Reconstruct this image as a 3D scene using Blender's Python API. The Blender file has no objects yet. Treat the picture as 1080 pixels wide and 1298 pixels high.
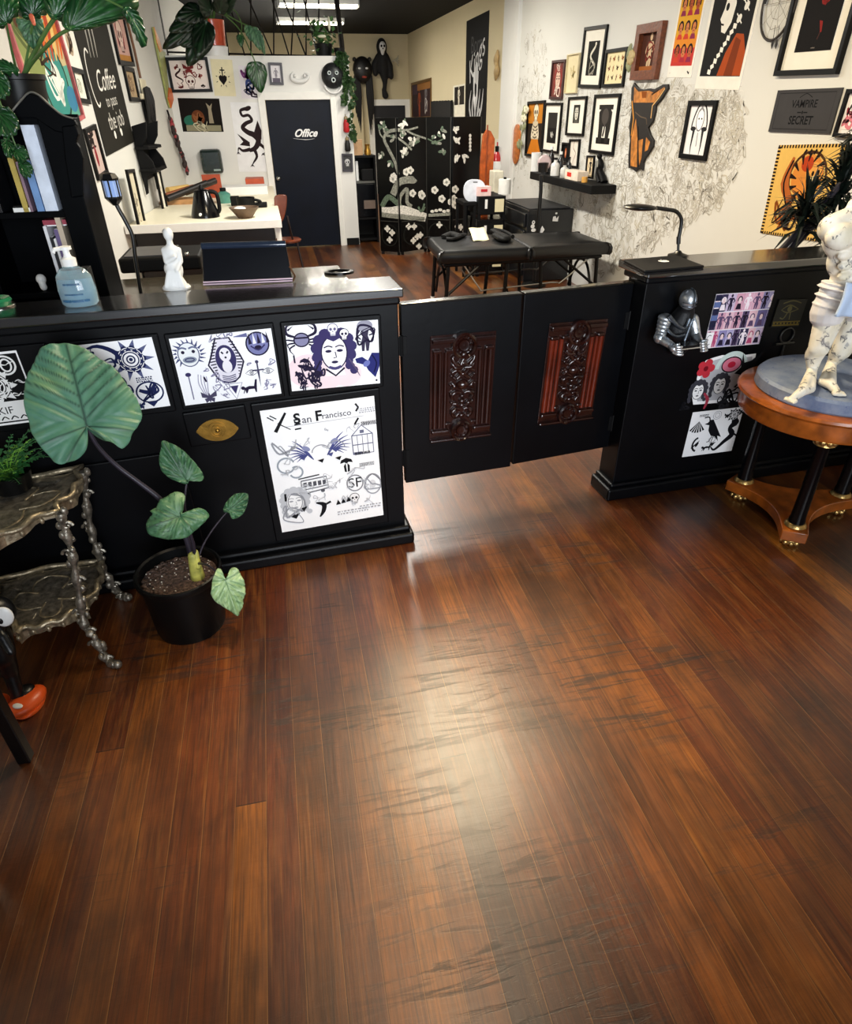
import bpy, bmesh, math, random
from mathutils import Vector as V3, Matrix
C = bpy.context.scene.collection
PI = math.pi
rnd = random.Random(7)
# ------------------------------------------------------------------ camera
H = 1.8
F = 806.654
RX = V3((0.9770563, -0.2127633, -0.0096304))
RY = V3((-0.1221171, -0.5225960, -0.8437896))   # image down
RZ = V3((0.1744946, 0.8256060, -0.5365878))     # view direction
EYE = V3((0, 0, H))
cam = bpy.data.cameras.new('camera'); cam.sensor_width = 36; cam.sensor_fit = 'AUTO'
cam.lens = F / 1298 * 36; cam.clip_start = 0.05; cam.clip_end = 100
camo = bpy.data.objects.new('camera', cam); C.objects.link(camo)
camo.matrix_world = Matrix(((RX.x, -RY.x, -RZ.x, 0), (RX.y, -RY.y, -RZ.y, 0), (RX.z, -RY.z, -RZ.z, H), (0, 0, 0, 1)))
bpy.context.scene.camera = camo

def ray(x, y): return RX * ((x - 540) / F) + RY * ((y - 649) / F) + RZ
class Plane:
    """a surface of the room: a point, a normal towards the room, U to the right and V up along it"""
    def __init__(s, p, n, up=(0, 0, 1)):
        s.p = V3(p); s.n = V3(n).normalized(); s.V = V3(up); s.V = (s.V - s.n * s.V.dot(s.n)).normalized(); s.U = s.V.cross(s.n).normalized()
    def hit(s, x, y):
        d = ray(x, y); return EYE + d * ((s.p - EYE).dot(s.n) / d.dot(s.n))
    def off(s, d): return Plane(s.p + s.n * d, s.n, s.V)
def onz(x, y, z): return Plane((0, 0, z), (0, 0, 1), (0, 1, 0)).hit(x, y)
def ony(x, y, yy): return Plane((0, yy, 0), (0, -1, 0)).hit(x, y)
class Fr:
    """a rectangle's frame: O lower left corner, unit U, V, N and size w, h"""
    def __init__(s, O, U, V, N, w, h): s.O, s.U, s.V, s.N, s.w, s.h = O, U, V, N, w, h
    def at(s, u, v, n=0): return s.O + s.U * u + s.V * v + s.N * n
    def sub(s, u0, v0, u1, v1, n=0): return Fr(s.at(u0, v0, n), s.U, s.V, s.N, u1 - u0, v1 - v0)
def rect(pl, tl, br):
    a, b = pl.hit(*tl), pl.hit(*br)
    w, h = (b - a).dot(pl.U), (a - b).dot(pl.V)
    return Fr(a - pl.V * h, pl.U, pl.V, pl.n, w, h)
def quad(pl, tl, tr, br, bl):
    a, b, c, d = [pl.hit(*q) for q in (tl, tr, br, bl)]
    U = ((b - a) + (c - d)).normalized(); V = pl.n.cross(U).normalized()
    w = ((b - a).length + (c - d).length) / 2; h = ((a - d).length + (b - c).length) / 2
    return Fr((a + b + c + d) / 4 - U * (w / 2) - V * (h / 2), U, V, pl.n, w, h)
# ------------------------------------------------------------------ materials
def lin(h):
    if not isinstance(h, str): return tuple(h) + (1,)
    h = h.lstrip('#'); c = [int(h[i:i + 2], 16) / 255 for i in (0, 2, 4)]
    return tuple(x / 12.92 if x <= .04045 else ((x + .055) / 1.055) ** 2.4 for x in c) + (1,)
MATS = {}
class NT:
    def __init__(s, m): s.m = m; s.t = m.node_tree; s.n = s.t.nodes; s.l = s.t.links
    def new(s, ty, **k):
        q = s.n.new(ty)
        for a, b in k.items(): setattr(q, a, b)
        return q
    def val(s, sock, v):
        if hasattr(v, 'node'): s.l.new(v, sock)
        else: sock.default_value = v
    def math(s, op, a, b=0.0, c=0.0, clamp=False):
        q = s.new('ShaderNodeMath', operation=op, use_clamp=clamp)
        for i, v in enumerate((a, b, c)): s.val(q.inputs[i], v)
        return q.outputs[0]
    def noise(s, vec, scale=5, detail=3, rough=.5, dist=0):
        q = s.new('ShaderNodeTexNoise'); s.val(q.inputs['Vector'], vec)
        q.inputs['Scale'].default_value = scale; q.inputs['Detail'].default_value = detail
        q.inputs['Roughness'].default_value = rough; q.inputs['Distortion'].default_value = dist
        return q.outputs['Fac']
    def mapping(s, vec, sc=(1, 1, 1), loc=(0, 0, 0)):
        q = s.new('ShaderNodeMapping'); s.val(q.inputs[0], vec); q.inputs['Scale'].default_value = sc; q.inputs['Location'].default_value = loc
        return q.outputs[0]
    def ramp(s, f, stops, interp='LINEAR'):
        q = s.new('ShaderNodeValToRGB'); s.val(q.inputs[0], f); r = q.color_ramp; r.interpolation = interp
        while len(r.elements) < len(stops): r.elements.new(.5)
        for e, (p, c) in zip(r.elements, stops): e.position = p; e.color = lin(c)
        return q.outputs[0]
    def mix(s, f, a, b, bt='MIX'):
        q = s.new('ShaderNodeMix', data_type='RGBA', blend_type=bt)
        s.val(q.inputs[0], f)
        for i, v in ((6, a), (7, b)): s.val(q.inputs[i], lin(v) if isinstance(v, str) else v)
        return q.outputs[2]
    def obj(s): return s.new('ShaderNodeTexCoord').outputs['Object']
    def pos(s): return s.new('ShaderNodeNewGeometry').outputs['Position']
    def bump(s, h, st=.3, d=.01):
        q = s.new('ShaderNodeBump'); q.inputs['Strength'].default_value = st; q.inputs['Distance'].default_value = d; s.val(q.inputs['Height'], h)
        s.l.new(q.outputs[0], s.b.inputs['Normal'])
def newmat(name):
    m = bpy.data.materials.new(name); m.use_nodes = True; t = NT(m); t.b = t.n['Principled BSDF']; return m, t
def mat(name, col='808080', rough=.5, metal=0, var=.12, scale=12, bump=0, emit=0, coat=0, alpha=1, trans=0, spec=.5, bscale=None):
    if name in MATS: return MATS[name]
    m, t = newmat(name); b = t.b
    p = t.obj(); f = t.noise(p, scale, 3)
    c = lin(col); lo = tuple(x * (1 - var) for x in c[:3]); hi = tuple(min(1, x * (1 + var)) for x in c[:3])
    t.l.new(t.ramp(f, [(.3, lo), (.7, hi)]), b.inputs['Base Color'])
    b.inputs['Roughness'].default_value = rough; b.inputs['Metallic'].default_value = metal
    b.inputs['Specular IOR Level'].default_value = spec
    if coat: b.inputs['Coat Weight'].default_value = coat; b.inputs['Coat Roughness'].default_value = .08
    if emit: b.inputs['Emission Color'].default_value = c; b.inputs['Emission Strength'].default_value = emit
    if trans: b.inputs['Transmission Weight'].default_value = trans
    if alpha < 1: b.inputs['Alpha'].default_value = alpha
    if bump: t.bump(t.noise(p, bscale or scale * 4, 4), bump, .004)
    MATS[name] = m; return m
def K(hexa, rough=.6): return mat('ink_' + hexa + ('' if rough == .6 else 'r%d' % (rough * 100)), hexa, rough, var=.04, spec=.08)
# ------------------------------------------------------------------ mesh builder
def smooth_pts(P, n=6, closed=False):
    P = [V3(p) for p in P]; out = []; N = len(P)
    rng = range(N if closed else N - 1)
    for i in rng:
        g = lambda k: P[k % N] if closed else P[max(0, min(N - 1, k))]
        a, b, c, d = g(i - 1), g(i), g(i + 1), g(i + 2)
        for j in range(n):
            t = j / n
            out.append(.5 * ((2 * b) + (c - a) * t + (2 * a - 5 * b + 4 * c - d) * t * t + (3 * b - a - 3 * c + d) * t ** 3))
    if not closed: out.append(P[-1].copy())
    return out
def basis(d):
    d = V3(d).normalized(); a = V3((0, 0, 1)) if abs(d.z) < .95 else V3((1, 0, 0))
    x = a.cross(d).normalized(); return x, d.cross(x)
class MB:
    def __init__(s, m=None): s.v = []; s.f = []; s.fm = []; s.ms = []; s.cur = 0; s.attr = None; s.mat(m) if m else None
    def mat(s, m):
        if m not in s.ms: s.ms.append(m)
        s.cur = s.ms.index(m); return s
    def add(s, vs, fs):
        n = len(s.v); s.v += [V3(q) for q in vs]
        for f in fs: s.f.append([i + n for i in f]); s.fm.append(s.cur)
        return s
    def box(s, c, size, rot=None):
        x, y, z = size[0] / 2, size[1] / 2, size[2] / 2; c = V3(c)
        vs = [V3((a * x, b * y, d * z)) for d in (-1, 1) for b in (-1, 1) for a in (-1, 1)]
        if rot: vs = [rot @ q for q in vs]
        return s.add([c + q for q in vs], [(0, 2, 3, 1), (4, 5, 7, 6), (0, 1, 5, 4), (2, 6, 7, 3), (0, 4, 6, 2), (1, 3, 7, 5)])
    def slab(s, fr, d, n0=0.0):
        """box over a frame rectangle from n0 to n0+d along its normal"""
        q = [fr.at(0, 0, n0), fr.at(fr.w, 0, n0), fr.at(fr.w, fr.h, n0), fr.at(0, fr.h, n0)]
        q += [p + fr.N * d for p in q]
        return s.add(q, [(3, 2, 1, 0), (4, 5, 6, 7), (0, 1, 5, 4), (1, 2, 6, 5), (2, 3, 7, 6), (3, 0, 4, 7)])
    def prism(s, poly, fr, d, n0=0.0):
        n = len(poly); a = [fr.at(p[0], p[1], n0) for p in poly]; b = [fr.at(p[0], p[1], n0 + d) for p in poly]
        return s.add(a + b, [list(range(n - 1, -1, -1)), list(range(n, 2 * n))] + [(i, (i + 1) % n, n + (i + 1) % n, n + i) for i in range(n)])
    def tube(s, P, r, seg=8, cap=True, flat=1.0):
        P = [V3(p) for p in P]; n = len(P); rr = r if isinstance(r, (list, tuple)) else [r] * n
        if len(rr) != n:
            q = rr; rr = [q[min(len(q) - 1, int(i / (n - 1) * (len(q) - 1)))] * (1 - ((i / (n - 1) * (len(q) - 1)) % 1)) + q[min(len(q) - 1, int(i / (n - 1) * (len(q) - 1)) + 1)] * ((i / (n - 1) * (len(q) - 1)) % 1) for i in range(n)]
        vs = []; x = None
        for i in range(n):
            d = (P[min(i + 1, n - 1)] - P[max(i - 1, 0)])
            if d.length < 1e-9: d = V3((0, 0, 1))
            d.normalize()
            if x is None: x, y = basis(d)
            else:
                x = (x - d * x.dot(d)); x = x.normalized() if x.length > 1e-6 else basis(d)[0]; y = d.cross(x)
            for k in range(seg):
                a = 2 * PI * k / seg; vs.append(P[i] + x * (math.cos(a) * rr[i]) + y * (math.sin(a) * rr[i] * flat))
        fs = [(i * seg + k, i * seg + (k + 1) % seg, (i + 1) * seg + (k + 1) % seg, (i + 1) * seg + k) for i in range(n - 1) for k in range(seg)]
        if cap: fs += [list(range(seg - 1, -1, -1)), list(range((n - 1) * seg, n * seg))]
        return s.add(vs, fs)
    def bar(s, a, b, r, seg=8): return s.tube([a, b], r, seg)
    def lathe(s, prof, c=(0, 0, 0), seg=32, axis=(0, 0, 1), sx=1, sy=1, rot=0):
        d = V3(axis).normalized(); c = V3(c)
        if abs(d.z) > .999: x, y = V3((1, 0, 0)), V3((0, d.z, 0))
        else: x, y = basis(d)
        vs = []; n = len(prof)
        for r, z in prof:
            for k in range(seg):
                a = 2 * PI * k / seg + rot; vs.append(c + d * z + x * (math.cos(a) * r * sx) + y * (math.sin(a) * r * sy))
        fs = [(i * seg + k, i * seg + (k + 1) % seg, (i + 1) * seg + (k + 1) % seg, (i + 1) * seg + k) for i in range(n - 1) for k in range(seg)]
        fs += [list(range(seg - 1, -1, -1)), list(range((n - 1) * seg, n * seg))]
        return s.add(vs, fs)
    def ball(s, c, r, seg=12, ring=8, rot=None):
        r = r if isinstance(r, (list, tuple)) else (r, r, r); c = V3(c); vs = []; fs = []
        for i in range(ring + 1):
            t = PI * i / ring
            for k in range(seg):
                a = 2 * PI * k / seg; q = V3((r[0] * math.sin(t) * math.cos(a), r[1] * math.sin(t) * math.sin(a), -r[2] * math.cos(t)))
                vs.append(c + (rot @ q if rot else q))
        for i in range(ring):
            for k in range(seg): fs.append((i * seg + k, i * seg + (k + 1) % seg, (i + 1) * seg + (k + 1) % seg, (i + 1) * seg + k))
        return s.add(vs, fs)
    def cap(s, p0, r0, p1, r1, seg=14):
        """capsule with two radii"""
        p0, p1 = V3(p0), V3(p1); d = p1 - p0; L = d.length; d = d / L if L > 1e-9 else V3((0, 0, 1)); x, y = basis(d)
        prof = [(r0 * math.cos(a), -r0 * math.sin(a)) for a in [PI / 2 * .98, PI / 3, PI / 6, 0]] + [(r1 * math.cos(a), L + r1 * math.sin(a)) for a in [0, PI / 6, PI / 3, PI / 2 * .98]]
        vs = []; n = len(prof)
        for r, z in prof:
            for k in range(seg):
                a = 2 * PI * k / seg; vs.append(p0 + d * z + x * (math.cos(a) * r) + y * (math.sin(a) * r))
        fs = [(i * seg + k, i * seg + (k + 1) % seg, (i + 1) * seg + (k + 1) % seg, (i + 1) * seg + k) for i in range(n - 1) for k in range(seg)]
        fs += [list(range(seg - 1, -1, -1)), list(range((n - 1) * seg, n * seg))]
        return s.add(vs, fs)
    def build(s, name, parent=None, smooth=None, bevel=0, base=None, remesh=0, relax=0, subd=0):
        if parent is not None: off = ROOT[parent.name]
        else:
            lo = [min(q[i] for q in s.v) for i in range(3)]; hi = [max(q[i] for q in s.v) for i in range(3)]
            off = V3(base) if base is not None else V3(((lo[0] + hi[0]) / 2, (lo[1] + hi[1]) / 2, lo[2]))
        me = bpy.data.meshes.new(name); me.from_pydata([q - off for q in s.v], [], s.f)
        for m in s.ms: me.materials.append(m)
        for p, k in zip(me.polygons, s.fm): p.material_index = k
        if s.attr:
            at = me.attributes.new('mark', 'FLOAT', 'POINT')
            for i, a in enumerate(s.attr): at.data[i].value = a
        me.validate(); me.update()
        o = bpy.data.objects.new(name, me); C.objects.link(o)
        if parent is not None: o.parent = parent; ROOT[o.name] = off
        else: o.location = off; ROOT[o.name] = off
        if smooth is not None or remesh:
            for p in me.polygons: p.use_smooth = True
            if not remesh: me.set_sharp_from_angle(angle=math.radians(smooth))
        if bevel:
            b = o.modifiers.new('bevel', 'BEVEL'); b.width = bevel; b.segments = 2; b.limit_method = 'ANGLE'; b.angle_limit = math.radians(50)
        if remesh:
            b = o.modifiers.new('remesh', 'REMESH'); b.mode = 'VOXEL'; b.voxel_size = remesh; b.use_smooth_shade = True
        if relax:
            b = o.modifiers.new('smooth', 'SMOOTH'); b.iterations = relax; b.factor = .5
        if subd:
            b = o.modifiers.new('subd', 'SUBSURF'); b.levels = b.render_levels = subd
        return o
ROOT = {}
def thing(name, label, cat, loc, group=None):
    o = bpy.data.objects.new(name, None); C.objects.link(o); o.location = loc; o.empty_display_size = .05
    ROOT[o.name] = V3(loc); return tag(o, label, cat, group)
def tag(o, label, cat, group=None, kind=None):
    o['label'] = label; o['category'] = cat
    if group: o['group'] = group
    if kind: o['kind'] = kind
    return o
def struct(o, label, cat='structure'):
    o['kind'] = 'structure'; o['label'] = label; o['category'] = cat; return o
def lab(o, s): o['label'] = s; return o
# ------------------------------------------------------------------ flat drawings
def text2d(s, shear=0.0, bold=0.0):
    cu = bpy.data.curves.new('t', 'FONT'); cu.body = s; cu.align_x = 'CENTER'; cu.align_y = 'CENTER'; cu.shear = shear; cu.offset = bold; cu.resolution_u = 3
    ob = bpy.data.objects.new('t', cu); me = bpy.data.meshes.new_from_object(ob)
    vs = [(q.co.x, q.co.y) for q in me.vertices]; fs = [tuple(p.vertices) for p in me.polygons]
    bpy.data.objects.remove(ob); bpy.data.curves.remove(cu); bpy.data.meshes.remove(me)
    return vs, fs
class Art:
    """ink on a rectangle; u runs 0..1 over the width, v 0..1 over the height of frame fr (x and y share one scale inside a motif)"""
    def __init__(s, mb, fr, n0=.0006): s.mb, s.fr, s.n, s.step = mb, fr, n0, 2e-5; s.st = (0, 0, 1, 0)
    def go(s, u, v, sc=1.0, rot=0.0): s.st = (u * s.fr.w, v * s.fr.h, sc * min(s.fr.w, s.fr.h), math.radians(rot)); return s
    def t(s, p):
        x, y, k, r = s.st; c, q = math.cos(r), math.sin(r)
        return (x + k * (p[0] * c - p[1] * q), y + k * (p[0] * q + p[1] * c))
    def clampd(s, p): return (min(s.fr.w, max(0, p[0])), min(s.fr.h, max(0, p[1])))
    def poly(s, P, col):
        s.n += s.step; s.mb.mat(K(col) if isinstance(col, str) else col)
        s.mb.add([s.fr.at(*s.clampd(s.t(p)), s.n) for p in P], [list(range(len(P)))]); return s
    def tri(s, vs, fs, col):
        s.n += s.step; s.mb.mat(K(col) if isinstance(col, str) else col)
        s.mb.add([s.fr.at(*s.clampd(s.t(p)), s.n) for p in vs], fs); return s
    def line(s, P, w, col, sm=0, closed=False):
        P = [V3((p[0], p[1], 0)) for p in P]
        if sm: P = smooth_pts(P, sm, closed)
        if closed: P = P + [P[0]]
        n = len(P); W = w if isinstance(w, (list, tuple)) else None; vs = []
        for i in range(n):
            d = P[min(i + 1, n - 1)] - P[max(i - 1, 0)]
            if closed and i in (0, n - 1): d = P[1] - P[n - 2]
            if d.length < 1e-9: d = V3((1, 0, 0))
            d.normalize(); q = V3((-d.y, d.x, 0))
            if W: t = i / (n - 1) * (len(W) - 1); k = min(int(t), len(W) - 2); ww = W[k] + (W[k + 1] - W[k]) * (t - k)
            else: ww = w
            vs += [P[i] + q * ww / 2, P[i] - q * ww / 2]
        return s.tri(vs, [(2 * i, 2 * i + 1, 2 * i + 3, 2 * i + 2) for i in range(n - 1)], col)
    def oval(s, x, y, rx, ry, col, n=20, rot=0): 
        r = math.radians(rot); c, q = math.cos(r), math.sin(r)
        return s.poly([(x + rx * math.cos(a) * c - ry * math.sin(a) * q, y + rx * math.cos(a) * q + ry * math.sin(a) * c) for a in [2 * PI * k / n for k in range(n)]], col)
    def ring(s, x, y, rx, ry, w, col, n=24, a0=0, a1=360):
        P = [(x + rx * math.cos(math.radians(a0 + (a1 - a0) * k / n)), y + ry * math.sin(math.radians(a0 + (a1 - a0) * k / n))) for k in range(n + 1)]
        return s.line(P, w, col)
    def text(s, str_, size, col, shear=0, bold=0):
        vs, fs = text2d(str_, shear, bold); return s.tri([(x * size, y * size) for x, y in vs], fs, col)
    def fill(s, col, u0=0, v0=0, u1=1, v1=1):
        st = s.st; s.st = (0, 0, 1, 0); w, h = s.fr.w, s.fr.h
        s.poly([(u0 * w, v0 * h), (u1 * w, v0 * h), (u1 * w, v1 * h), (u0 * w, v1 * h)], col); s.st = st; return s
# ---- motifs, each about 1 unit across
def m_flower(a, col, n=10, in_='f4f2f4'):
    for L, r0, r1 in ((0, .3, .5), (1, .2, .36)):
        for k in range(n):
            t = 2 * PI * (k + .5 * L) / n; c, q = math.cos(t), math.sin(t); w = .1
            P = [(c * r0 - q * w, q * r0 + c * w), (c * r1, q * r1), (c * r0 + q * w, q * r0 - c * w)]
            a.poly(P, col); 
        a.oval(0, 0, r0 + .04, r0 + .04, in_); a.ring(0, 0, r0, r0, .035, col)
    a.ring(0, 0, .1, .1, .04, col); a.oval(0, 0, .05, .05, col)
def m_skull(a, col, bg='f4f2f4'):
    a.oval(0, .1, .38, .36, bg); a.ring(0, .1, .38, .36, .05, col)
    a.poly([(-.2, -.2), (.2, -.2), (.16, -.46), (-.16, -.46)], bg); a.line([(-.24, -.18), (-.18, -.46), (.18, -.46), (.24, -.18)], .05, col)
    for x in (-.15, .15): a.oval(x, .04, .1, .11, col)
    a.poly([(0, -.06), (.05, -.17), (-.05, -.17)], col)
    for x in (-.1, -.03, .04, .11): a.line([(x, -.3), (x, -.44)], .025, col)
def m_face(a, col, skin='f6f2f4', hair=None):
    hair = hair or col; r = random.Random(3)
    for k in range(9):
        t = PI * (-.12 + 1.24 * k / 8); x, y = .36 * math.cos(t), .08 + .36 * math.sin(t); a.oval(x, y, .13, .12, hair, 12)
    for x in (-.36, .36):
        for k in range(4): a.oval(x + r.uniform(-.06, .06), -.08 - .11 * k, .09, .09, hair, 10)
    a.oval(0, 0, .27, .36, skin); a.ring(0, 0, .27, .36, .025, col)
    a.poly([(-.27, .12), (-.2, .33), (0, .24), (.2, .33), (.27, .12), (.3, .4), (-.3, .4)], hair)
    for x in (-.12, .12):
        a.oval(x, .04, .065, .03, col); a.line([(x - .09, .12), (x, .15), (x + .09, .12)], .025, col, 3)
    a.line([(.02, .02), (.04, -.1), (-.02, -.11)], .02, col); a.oval(0, -.2, .07, .03, col)
def m_crab(a, col, fill='8a88a8'):
    a.oval(0, 0, .22, .2, fill); a.ring(0, 0, .22, .2, .04, col); a.line([(-.2, .06), (.2, .06)], .05, col)
    for s in (-1, 1):
        a.line([(s * .2, .1), (s * .42, .2), (s * .4, .42), (s * .18, .48)], [.06, .09, .07, .01], col, 4)
        a.line([(s * .38, .3), (s * .3, .36), (s * .22, .42)], [.06, .03, .01], col)
        for k in range(3): a.line([(s * .2, -.02 - k * .06), (s * (.46 - .04 * k), .02 - k * .14), (s * (.42 - .08 * k), -.16 - k * .14)], [.05, .045, .01], col, 3)
def m_dagger(a, col):
    a.poly([(-.04, .1), (.04, .1), (0, -.5)], col); a.line([(-.2, .12), (.2, .12)], .05, col); a.line([(0, .12), (0, .38)], .05, col); a.oval(0, .42, .06, .06, col)
def m_bird(a, col):
    a.poly([(-.3, .3), (-.22, .4), (-.1, .4), (-.02, .28), (.12, .08), (.38, -.3), (.22, -.24), (.3, -.45), (.12, -.26), (-.06, -.2), (-.2, 0), (-.22, .2), (-.42, .26)], col)
    a.line([(0, -.2), (-.06, -.42), (-.16, -.44)], .03, col); a.line([(.06, -.22), (.02, -.44)], .03, col)
def m_wing(a, col, s=1):
    for k in range(7):
        t = math.radians(150 - k * 17); L = .62 - .05 * k
        t = math.radians(62 - k * 17); a.line([(s * .02 * k, -.12 - .02 * k), (s * (.05 + L * .5 * math.cos(t)), -.1 + L * .45 * math.sin(t)), (s * (.08 + L * math.cos(t)), -.14 + L * .8 * math.sin(t))], [.03, .04, .006], col, 3)
    a.line([(-s * .1, -.3), (s * .02, -.12), (s * .12, .06)], [.02, .08, .02], col, 3)
def m_snake(a, col, n=2.0, w=.1):
    P = [(.3 * math.sin(n * PI * t / 10) * (1 - t * .04), -.5 + .1 * t) for t in range(11)]
    a.line(P, [.01, w * .7, w, w, w * .8], col, 5); a.oval(P[-1][0], P[-1][1], .08, .06, col)
def m_heart(a, col, rays=True):
    a.poly([(0, -.34), (-.2, -.1), (-.22, .06), (-.1, .14), (0, .06), (.1, .14), (.22, .06), (.2, -.1)], col)
    a.line([(0, .06), (0, .5)], .06, col); a.line([(-.13, .36), (.13, .36)], .06, col)
    if rays:
        for k in range(8):
            t = PI * (.5 + 2 * (k + .5) / 8)
            a.line([(.32 * math.cos(t), -.06 + .3 * math.sin(t)), (.42 * math.cos(t), -.06 + .4 * math.sin(t))], [.05, .01], col)
def m_eye(a, col):
    a.line([(-.45, 0), (0, .22), (.45, 0)], [.01, .06, .01], col, 6); a.line([(-.45, 0), (0, -.2), (.45, 0)], [.01, .05, .01], col, 6); a.ring(0, 0, .12, .12, .04, col); a.oval(0, 0, .05, .05, col)
def m_moth(a, col):
    for s in (-1, 1):
        a.poly([(0, .1), (s * .45, .4), (s * .42, .05), (0, -.05)], col); a.poly([(0, 0), (s * .3, -.05), (s * .22, -.38), (0, -.15)], col)
    a.oval(0, 0, .06, .3, col)
def m_cat(a, col):
    a.poly([(-.4, -.3), (-.3, 0), (-.05, .08), (.2, .05), (.3, .4), (.4, .42), (.34, 0), (.3, -.3), (.24, -.3), (.2, -.1), (-.1, -.1), (-.2, -.3), (-.26, -.3), (-.28, -.12), (-.36, -.3)], col); a.oval(-.38, 0, .11, .1, col, 10)
def m_mushroom(a, col, bg='f4f2f4'):
    a.poly([(-.3, .05), (-.24, .22), (0, .32), (.24, .22), (.3, .05), (.1, .1), (0, .02), (-.1, .1)], col)
    for s in (-1, 1): a.poly([(s * .04, .05), (s * .14, -.1), (s * .12, -.4), (s * .02, -.42)], col)
def m_house(a, col):
    a.line([(-.3, -.45), (-.3, .15), (0, .45), (.3, .15), (.3, -.45), (-.3, -.45)], .03, col)
    for y in (-.15, .15): a.line([(-.3, y), (.3, y)], .03, col)
    for x in (-.15, 0, .15):
        a.line([(x, -.4), (x, .15)], .018, col)
    a.poly([(-.06, .2), (.06, .2), (.06, .3), (-.06, .3)], col); a.poly([(-.3, -.45), (-.05, -.45), (-.05, -.38), (-.3, -.38)], col)
def m_tram(a, col):
    a.line([(-.45, -.25), (-.42, .25), (.42, .3), (.46, -.15), (-.45, -.25)], .04, col)
    for k in range(5): a.poly([(-.36 + k * .16, 0), (-.25 + k * .16, .01), (-.25 + k * .16, .18), (-.36 + k * .16, .17)], col)
    a.line([(-.45, -.1), (.45, -.04)], .03, col); a.oval(-.25, -.27, .07, .07, col, 10); a.oval(.25, -.22, .07, .07, col, 10)
def m_scrib(a, col, r, n=7, w=.03, span=.5):
    P = [(r.uniform(-span, span), r.uniform(-span, span)) for _ in range(n)]; a.line(P, [w * .4, w, w * 1.4, w * .4], col, 5)
def m_lines(a, col, n=2, L=.5, w=.025):
    r = random.Random(int(L * 100) + n)
    for k in range(n):
        x = -L
        while x < L:
            q = r.uniform(.03, .1); a.line([(x, -k * .09), (min(L, x + q), -k * .09)], w, col); x += q + .04
def m_figure(a, col, arms=1):
    a.oval(0, .4, .08, .1, col); a.poly([(-.14, .28), (.14, .28), (.09, -.02), (.15, -.2), (.1, -.5), (.02, -.5), (0, -.2), (-.04, -.5), (-.12, -.5), (-.13, -.2), (-.08, -.02)], col)
    if arms:
        a.line([(-.12, .25), (-.26, .02), (-.14, -.12)], [.08, .06, .04], col, 3); a.line([(.12, .25), (.26, .06), (.12, 0)], [.08, .06, .04], col, 3)
def m_wolf(a, col):
    a.poly([(-.35, .5), (-.2, .15), (.05, .2), (.45, .5), (.25, .05), (.3, -.2), (.05, -.4), (-.3, -.25), (-.5, -.2), (-.3, 0)], col)
def m_dragon(a, col):
    a.line([(-.05, .95), (-.3, .88), (-.25, .7), (-.02, .72), (.08, .55), (-.15, .45), (-.3, .3), (-.12, .14), (.1, .05), (.25, -.15), (.1, -.4), (-.15, -.5)], [.12, .09, .1, .13, .16, .2, .2, .12], col, 6)
    a.oval(-.02, .95, .14, .08, col, 12, 20)
    a.poly([(.1, .1), (.3, .55), (.42, .2), (.38, -.1), (.2, -.2)], col); a.poly([(-.1, -.2), (-.55, .1), (-.35, -.18), (-.5, -.3), (-.1, -.35)], col)
    for p in (((.2, -.2), (.45, -.4), (.5, -.55), (.38, -.6)), ((-.1, -.45), (-.4, -.5), (-.55, -.4), (-.6, -.55)), ((.05, -.45), (.12, -.7), (-.02, -.9), (-.1, -1.0))):
        a.line(p, [.14, .1, .06, .02], col, 4)
        q = p[-1]
        for k in (-1, 0, 1): a.line([q, (q[0] + .08 * k, q[1] - .08)], [.05, .01], col)
# ------------------------------------------------------------------ the room
XR, CEIL, YB, YO = 3.4, 3.19, 17.5, 10.62
RW = Plane((XR, 0, 0), (-1, 0, 0)); BW = Plane((0, YB, 0), (0, -1, 0)); OW = Plane((0, YO, 0), (0, -1, 0))
LS = .0745
LW = Plane((-1.18, YO, 0), (1, -LS, 0))
def lwx(y): return -1.18 - LS * (YO - y)

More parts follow.
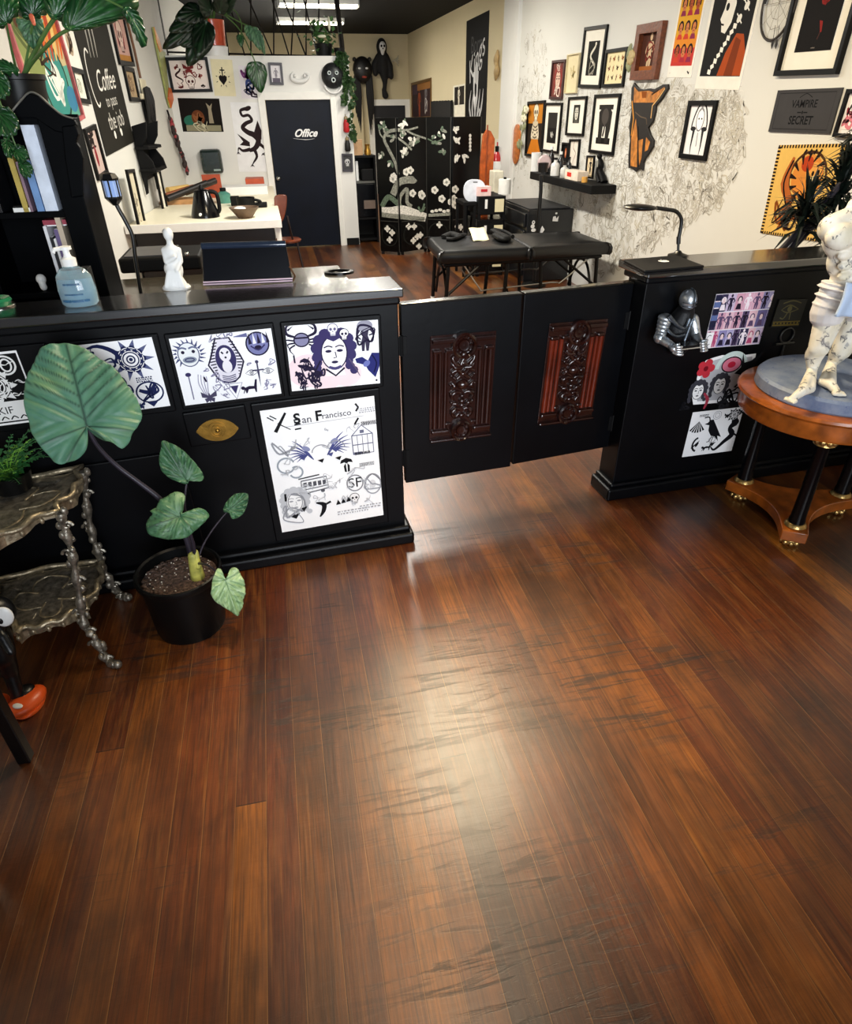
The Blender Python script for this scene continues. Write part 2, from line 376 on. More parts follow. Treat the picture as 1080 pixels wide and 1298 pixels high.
def floor_mat():
    m, t = newmat('stained_plank_floor'); P = t.pos()
    sp = t.new('ShaderNodeSeparateXYZ'); t.l.new(P, sp.inputs[0]); X, Y = sp.outputs[0], sp.outputs[1]
    px = t.math('DIVIDE', t.math('ADD', X, .339), .0925); pi = t.math('FLOOR', px); pf = t.math('FRACT', px)
    wn = t.new('ShaderNodeTexWhiteNoise', noise_dimensions='1D'); t.l.new(pi, wn.inputs['W'])
    yy = t.math('DIVIDE', t.math('ADD', Y, t.math('MULTIPLY', wn.outputs['Value'], 9.0)), 6.5)
    yi = t.math('FLOOR', yy); yf = t.math('FRACT', yy)
    w2 = t.new('ShaderNodeTexWhiteNoise', noise_dimensions='2D')
    cb = t.new('ShaderNodeCombineXYZ'); t.l.new(pi, cb.inputs[0]); t.l.new(yi, cb.inputs[1]); t.l.new(cb.outputs[0], w2.inputs['Vector'])
    base = t.ramp(w2.outputs['Value'], [(0, '441c0b'), (.2, '663010'), (.4, '763a12'), (.55, '844a16'), (.68, '56240c'), (.8, '8a4a16'), (.92, '9c5e1c'), (1, '6a2f10')])
    # shift the grain from board to board
    off = t.new('ShaderNodeVectorMath', operation='ADD'); t.l.new(P, off.inputs[0])
    sc = t.new('ShaderNodeVectorMath', operation='SCALE'); t.l.new(w2.outputs['Color'], sc.inputs[0]); sc.inputs['Scale'].default_value = 7
    t.l.new(sc.outputs[0], off.inputs[1]); G = off.outputs[0]
    fine = t.noise(t.mapping(G, (150, 4.2, 1)), 1, 5, .62, .4); mid = t.noise(t.mapping(G, (16, 1.5, 1)), 1, 5, .68, 1.2)
    blot = t.noise(t.mapping(P, (1.5, .9, 1), (4, 1, 0)), 1, 5, .68); cloud = t.noise(t.mapping(P, (5, 2.2, 1)), 1, 4, .65, .6)
    c = t.mix(t.math('MULTIPLY', t.ramp(fine, [(.4, '000000'), (.66, 'ffffff')]), .6), base, '1c0c06', 'MIX')
    c = t.mix(t.ramp(t.noise(t.mapping(G, (90, 2.4, 1), (5, 3, 0)), 1, 4, .6, .3), [(.56, '000000'), (.72, '909090')]), c, 'b87a34')
    c = t.mix(t.ramp(mid, [(.5, '000000'), (.68, 'a8a8a8')]), c, '9c5c22')
    c = t.mix(t.ramp(cloud, [(.36, 'a0a0a0'), (.5, '000000')]), c, '2c140a')
    c = t.mix(t.ramp(blot, [(.4, 'd0d0d0'), (.6, '000000')]), c, '1c0d07')
    # old scuffs that run across the boards
    scf = t.noise(t.mapping(P, (3.0, 30, 1), (3, 1, 0)), 1, 5, .65, .9); zone = t.noise(t.mapping(P, (1.3, 2.2, 1), (8, 2, 0)), 1, 3)
    dv = t.new('ShaderNodeVectorMath', operation='DISTANCE'); t.l.new(t.mapping(P, (1, 1, 0)), dv.inputs[0]); dv.inputs[1].default_value = (.4, 1.75, 0)
    zone = t.math('ADD', zone, t.math('MULTIPLY', t.math('SUBTRACT', .75, dv.outputs['Value']), .16))
    sm = t.math('MULTIPLY', t.ramp(scf, [(.53, '000000'), (.62, 'ffffff')]), t.ramp(zone, [(.44, '000000'), (.6, 'f0f0f0')]))
    c = t.mix(t.math('MULTIPLY', sm, .8), c, '120905')
    gap = t.math('MAXIMUM', t.math('LESS_THAN', pf, .016), t.math('LESS_THAN', yf, .0006))
    c = t.mix(t.math('MULTIPLY', gap, t.math('MULTIPLY', cloud, 1.2)), c, '0c0503')
    gap2 = t.math('MULTIPLY', t.math('GREATER_THAN', pf, .972), t.math('MULTIPLY', mid, .55))
    c = t.mix(gap2, c, 'a8743c')
    t.l.new(c, t.b.inputs['Base Color'])
    t.l.new(t.math('ADD', t.math('MULTIPLY', mid, .2), t.math('ADD', t.math('MULTIPLY', sm, .2), t.math('ADD', .22, t.math('MULTIPLY', cloud, .12)))), t.b.inputs['Roughness'])
    t.b.inputs['Specular IOR Level'].default_value = .5; t.b.inputs['Coat Weight'].default_value = .55; t.b.inputs['Coat Roughness'].default_value = .3
    h = t.math('SUBTRACT', t.math('MULTIPLY', fine, .12), t.math('ADD', t.math('MULTIPLY', gap, .6), t.math('MULTIPLY', sm, .35)))
    t.bump(t.math('ADD', h, t.math('ADD', t.math('MULTIPLY', scf, .5), t.math('MULTIPLY', mid, .3))), .4, .005)
    return m
def wall_mat(name, col, v=.03):
    m, t = newmat(name); P = t.pos(); f = t.noise(P, 1.3, 4); g = t.noise(P, 90, 3)
    c = lin(col); t.l.new(t.ramp(f, [(.3, tuple(x * (1 - v) for x in c[:3])), (.7, c[:3])]), t.b.inputs['Base Color'])
    t.b.inputs['Roughness'].default_value = .8; t.b.inputs['Specular IOR Level'].default_value = .15; t.bump(g, .08, .002); return m
WALL = wall_mat('cream_wall_paint', 'dddcd6'); WHITEW = wall_mat('white_wall_paint', 'e9e8e4'); CEILM = wall_mat('charcoal_ceiling_paint', '0b0c0e')
BEIGE = wall_mat('beige_wall_paint', 'cdbf9c')
BLK = mat('black_gloss_paint', '040508', .38, var=.25, scale=6, bump=.06, bscale=30, spec=.2)
BLKM = mat('black_matt', '060607', .6, var=.2, spec=.2); BLKG = mat('black_gloss', '050609', .2, var=.2, spec=.35)
WHT = mat('white_gloss', 'eeeeec', .35, var=.03); WHTM = mat('white_trim_paint', 'efeee8', .5, var=.03)
PAPER = mat('white_paper', 'fbfbfd', .7, var=.02, spec=.2)
CREAM = mat('cream_paper', 'e6dcb6', .7, var=.04, spec=.2)
def wallbox(name, x0, y0, x1, y1, z0, z1, m, lb):
    b = MB(m).box(((x0 + x1) / 2, (y0 + y1) / 2, (z0 + z1) / 2), (abs(x1 - x0), abs(y1 - y0), abs(z1 - z0)))
    return struct(b.build(name), lb, 'wall')
struct(MB(floor_mat()).box((.5, 8, -.05), (8.6, 21, .1)).build('floor'), 'dark stained narrow plank floor running to the back', 'floor')
struct(MB(CEILM).box((.5, 9.2, CEIL + .05), (8.6, 18.2, .1)).build('ceiling'), 'flat charcoal painted ceiling', 'ceiling')
yp_ = RW.hit(638.5, 120).y
wallbox('wall_right', XR, -1, XR + .12, yp_, 0, CEIL, WALL, 'long white right wall hung with framed art')
wallbox('wall_right_far', XR, yp_, XR + .12, YB, 0, CEIL, wall_mat('straw_wall_paint', 'e0d3b0'), 'straw coloured right wall beyond the white pilaster')
wallbox('wall_back', -1.6, YB, XR, YB + .12, 0, CEIL, BEIGE, 'far beige wall at the end of the hall')
b = MB(WALL); a0, a1 = -1.0, YB
b.add([(lwx(a0), a0, 0), (lwx(a1), a1, 0), (lwx(a1), a1, CEIL), (lwx(a0), a0, CEIL), (lwx(a0) - .12, a0, 0), (lwx(a1) - .12, a1, 0), (lwx(a1) - .12, a1, CEIL), (lwx(a0) - .12, a0, CEIL)],
      [(0, 1, 2, 3), (7, 6, 5, 4), (0, 3, 7, 4), (1, 5, 6, 2), (3, 2, 6, 7), (0, 4, 5, 1)])
struct(b.build('wall_left'), 'cream left wall crowded with pictures', 'wall')
# the office partition with its door opening
OT = 2.40; dl, dr, dt = OW.hit(347, 220).x - .0, OW.hit(425.5, 220).x, 1.905; OE = 1.235
b = MB(WHITEW)
for x0, x1, z0, z1 in ((-1.2, dl, 0, OT), (dr, OE, 0, OT), (dl, dr, dt, OT)): b.box(((x0 + x1) / 2, YO + .075, (z0 + z1) / 2), (x1 - x0, .15, z1 - z0))
struct(b.build('wall_office'), 'white office partition that stops short of the ceiling', 'wall')
b = MB(WHITEW); b.box((OE - .075, YO + .15 + 2.2, OT / 2), (.15, 4.4, OT)); struct(b.build('wall_office_side'), 'white side wall of the office box', 'wall')
struct(MB(WHITEW).box((-.02, YO + 2.3, OT - .03), (2.3, 4.3, .06)).build('ceiling_office'), 'flat roof of the office box', 'ceiling')
NAVY = mat('navy_door_paint', '060c1a', .45, var=.35, scale=3, bump=.05, spec=.15)
dw = dr - dl
d1 = MB(NAVY).box(((dl + dr) / 2, YO + .05, dt / 2 + .005), (dw - .01, .05, dt - .015)).build('door_1', bevel=.004)
struct(d1, 'dark navy door lettered Office', 'door')
fr = rect(OW.off(-.025), (360, 160), (413, 178)); b = MB(); a = Art(b, Fr(fr.O, fr.U, fr.V, fr.N, fr.w, fr.h), .001); a.go(.5, .5).text('Office', .72, 'f6f6f6', .45, .03)
a.line([(-.95, -.32), (0, -.42), (.7, -.36)], [.01, .03, .01], 'f4f4f4', 3)
b.build('door_lettering', d1)
b = MB(mat('brushed_steel', 'b9b7b0', .3, 1)); p = OW.hit(372, 232); b.ball((dl + .06, YO - .02, .95), .03); b.tube([(dl + .06, YO + .03, .95), (dl + .06, YO - .02, .95)], .012); b.build('door_knob', d1, 40)
b = MB(WHTM)
for x0, x1, z0, z1 in ((dl - .09, dl, 0, dt + .09), (dr, dr + .07, 0, dt + .09), (dl, dr, dt, dt + .09)): b.box(((x0 + x1) / 2, YO - .01, (z0 + z1) / 2), (x1 - x0, .04, z1 - z0))
struct(b.build('trim_1', bevel=.004), 'white casing round the office door', 'trim')
b = MB(BLKM).box((1.135, YO - .008, .05), (.19, .016, .1)); struct(b.build('baseboard_office'), 'short black baseboard right of the office door', 'baseboard')
# shallow pilaster on the right wall and the passage door at the back
p0, p1 = RW.hit(638.5, 120), RW.hit(656, 120)
wallbox('trim_2', XR - .05, p0.y, XR, p1.y, 0, CEIL, WHITEW, 'white pilaster on the right wall')
bx0, bx1, bz = BW.hit(473, 140).x, BW.hit(513, 140).x, BW.hit(473, 134).z
b = MB(mat('dark_doorway', '0a0c14', .6)).box(((bx0 + bx1) / 2, YB - .03, bz / 2), (bx1 - bx0, .06, bz)); struct(b.build('door_2'), 'dark door in the far wall behind the folding screen', 'door')
b = MB(WHTM)
for x0, x1, z0, z1 in ((bx0 - .12, bx0, 0, bz + .12), (bx1, bx1 + .12, 0, bz + .12), (bx0, bx1, bz, bz + .12)): b.box(((x0 + x1) / 2, YB - .05, (z0 + z1) / 2), (x1 - x0, .1, z1 - z0))
struct(b.build('trim_3'), 'white casing of the door in the far wall', 'trim')
b = MB(BEIGE).box((bx0 - .45, YB - .1, 1.2), (.35, .2, 2.6)); struct(b.build('trim_4'), 'boxed pipe chase beside the far door', 'trim')
# black hand-drawn mural lines on the right wall
b = MB(); fr = Fr(V3((XR, 10, 0)), V3((0, -1, 0)), V3((0, 0, 1)), V3((-1, 0, 0)), 10, CEIL); a = Art(b, fr, .001); a.step = 5e-7; r = random.Random(21)
def rwuv(x, y): p = RW.hit(x, y); return (10 - p.y), p.z
def inpoly(x, y, P):
    c = False
    for i in range(len(P)):
        (x0, y0), (x1, y1) = P[i], P[i - 1]
        if (y0 > y) != (y1 > y) and x < (x1 - x0) * (y - y0) / (y1 - y0) + x0: c = not c
    return c
regs = [([(662, 90), (668, 40), (682, 30), (694, 60), (690, 120), (700, 240), (650, 240), (655, 110)], 260), ([(700, 120), (790, 110), (850, 100), (880, 118), (940, 118), (942, 200), (915, 260), (860, 290), (800, 330), (765, 352), (700, 300), (690, 220)], 2300)]
for R_, N_ in regs:
    xs = [q[0] for q in R_]; ys = [q[1] for q in R_]; k = 0
    while k < N_:
        x, y = r.uniform(min(xs), max(xs)), r.uniform(min(ys), max(ys))
        if not inpoly(x, y, R_): continue
        k += 1; u, v = rwuv(x, y); s_ = r.choice((.03, .045, .06, .09)); ty = r.random()
        col = r.choice(('bdb7aa', 'b0aa9e', 'c8c3b8', 'c6bfae', 'cfcac0', 'e4e2dc', 'a39e94'))
        a.st = (u, v, s_, r.uniform(0, 6.28))
        if ty < .45: m_scrib(a, col, r, r.randint(4, 8), r.uniform(.06, .12), .8)
        elif ty < .7: a.line([(math.cos(t / 3) * (1 - t / 22), math.sin(t / 3) * (1 - t / 22)) for t in range(20)], .07, col)
        elif ty < .85: a.ring(0, 0, .7, .5, .07, col)
        else:
            for q in range(4): a.line([(-.6, -.4 + q * .25), (0, -.3 + q * .25), (.6, -.4 + q * .25)], .06, col, 3)
tag(b.build('wall_mural'), 'faint grey pencil mural sketched over the right wall behind the frames', 'mural')
# lattice of dark rods above the office partition
BR = mat('dark_iron', '17120f', .5, .6)
t = thing('rod_lattice', 'row of thin dark slanting rods above the white office wall', 'lattice', (.1, YO + .4, OT))
rods = [(300, 310), (318, 318), (331, 345), (347, 347), (356, 366), (371, 369), (374, 387), (388, 388), (394, 402), (404, 404), (262, 262), (272, 282), (285, 290)]
for x0, x1 in rods:
    pa, pb = ony(x0, 36, YO + .4), ony(x1, 69, YO + .4); d = (pa - pb).normalized(); pb.z = OT; pb = pa - d * ((pa.z - OT) / d.z)
    MB(BR).bar(pb, pa + d * .42, .011, 6).build('rod', t, 40)
pa = ony(213, 66, YO + .4)
MB(BR).bar(ony(210, 66, YO + .4), ony(436, 72, YO + .4), .012, 6).build('bottom_rail', t, 40)
for nm, x0, x1, y1 in (('post', 198, 210, 66), ('post', 427, 435, 71)):
    pb = ony(x1, y1, YO + .4); pb.z = OT; pa = ony(x0, 2, YO + .4); d = (pa - pb).normalized()
    MB(BR).bar(pb, pb + d * ((3.15 - OT) / d.z), .035, 8).build(nm, t, 40)
# ceiling fixtures
TUBE = mat('fluorescent_diffuser', 'fff6dc', .4, emit=9, var=.01)
def fixture(c, L, ang, label, w=.2, power=0, col=(1, .95, .86)):
    t = thing('ceiling_light', label, 'ceiling light', (c[0], c[1], c[2]), 'fluorescent ceiling strips')
    rt = Matrix.Rotation(ang, 3, 'Z')
    MB(WHTM).box((c[0], c[1], c[2] - .03), (L, w, .06), rt).build('housing', t, bevel=.006)
    MB(TUBE).box((c[0], c[1], c[2] - .075), (L * .96, w * .8, .03), rt).build('diffuser', t, bevel=.008)
    for s in (-1, 1): MB(mat('grey_end_cap', '9a9a98', .5)).box(V3(c) + rt @ V3((s * L / 2, 0, -.045)), (.02, w, .09), rt).build('end_cap', t)
    if power:
        l = bpy.data.lights.new('strip_lamp', 'AREA'); l.shape = 'RECTANGLE'; l.size = L * .96; l.size_y = w; l.energy = power; l.color = col
        o = bpy.data.objects.new('strip_lamp', l); C.objects.link(o); o.location = (c[0], c[1], c[2] - .1); o.rotation_euler = (0, 0, ang)
    return t
p = onz(393, 23, CEIL); fixture((p.x, p.y, CEIL), 1.2, .03, 'lit fluorescent strip farthest back on the charcoal ceiling', .26, 75, (1, .95, .86))
p = onz(405, 0, CEIL); fixture((p.x - .02, p.y, CEIL), 1.2, .03, 'lit fluorescent strip at the top edge, nearest of the two in view', .26, 75, (1, .95, .86))
# ------------------------------------------------------------------ counter, gates, half wall
CA = .0548; CU = V3((math.cos(CA), math.sin(CA), 0)); CB = V3((-CU.y, CU.x, 0)); CP0 = V3((.46, 2.503, 0))
def cl(u, d, z): return CP0 + CU * u + CB * d + V3((0, 0, z))
CR = Matrix.Rotation(CA, 3, 'Z')
def cbox(b, u0, u1, d0, d1, z0, z1): return b.box(cl((u0 + u1) / 2, (d0 + d1) / 2, (z0 + z1) / 2), (u1 - u0, d1 - d0, z1 - z0), CR)
CF = Plane(cl(0, .047, 0), -CB)      # faces of the drawer fronts
TOPM = mat('black_counter_lacquer', '08080a', .22, var=.2, scale=3, coat=.6, spec=.9); TOPM.node_tree.nodes['Principled BSDF'].inputs['IOR'].default_value = 1.9
ct = thing('reception_counter', 'long black reception counter with drawers, left of the swing gates', 'counter', cl(-1.1, .15, 0))
cbox(MB(BLK), -2.15, -.02, .065, .245, .03, 1.165).build('body', ct, bevel=.004)
cbox(MB(TOPM), -2.15, .0, .04, .275, 1.165, 1.2).build('countertop', ct, bevel=.006)
b = MB(BLK); cbox(b, -2.15, .012, 0, .265, 0, .06); cbox(b, -2.15, -.0, .03, .255, .055, .085); b.build('plinth', ct, bevel=.012)
cbox(MB(BLK), -2.15, -.012, .05, .255, 1.135, 1.165).build('crown_moulding', ct, bevel=.01)
def front(nm, tl, tr, br, bl):
    f = quad(CF, tl, tr, br, bl); b = MB(BLK); b.slab(f, .018, -.018); return b.build(nm, ct, bevel=.005), f
front('drawer_front', (354.6, 408.5), (484.6, 399.6), (485, 490), (367, 503.5))
front('drawer_front', (208, 423.5), (347.2, 410.2), (361, 502), (231, 521))
front('drawer_front', (72, 434), (201, 424), (222, 521), (97, 537))
front('drawer_front', (-70, 447), (62, 435), (86, 538), (-40, 553))
dd, f = front('small_drawer', (229.6, 525), (311, 513.3), (318, 556), (243, 567))
front('cabinet_door', (317.3, 512.6), (483.4, 492), (491, 662), (350, 687))
front('cabinet_door', (90, 593), (228, 572), (262, 700), (135, 722))
BRASS = mat('aged_brass', 'a8813a', .35, .9, var=.25, scale=30, bump=.2)
f = quad(CF, (248, 528), (303, 528), (303, 561), (248, 561)); b = MB(BRASS); cx, cy, w, h = f.w / 2, f.h / 2, f.w * .49, f.h * .42
P = [(cx + w * math.cos(t) * (1 if abs(math.cos(t)) > .98 else .97), cy + h * math.sin(t) * abs(math.sin(t)) ** .35 + .0) for t in [2 * PI * k / 40 for k in range(40)]]
rr = math.radians(6); P = [(cx + (x - cx) * math.cos(rr) - (y - cy) * math.sin(rr), cy + (x - cx) * math.sin(rr) + (y - cy) * math.cos(rr)) for x, y in P]
b.prism(P, f, .004)
for q in (.95, .62, .3): b.lathe([(h * q * .8, 0), (h * q * .8, .007 - q * .003), (h * q * .62, .007 - q * .003), (h * q * .62, .0)], f.at(cx, cy, .003), 28, f.N)
b.ball(f.at(cx, cy, .006), h * .2)
lab(b.build('drawer_plaque', ct, 40), 'brass eye shaped plaque')
b = MB(mat('dark_laminate', '3a352c', .25, var=.15, coat=.6)); b.prism([(-1.19, .29), (-.06, .29), (-.06, 1.42), (-1.36, 1.42), (-1.42, 1.36), (-1.42, .95), (-1.19, .95)], Fr(cl(0, 0, 1.0), CU, CB, V3((0, 0, 1)), 1, 1), .03)
t2 = thing('inner_desk', 'low dark work surface right behind the reception counter', 'desk', cl(-.9, .7, 0))
b.build('desktop', t2, bevel=.004)
b = MB(BLKM); cbox(b, -1.18, -.1, .3, .34, 0, 1.0); b.build('front_panel', t2)
b = MB(BLKM); cbox(b, -.12, -.08, .34, 1.38, 0, 1.0); b.build('side_panel', t2)
p = onz(430, 346.5, 1.03); b = MB(BLKG); b.lathe([(.055, 0), (.055, .012), (.04, .014), (.035, .004)], p, 24, sx=1.5); b.build('cable_grommet', t2, 40)
# ---- swing gates with carved panels
WOODR = mat('carved_red_mahogany', '5a1c0c', .22, var=.5, scale=10, coat=.6, bump=.15, bscale=70)
WOODD = mat('carved_dark_mahogany', '240d09', .22, var=.5, scale=10, coat=.6, bump=.15, bscale=70)
def carved(pl, q, parent, m, mo):
    f = quad(pl, *q); w, h = f.w, f.h; o = MB(mo).slab(f, .006).build('carved_panel', parent, bevel=.002)
    def bar(b, u0, v0, u1, v1, d): b.slab(f.sub(u0 * w, v0 * h, u1 * w, v1 * h), d)
    for q_ in ((.0, .0, 1, .025, .03), (.02, .93, .37, .975, .026), (.63, .93, .98, .975, .026), (.02, .075, .3, .115, .026), (.7, .075, .98, .115, .026)) + tuple((u, .845, u + .13, .88, .024) for u in (.03, .22, .64, .83)) + tuple((u, .16, u + .09, .18, .022) for u in (.24, .65)):
        b = MB(mo); bar(b, *q_); b.build('moulding', o, bevel=.006)
    for s in (0, 1):
        b = MB(m)
        for k, u in enumerate((.075, .15, .235) if s == 0 else (.925, .85, .765)):
            b.tube([f.at(u * w, .13 * h, .006), f.at(u * w, .85 * h, .006)], (.042, .03, .036)[k] * w, 10)
        b.build('fluted_pilaster', o, 40)
    for v, r in ((.9, .19), (.09, .17)):
        b = MB(mo)
        c = f.at(.5 * w, v * h, .004); r *= w
        b.lathe([(r, 0), (r, .024), (r * .86, .03), (r * .74, .024), (r * .7, .008), (r * .5, .007), (r * .4, .015), (r * .2, .013), (.001, .015)], c, 28, f.N)
        for k in range(8): b.ball(c + f.U * (r * .58 * math.cos(k * PI / 4)) + f.V * (r * .58 * math.sin(k * PI / 4)) + f.N * .009, .0065, 7, 5)
        b.build('rosette', o, 28)
    b = MB(mo)
    def sc(P, r=.012): b.tube([f.at((.5 + x) * w, y * h, .014) for x, y in smooth2(P)], [r * .6, r, r * .5], 6)
    def smooth2(P): return [(q.x, q.y) for q in smooth_pts([(x, y, 0) for x, y in P], 5)]
    for s in (-1, 1):
        sc([(0, .78), (s * .06, .72), (s * .15, .76), (s * .17, .8)]); sc([(s * .17, .66), (s * .09, .68), (s * .03, .64), (s * .1, .6), (s * .16, .62)])
        sc([(s * .02, .7), (s * .12, .7), (s * .17, .74)]); sc([(s * .17, .56), (s * .13, .53), (s * .17, .5)]); sc([(s * .03, .46), (s * .1, .47), (s * .17, .44), (s * .13, .4)])
        sc([(s * .03, .3), (s * .1, .31), (s * .15, .27), (s * .1, .23), (s * .05, .26)]); sc([(s * .16, .36), (s * .1, .36), (s * .05, .33)])
        for k in range(7): b.ball(f.at((.5 + s * (.19 - .012 * abs(3 - k))) * w, (.8 - k * .085) * h, .012), .0075, 8, 6)
    for y, r in ((.82, .014), (.74, .011), (.64, .013), (.54, .024), (.43, .01), (.38, .013), (.34, .012), (.24, .012), (.18, .01)):
        b.ball(f.at(.5 * w, y * h, .012), (r * 1.3, r, r), 10, 7)
    b.build('foliage_carving', o, 60)
GM = mat('black_gate_paint', '050609', .36, var=.3, scale=5, bump=.1, bscale=25, spec=.22)  # added unseen fitting: pools light mid floor so the sides fall off darker
def gate(a, c, z0, z1, label, q, m, mo, hinge_end):
    a, c = V3((*a, 0)), V3((*c, 0)); d = c - a; ang = math.atan2(d.y, d.x); rt = Matrix.Rotation(ang, 3, 'Z'); L = d.length; mid = (a + c) / 2
    t = thing('swing_gate', label, 'gate', (mid.x, mid.y, z0), 'pair of swing gates')
    MB(GM).box((mid.x, mid.y, (z0 + z1) / 2), (L - .006, .04, z1 - z0), rt).build('gate_leaf', t, bevel=.003)
    MB(mat('worn_black_edge', '15130f', .25, coat=.6)).box((mid.x, mid.y, z1 + .004), (L - .006, .046, .008), rt).build('top_cap', t, bevel=.002)
    n = rt @ V3((0, -1, 0)); pl = Plane(mid + n * .0205, n); carved(pl, q, t, m, mo)
    for z in (z0 + .14, z1 - .17):
        e = (a if hinge_end == 0 else c) + n * .022; MB(BLKM).tube([(e.x, e.y, z - .045), (e.x, e.y, z + .045)], .009).box(e + V3((0, 0, z)) - V3((0, 0, e.z)), (.05, .006, .08), rt).build('hinge', t, bevel=.001)
gate((.462, 2.692), (1.019, 2.738), .245, 1.1, 'left black swing gate with a dark carved panel, hinged to the counter', ((544.4, 425), (626.4, 419.4), (622.2, 548.6), (544.4, 559.7)), WOODD, WOODD, 0)
gate((1.024, 2.738), (1.592, 2.812), .255, 1.1, 'right black swing gate with a redder carved panel, hinged to the half wall', ((694.4, 409.7), (766.7, 404.2), (752.2, 527.8), (682, 537.5)), WOODR, WOODD, 1)
# ---- half wall on the right
PA = .045; PU = V3((math.cos(PA), math.sin(PA), 0)); PB = V3((-PU.y, PU.x, 0)); PP0 = V3((1.554, 2.646, 0)); PR = Matrix.Rotation(PA, 3, 'Z')
def pl_(u, d, z): return PP0 + PU * u + PB * d + V3((0, 0, z))
def pbox(b, u0, u1, d0, d1, z0, z1): return b.box(pl_((u0 + u1) / 2, (d0 + d1) / 2, (z0 + z1) / 2), (u1 - u0, d1 - d0, z1 - z0), PR)
PF = Plane(pl_(0, .045, 0), -PB)
hw = thing('half_wall', 'black half wall with a wide cap, right of the swing gates', 'half wall', pl_(.9, .12, 0))
pbox(MB(BLK), .045, 1.83, .045, .2, .03, 1.15).build('body', hw, bevel=.004)
pbox(MB(TOPM), .02, 1.83, .005, .27, 1.15, 1.185).build('cap', hw, bevel=.006)
b = MB(BLK); pbox(b, 0, 1.83, 0, .2, 0, .07); pbox(b, .022, 1.83, .022, .2, .065, .09); b.build('plinth', hw, bevel=.01)
pbox(MB(BLK), .03, 1.83, .025, .23, 1.12, 1.15).build('crown_moulding', hw, bevel=.01)
# black closed laptop lying on the end of the half wall
zc = 1.186; q = [onz(*p, zc + .022) for p in ((817.4, 343.0), (893, 336.5), (857, 323.2), (790.5, 329))]
t = thing('laptop', 'closed black laptop with a white emblem lying on the end of the half wall', 'laptop', ((q[0] + q[2]) / 2 - V3((0, 0, .022))))
def hexa(b, q, d): return b.add([p - V3((0, 0, d)) for p in q] + list(q), [(3, 2, 1, 0), (4, 5, 6, 7), (0, 1, 5, 4), (1, 2, 6, 5), (2, 3, 7, 6), (3, 0, 4, 7)])
hexa(MB(BLKM), q, .010).build('lid', t, bevel=.003)
hexa(MB(mat('dark_aluminium', '2a2a2c', .35, .8)), [p - V3((0, 0, .011)) for p in q], .010).build('base_shell', t, bevel=.003)
U = (q[1] - q[0]).normalized(); N = V3((0, 0, 1)); Vv = N.cross(U); c = onz(841, 331, zc + .022)
b = MB(); a = Art(b, Fr(c - U * .04 - Vv * .04, U, Vv, N, .08, .08)); a.go(.5, .5, .6)
a.poly([(.0, .3), (.25, .4), (.48, .25), (.42, 0), (.48, -.15), (.3, -.45), (.12, -.5), (0, -.44), (-.12, -.5), (-.32, -.42), (-.48, -.1), (-.45, .25), (-.22, .4)], 'f2f2f2'); a.poly([(.02, .46), (.1, .7), (.26, .78), (.2, .55)], 'f2f2f2'); lab(b.build('emblem', t), 'white emblem on the lid')
# gooseneck lamp standing behind it
yl = 2.885; lampm = mat('lamp_black', '0b0b0c', .35)
t = thing('desk_lamp', 'black gooseneck desk lamp with a flat oval head on the half wall', 'lamp', (ony(860, 320, yl).x, yl, zc))
bx = ony(860, 318, yl); MB(lampm).lathe([(.045, 0), (.045, .012), (.02, .02), (.012, .03)], (bx.x, yl, zc - .001), 24).build('base', t, 40)
MB(lampm).tube([(bx.x, yl, zc + .02), ony(860, 306, yl)], .006).build('stem', t, 40)
MB(lampm).tube([ony(860, 309, yl), ony(860.3, 300, yl)], .010).build('knuckle', t, 40)
MB(lampm).tube(smooth_pts([ony(860.3, 302, yl), ony(863, 288, yl), ony(863.5, 277, yl), ony(857, 268, yl), ony(845, 265.5, yl - .01), ony(832, 263.5, yl - .02)]), .0085).build('gooseneck', t, 60)
c = ony(811.5, 263, yl - .03); MB(lampm).ball(c, (.082, .05, .014), 24, 10, Matrix.Rotation(.06, 3, 'Y')).build('lamp_head', t, 60)
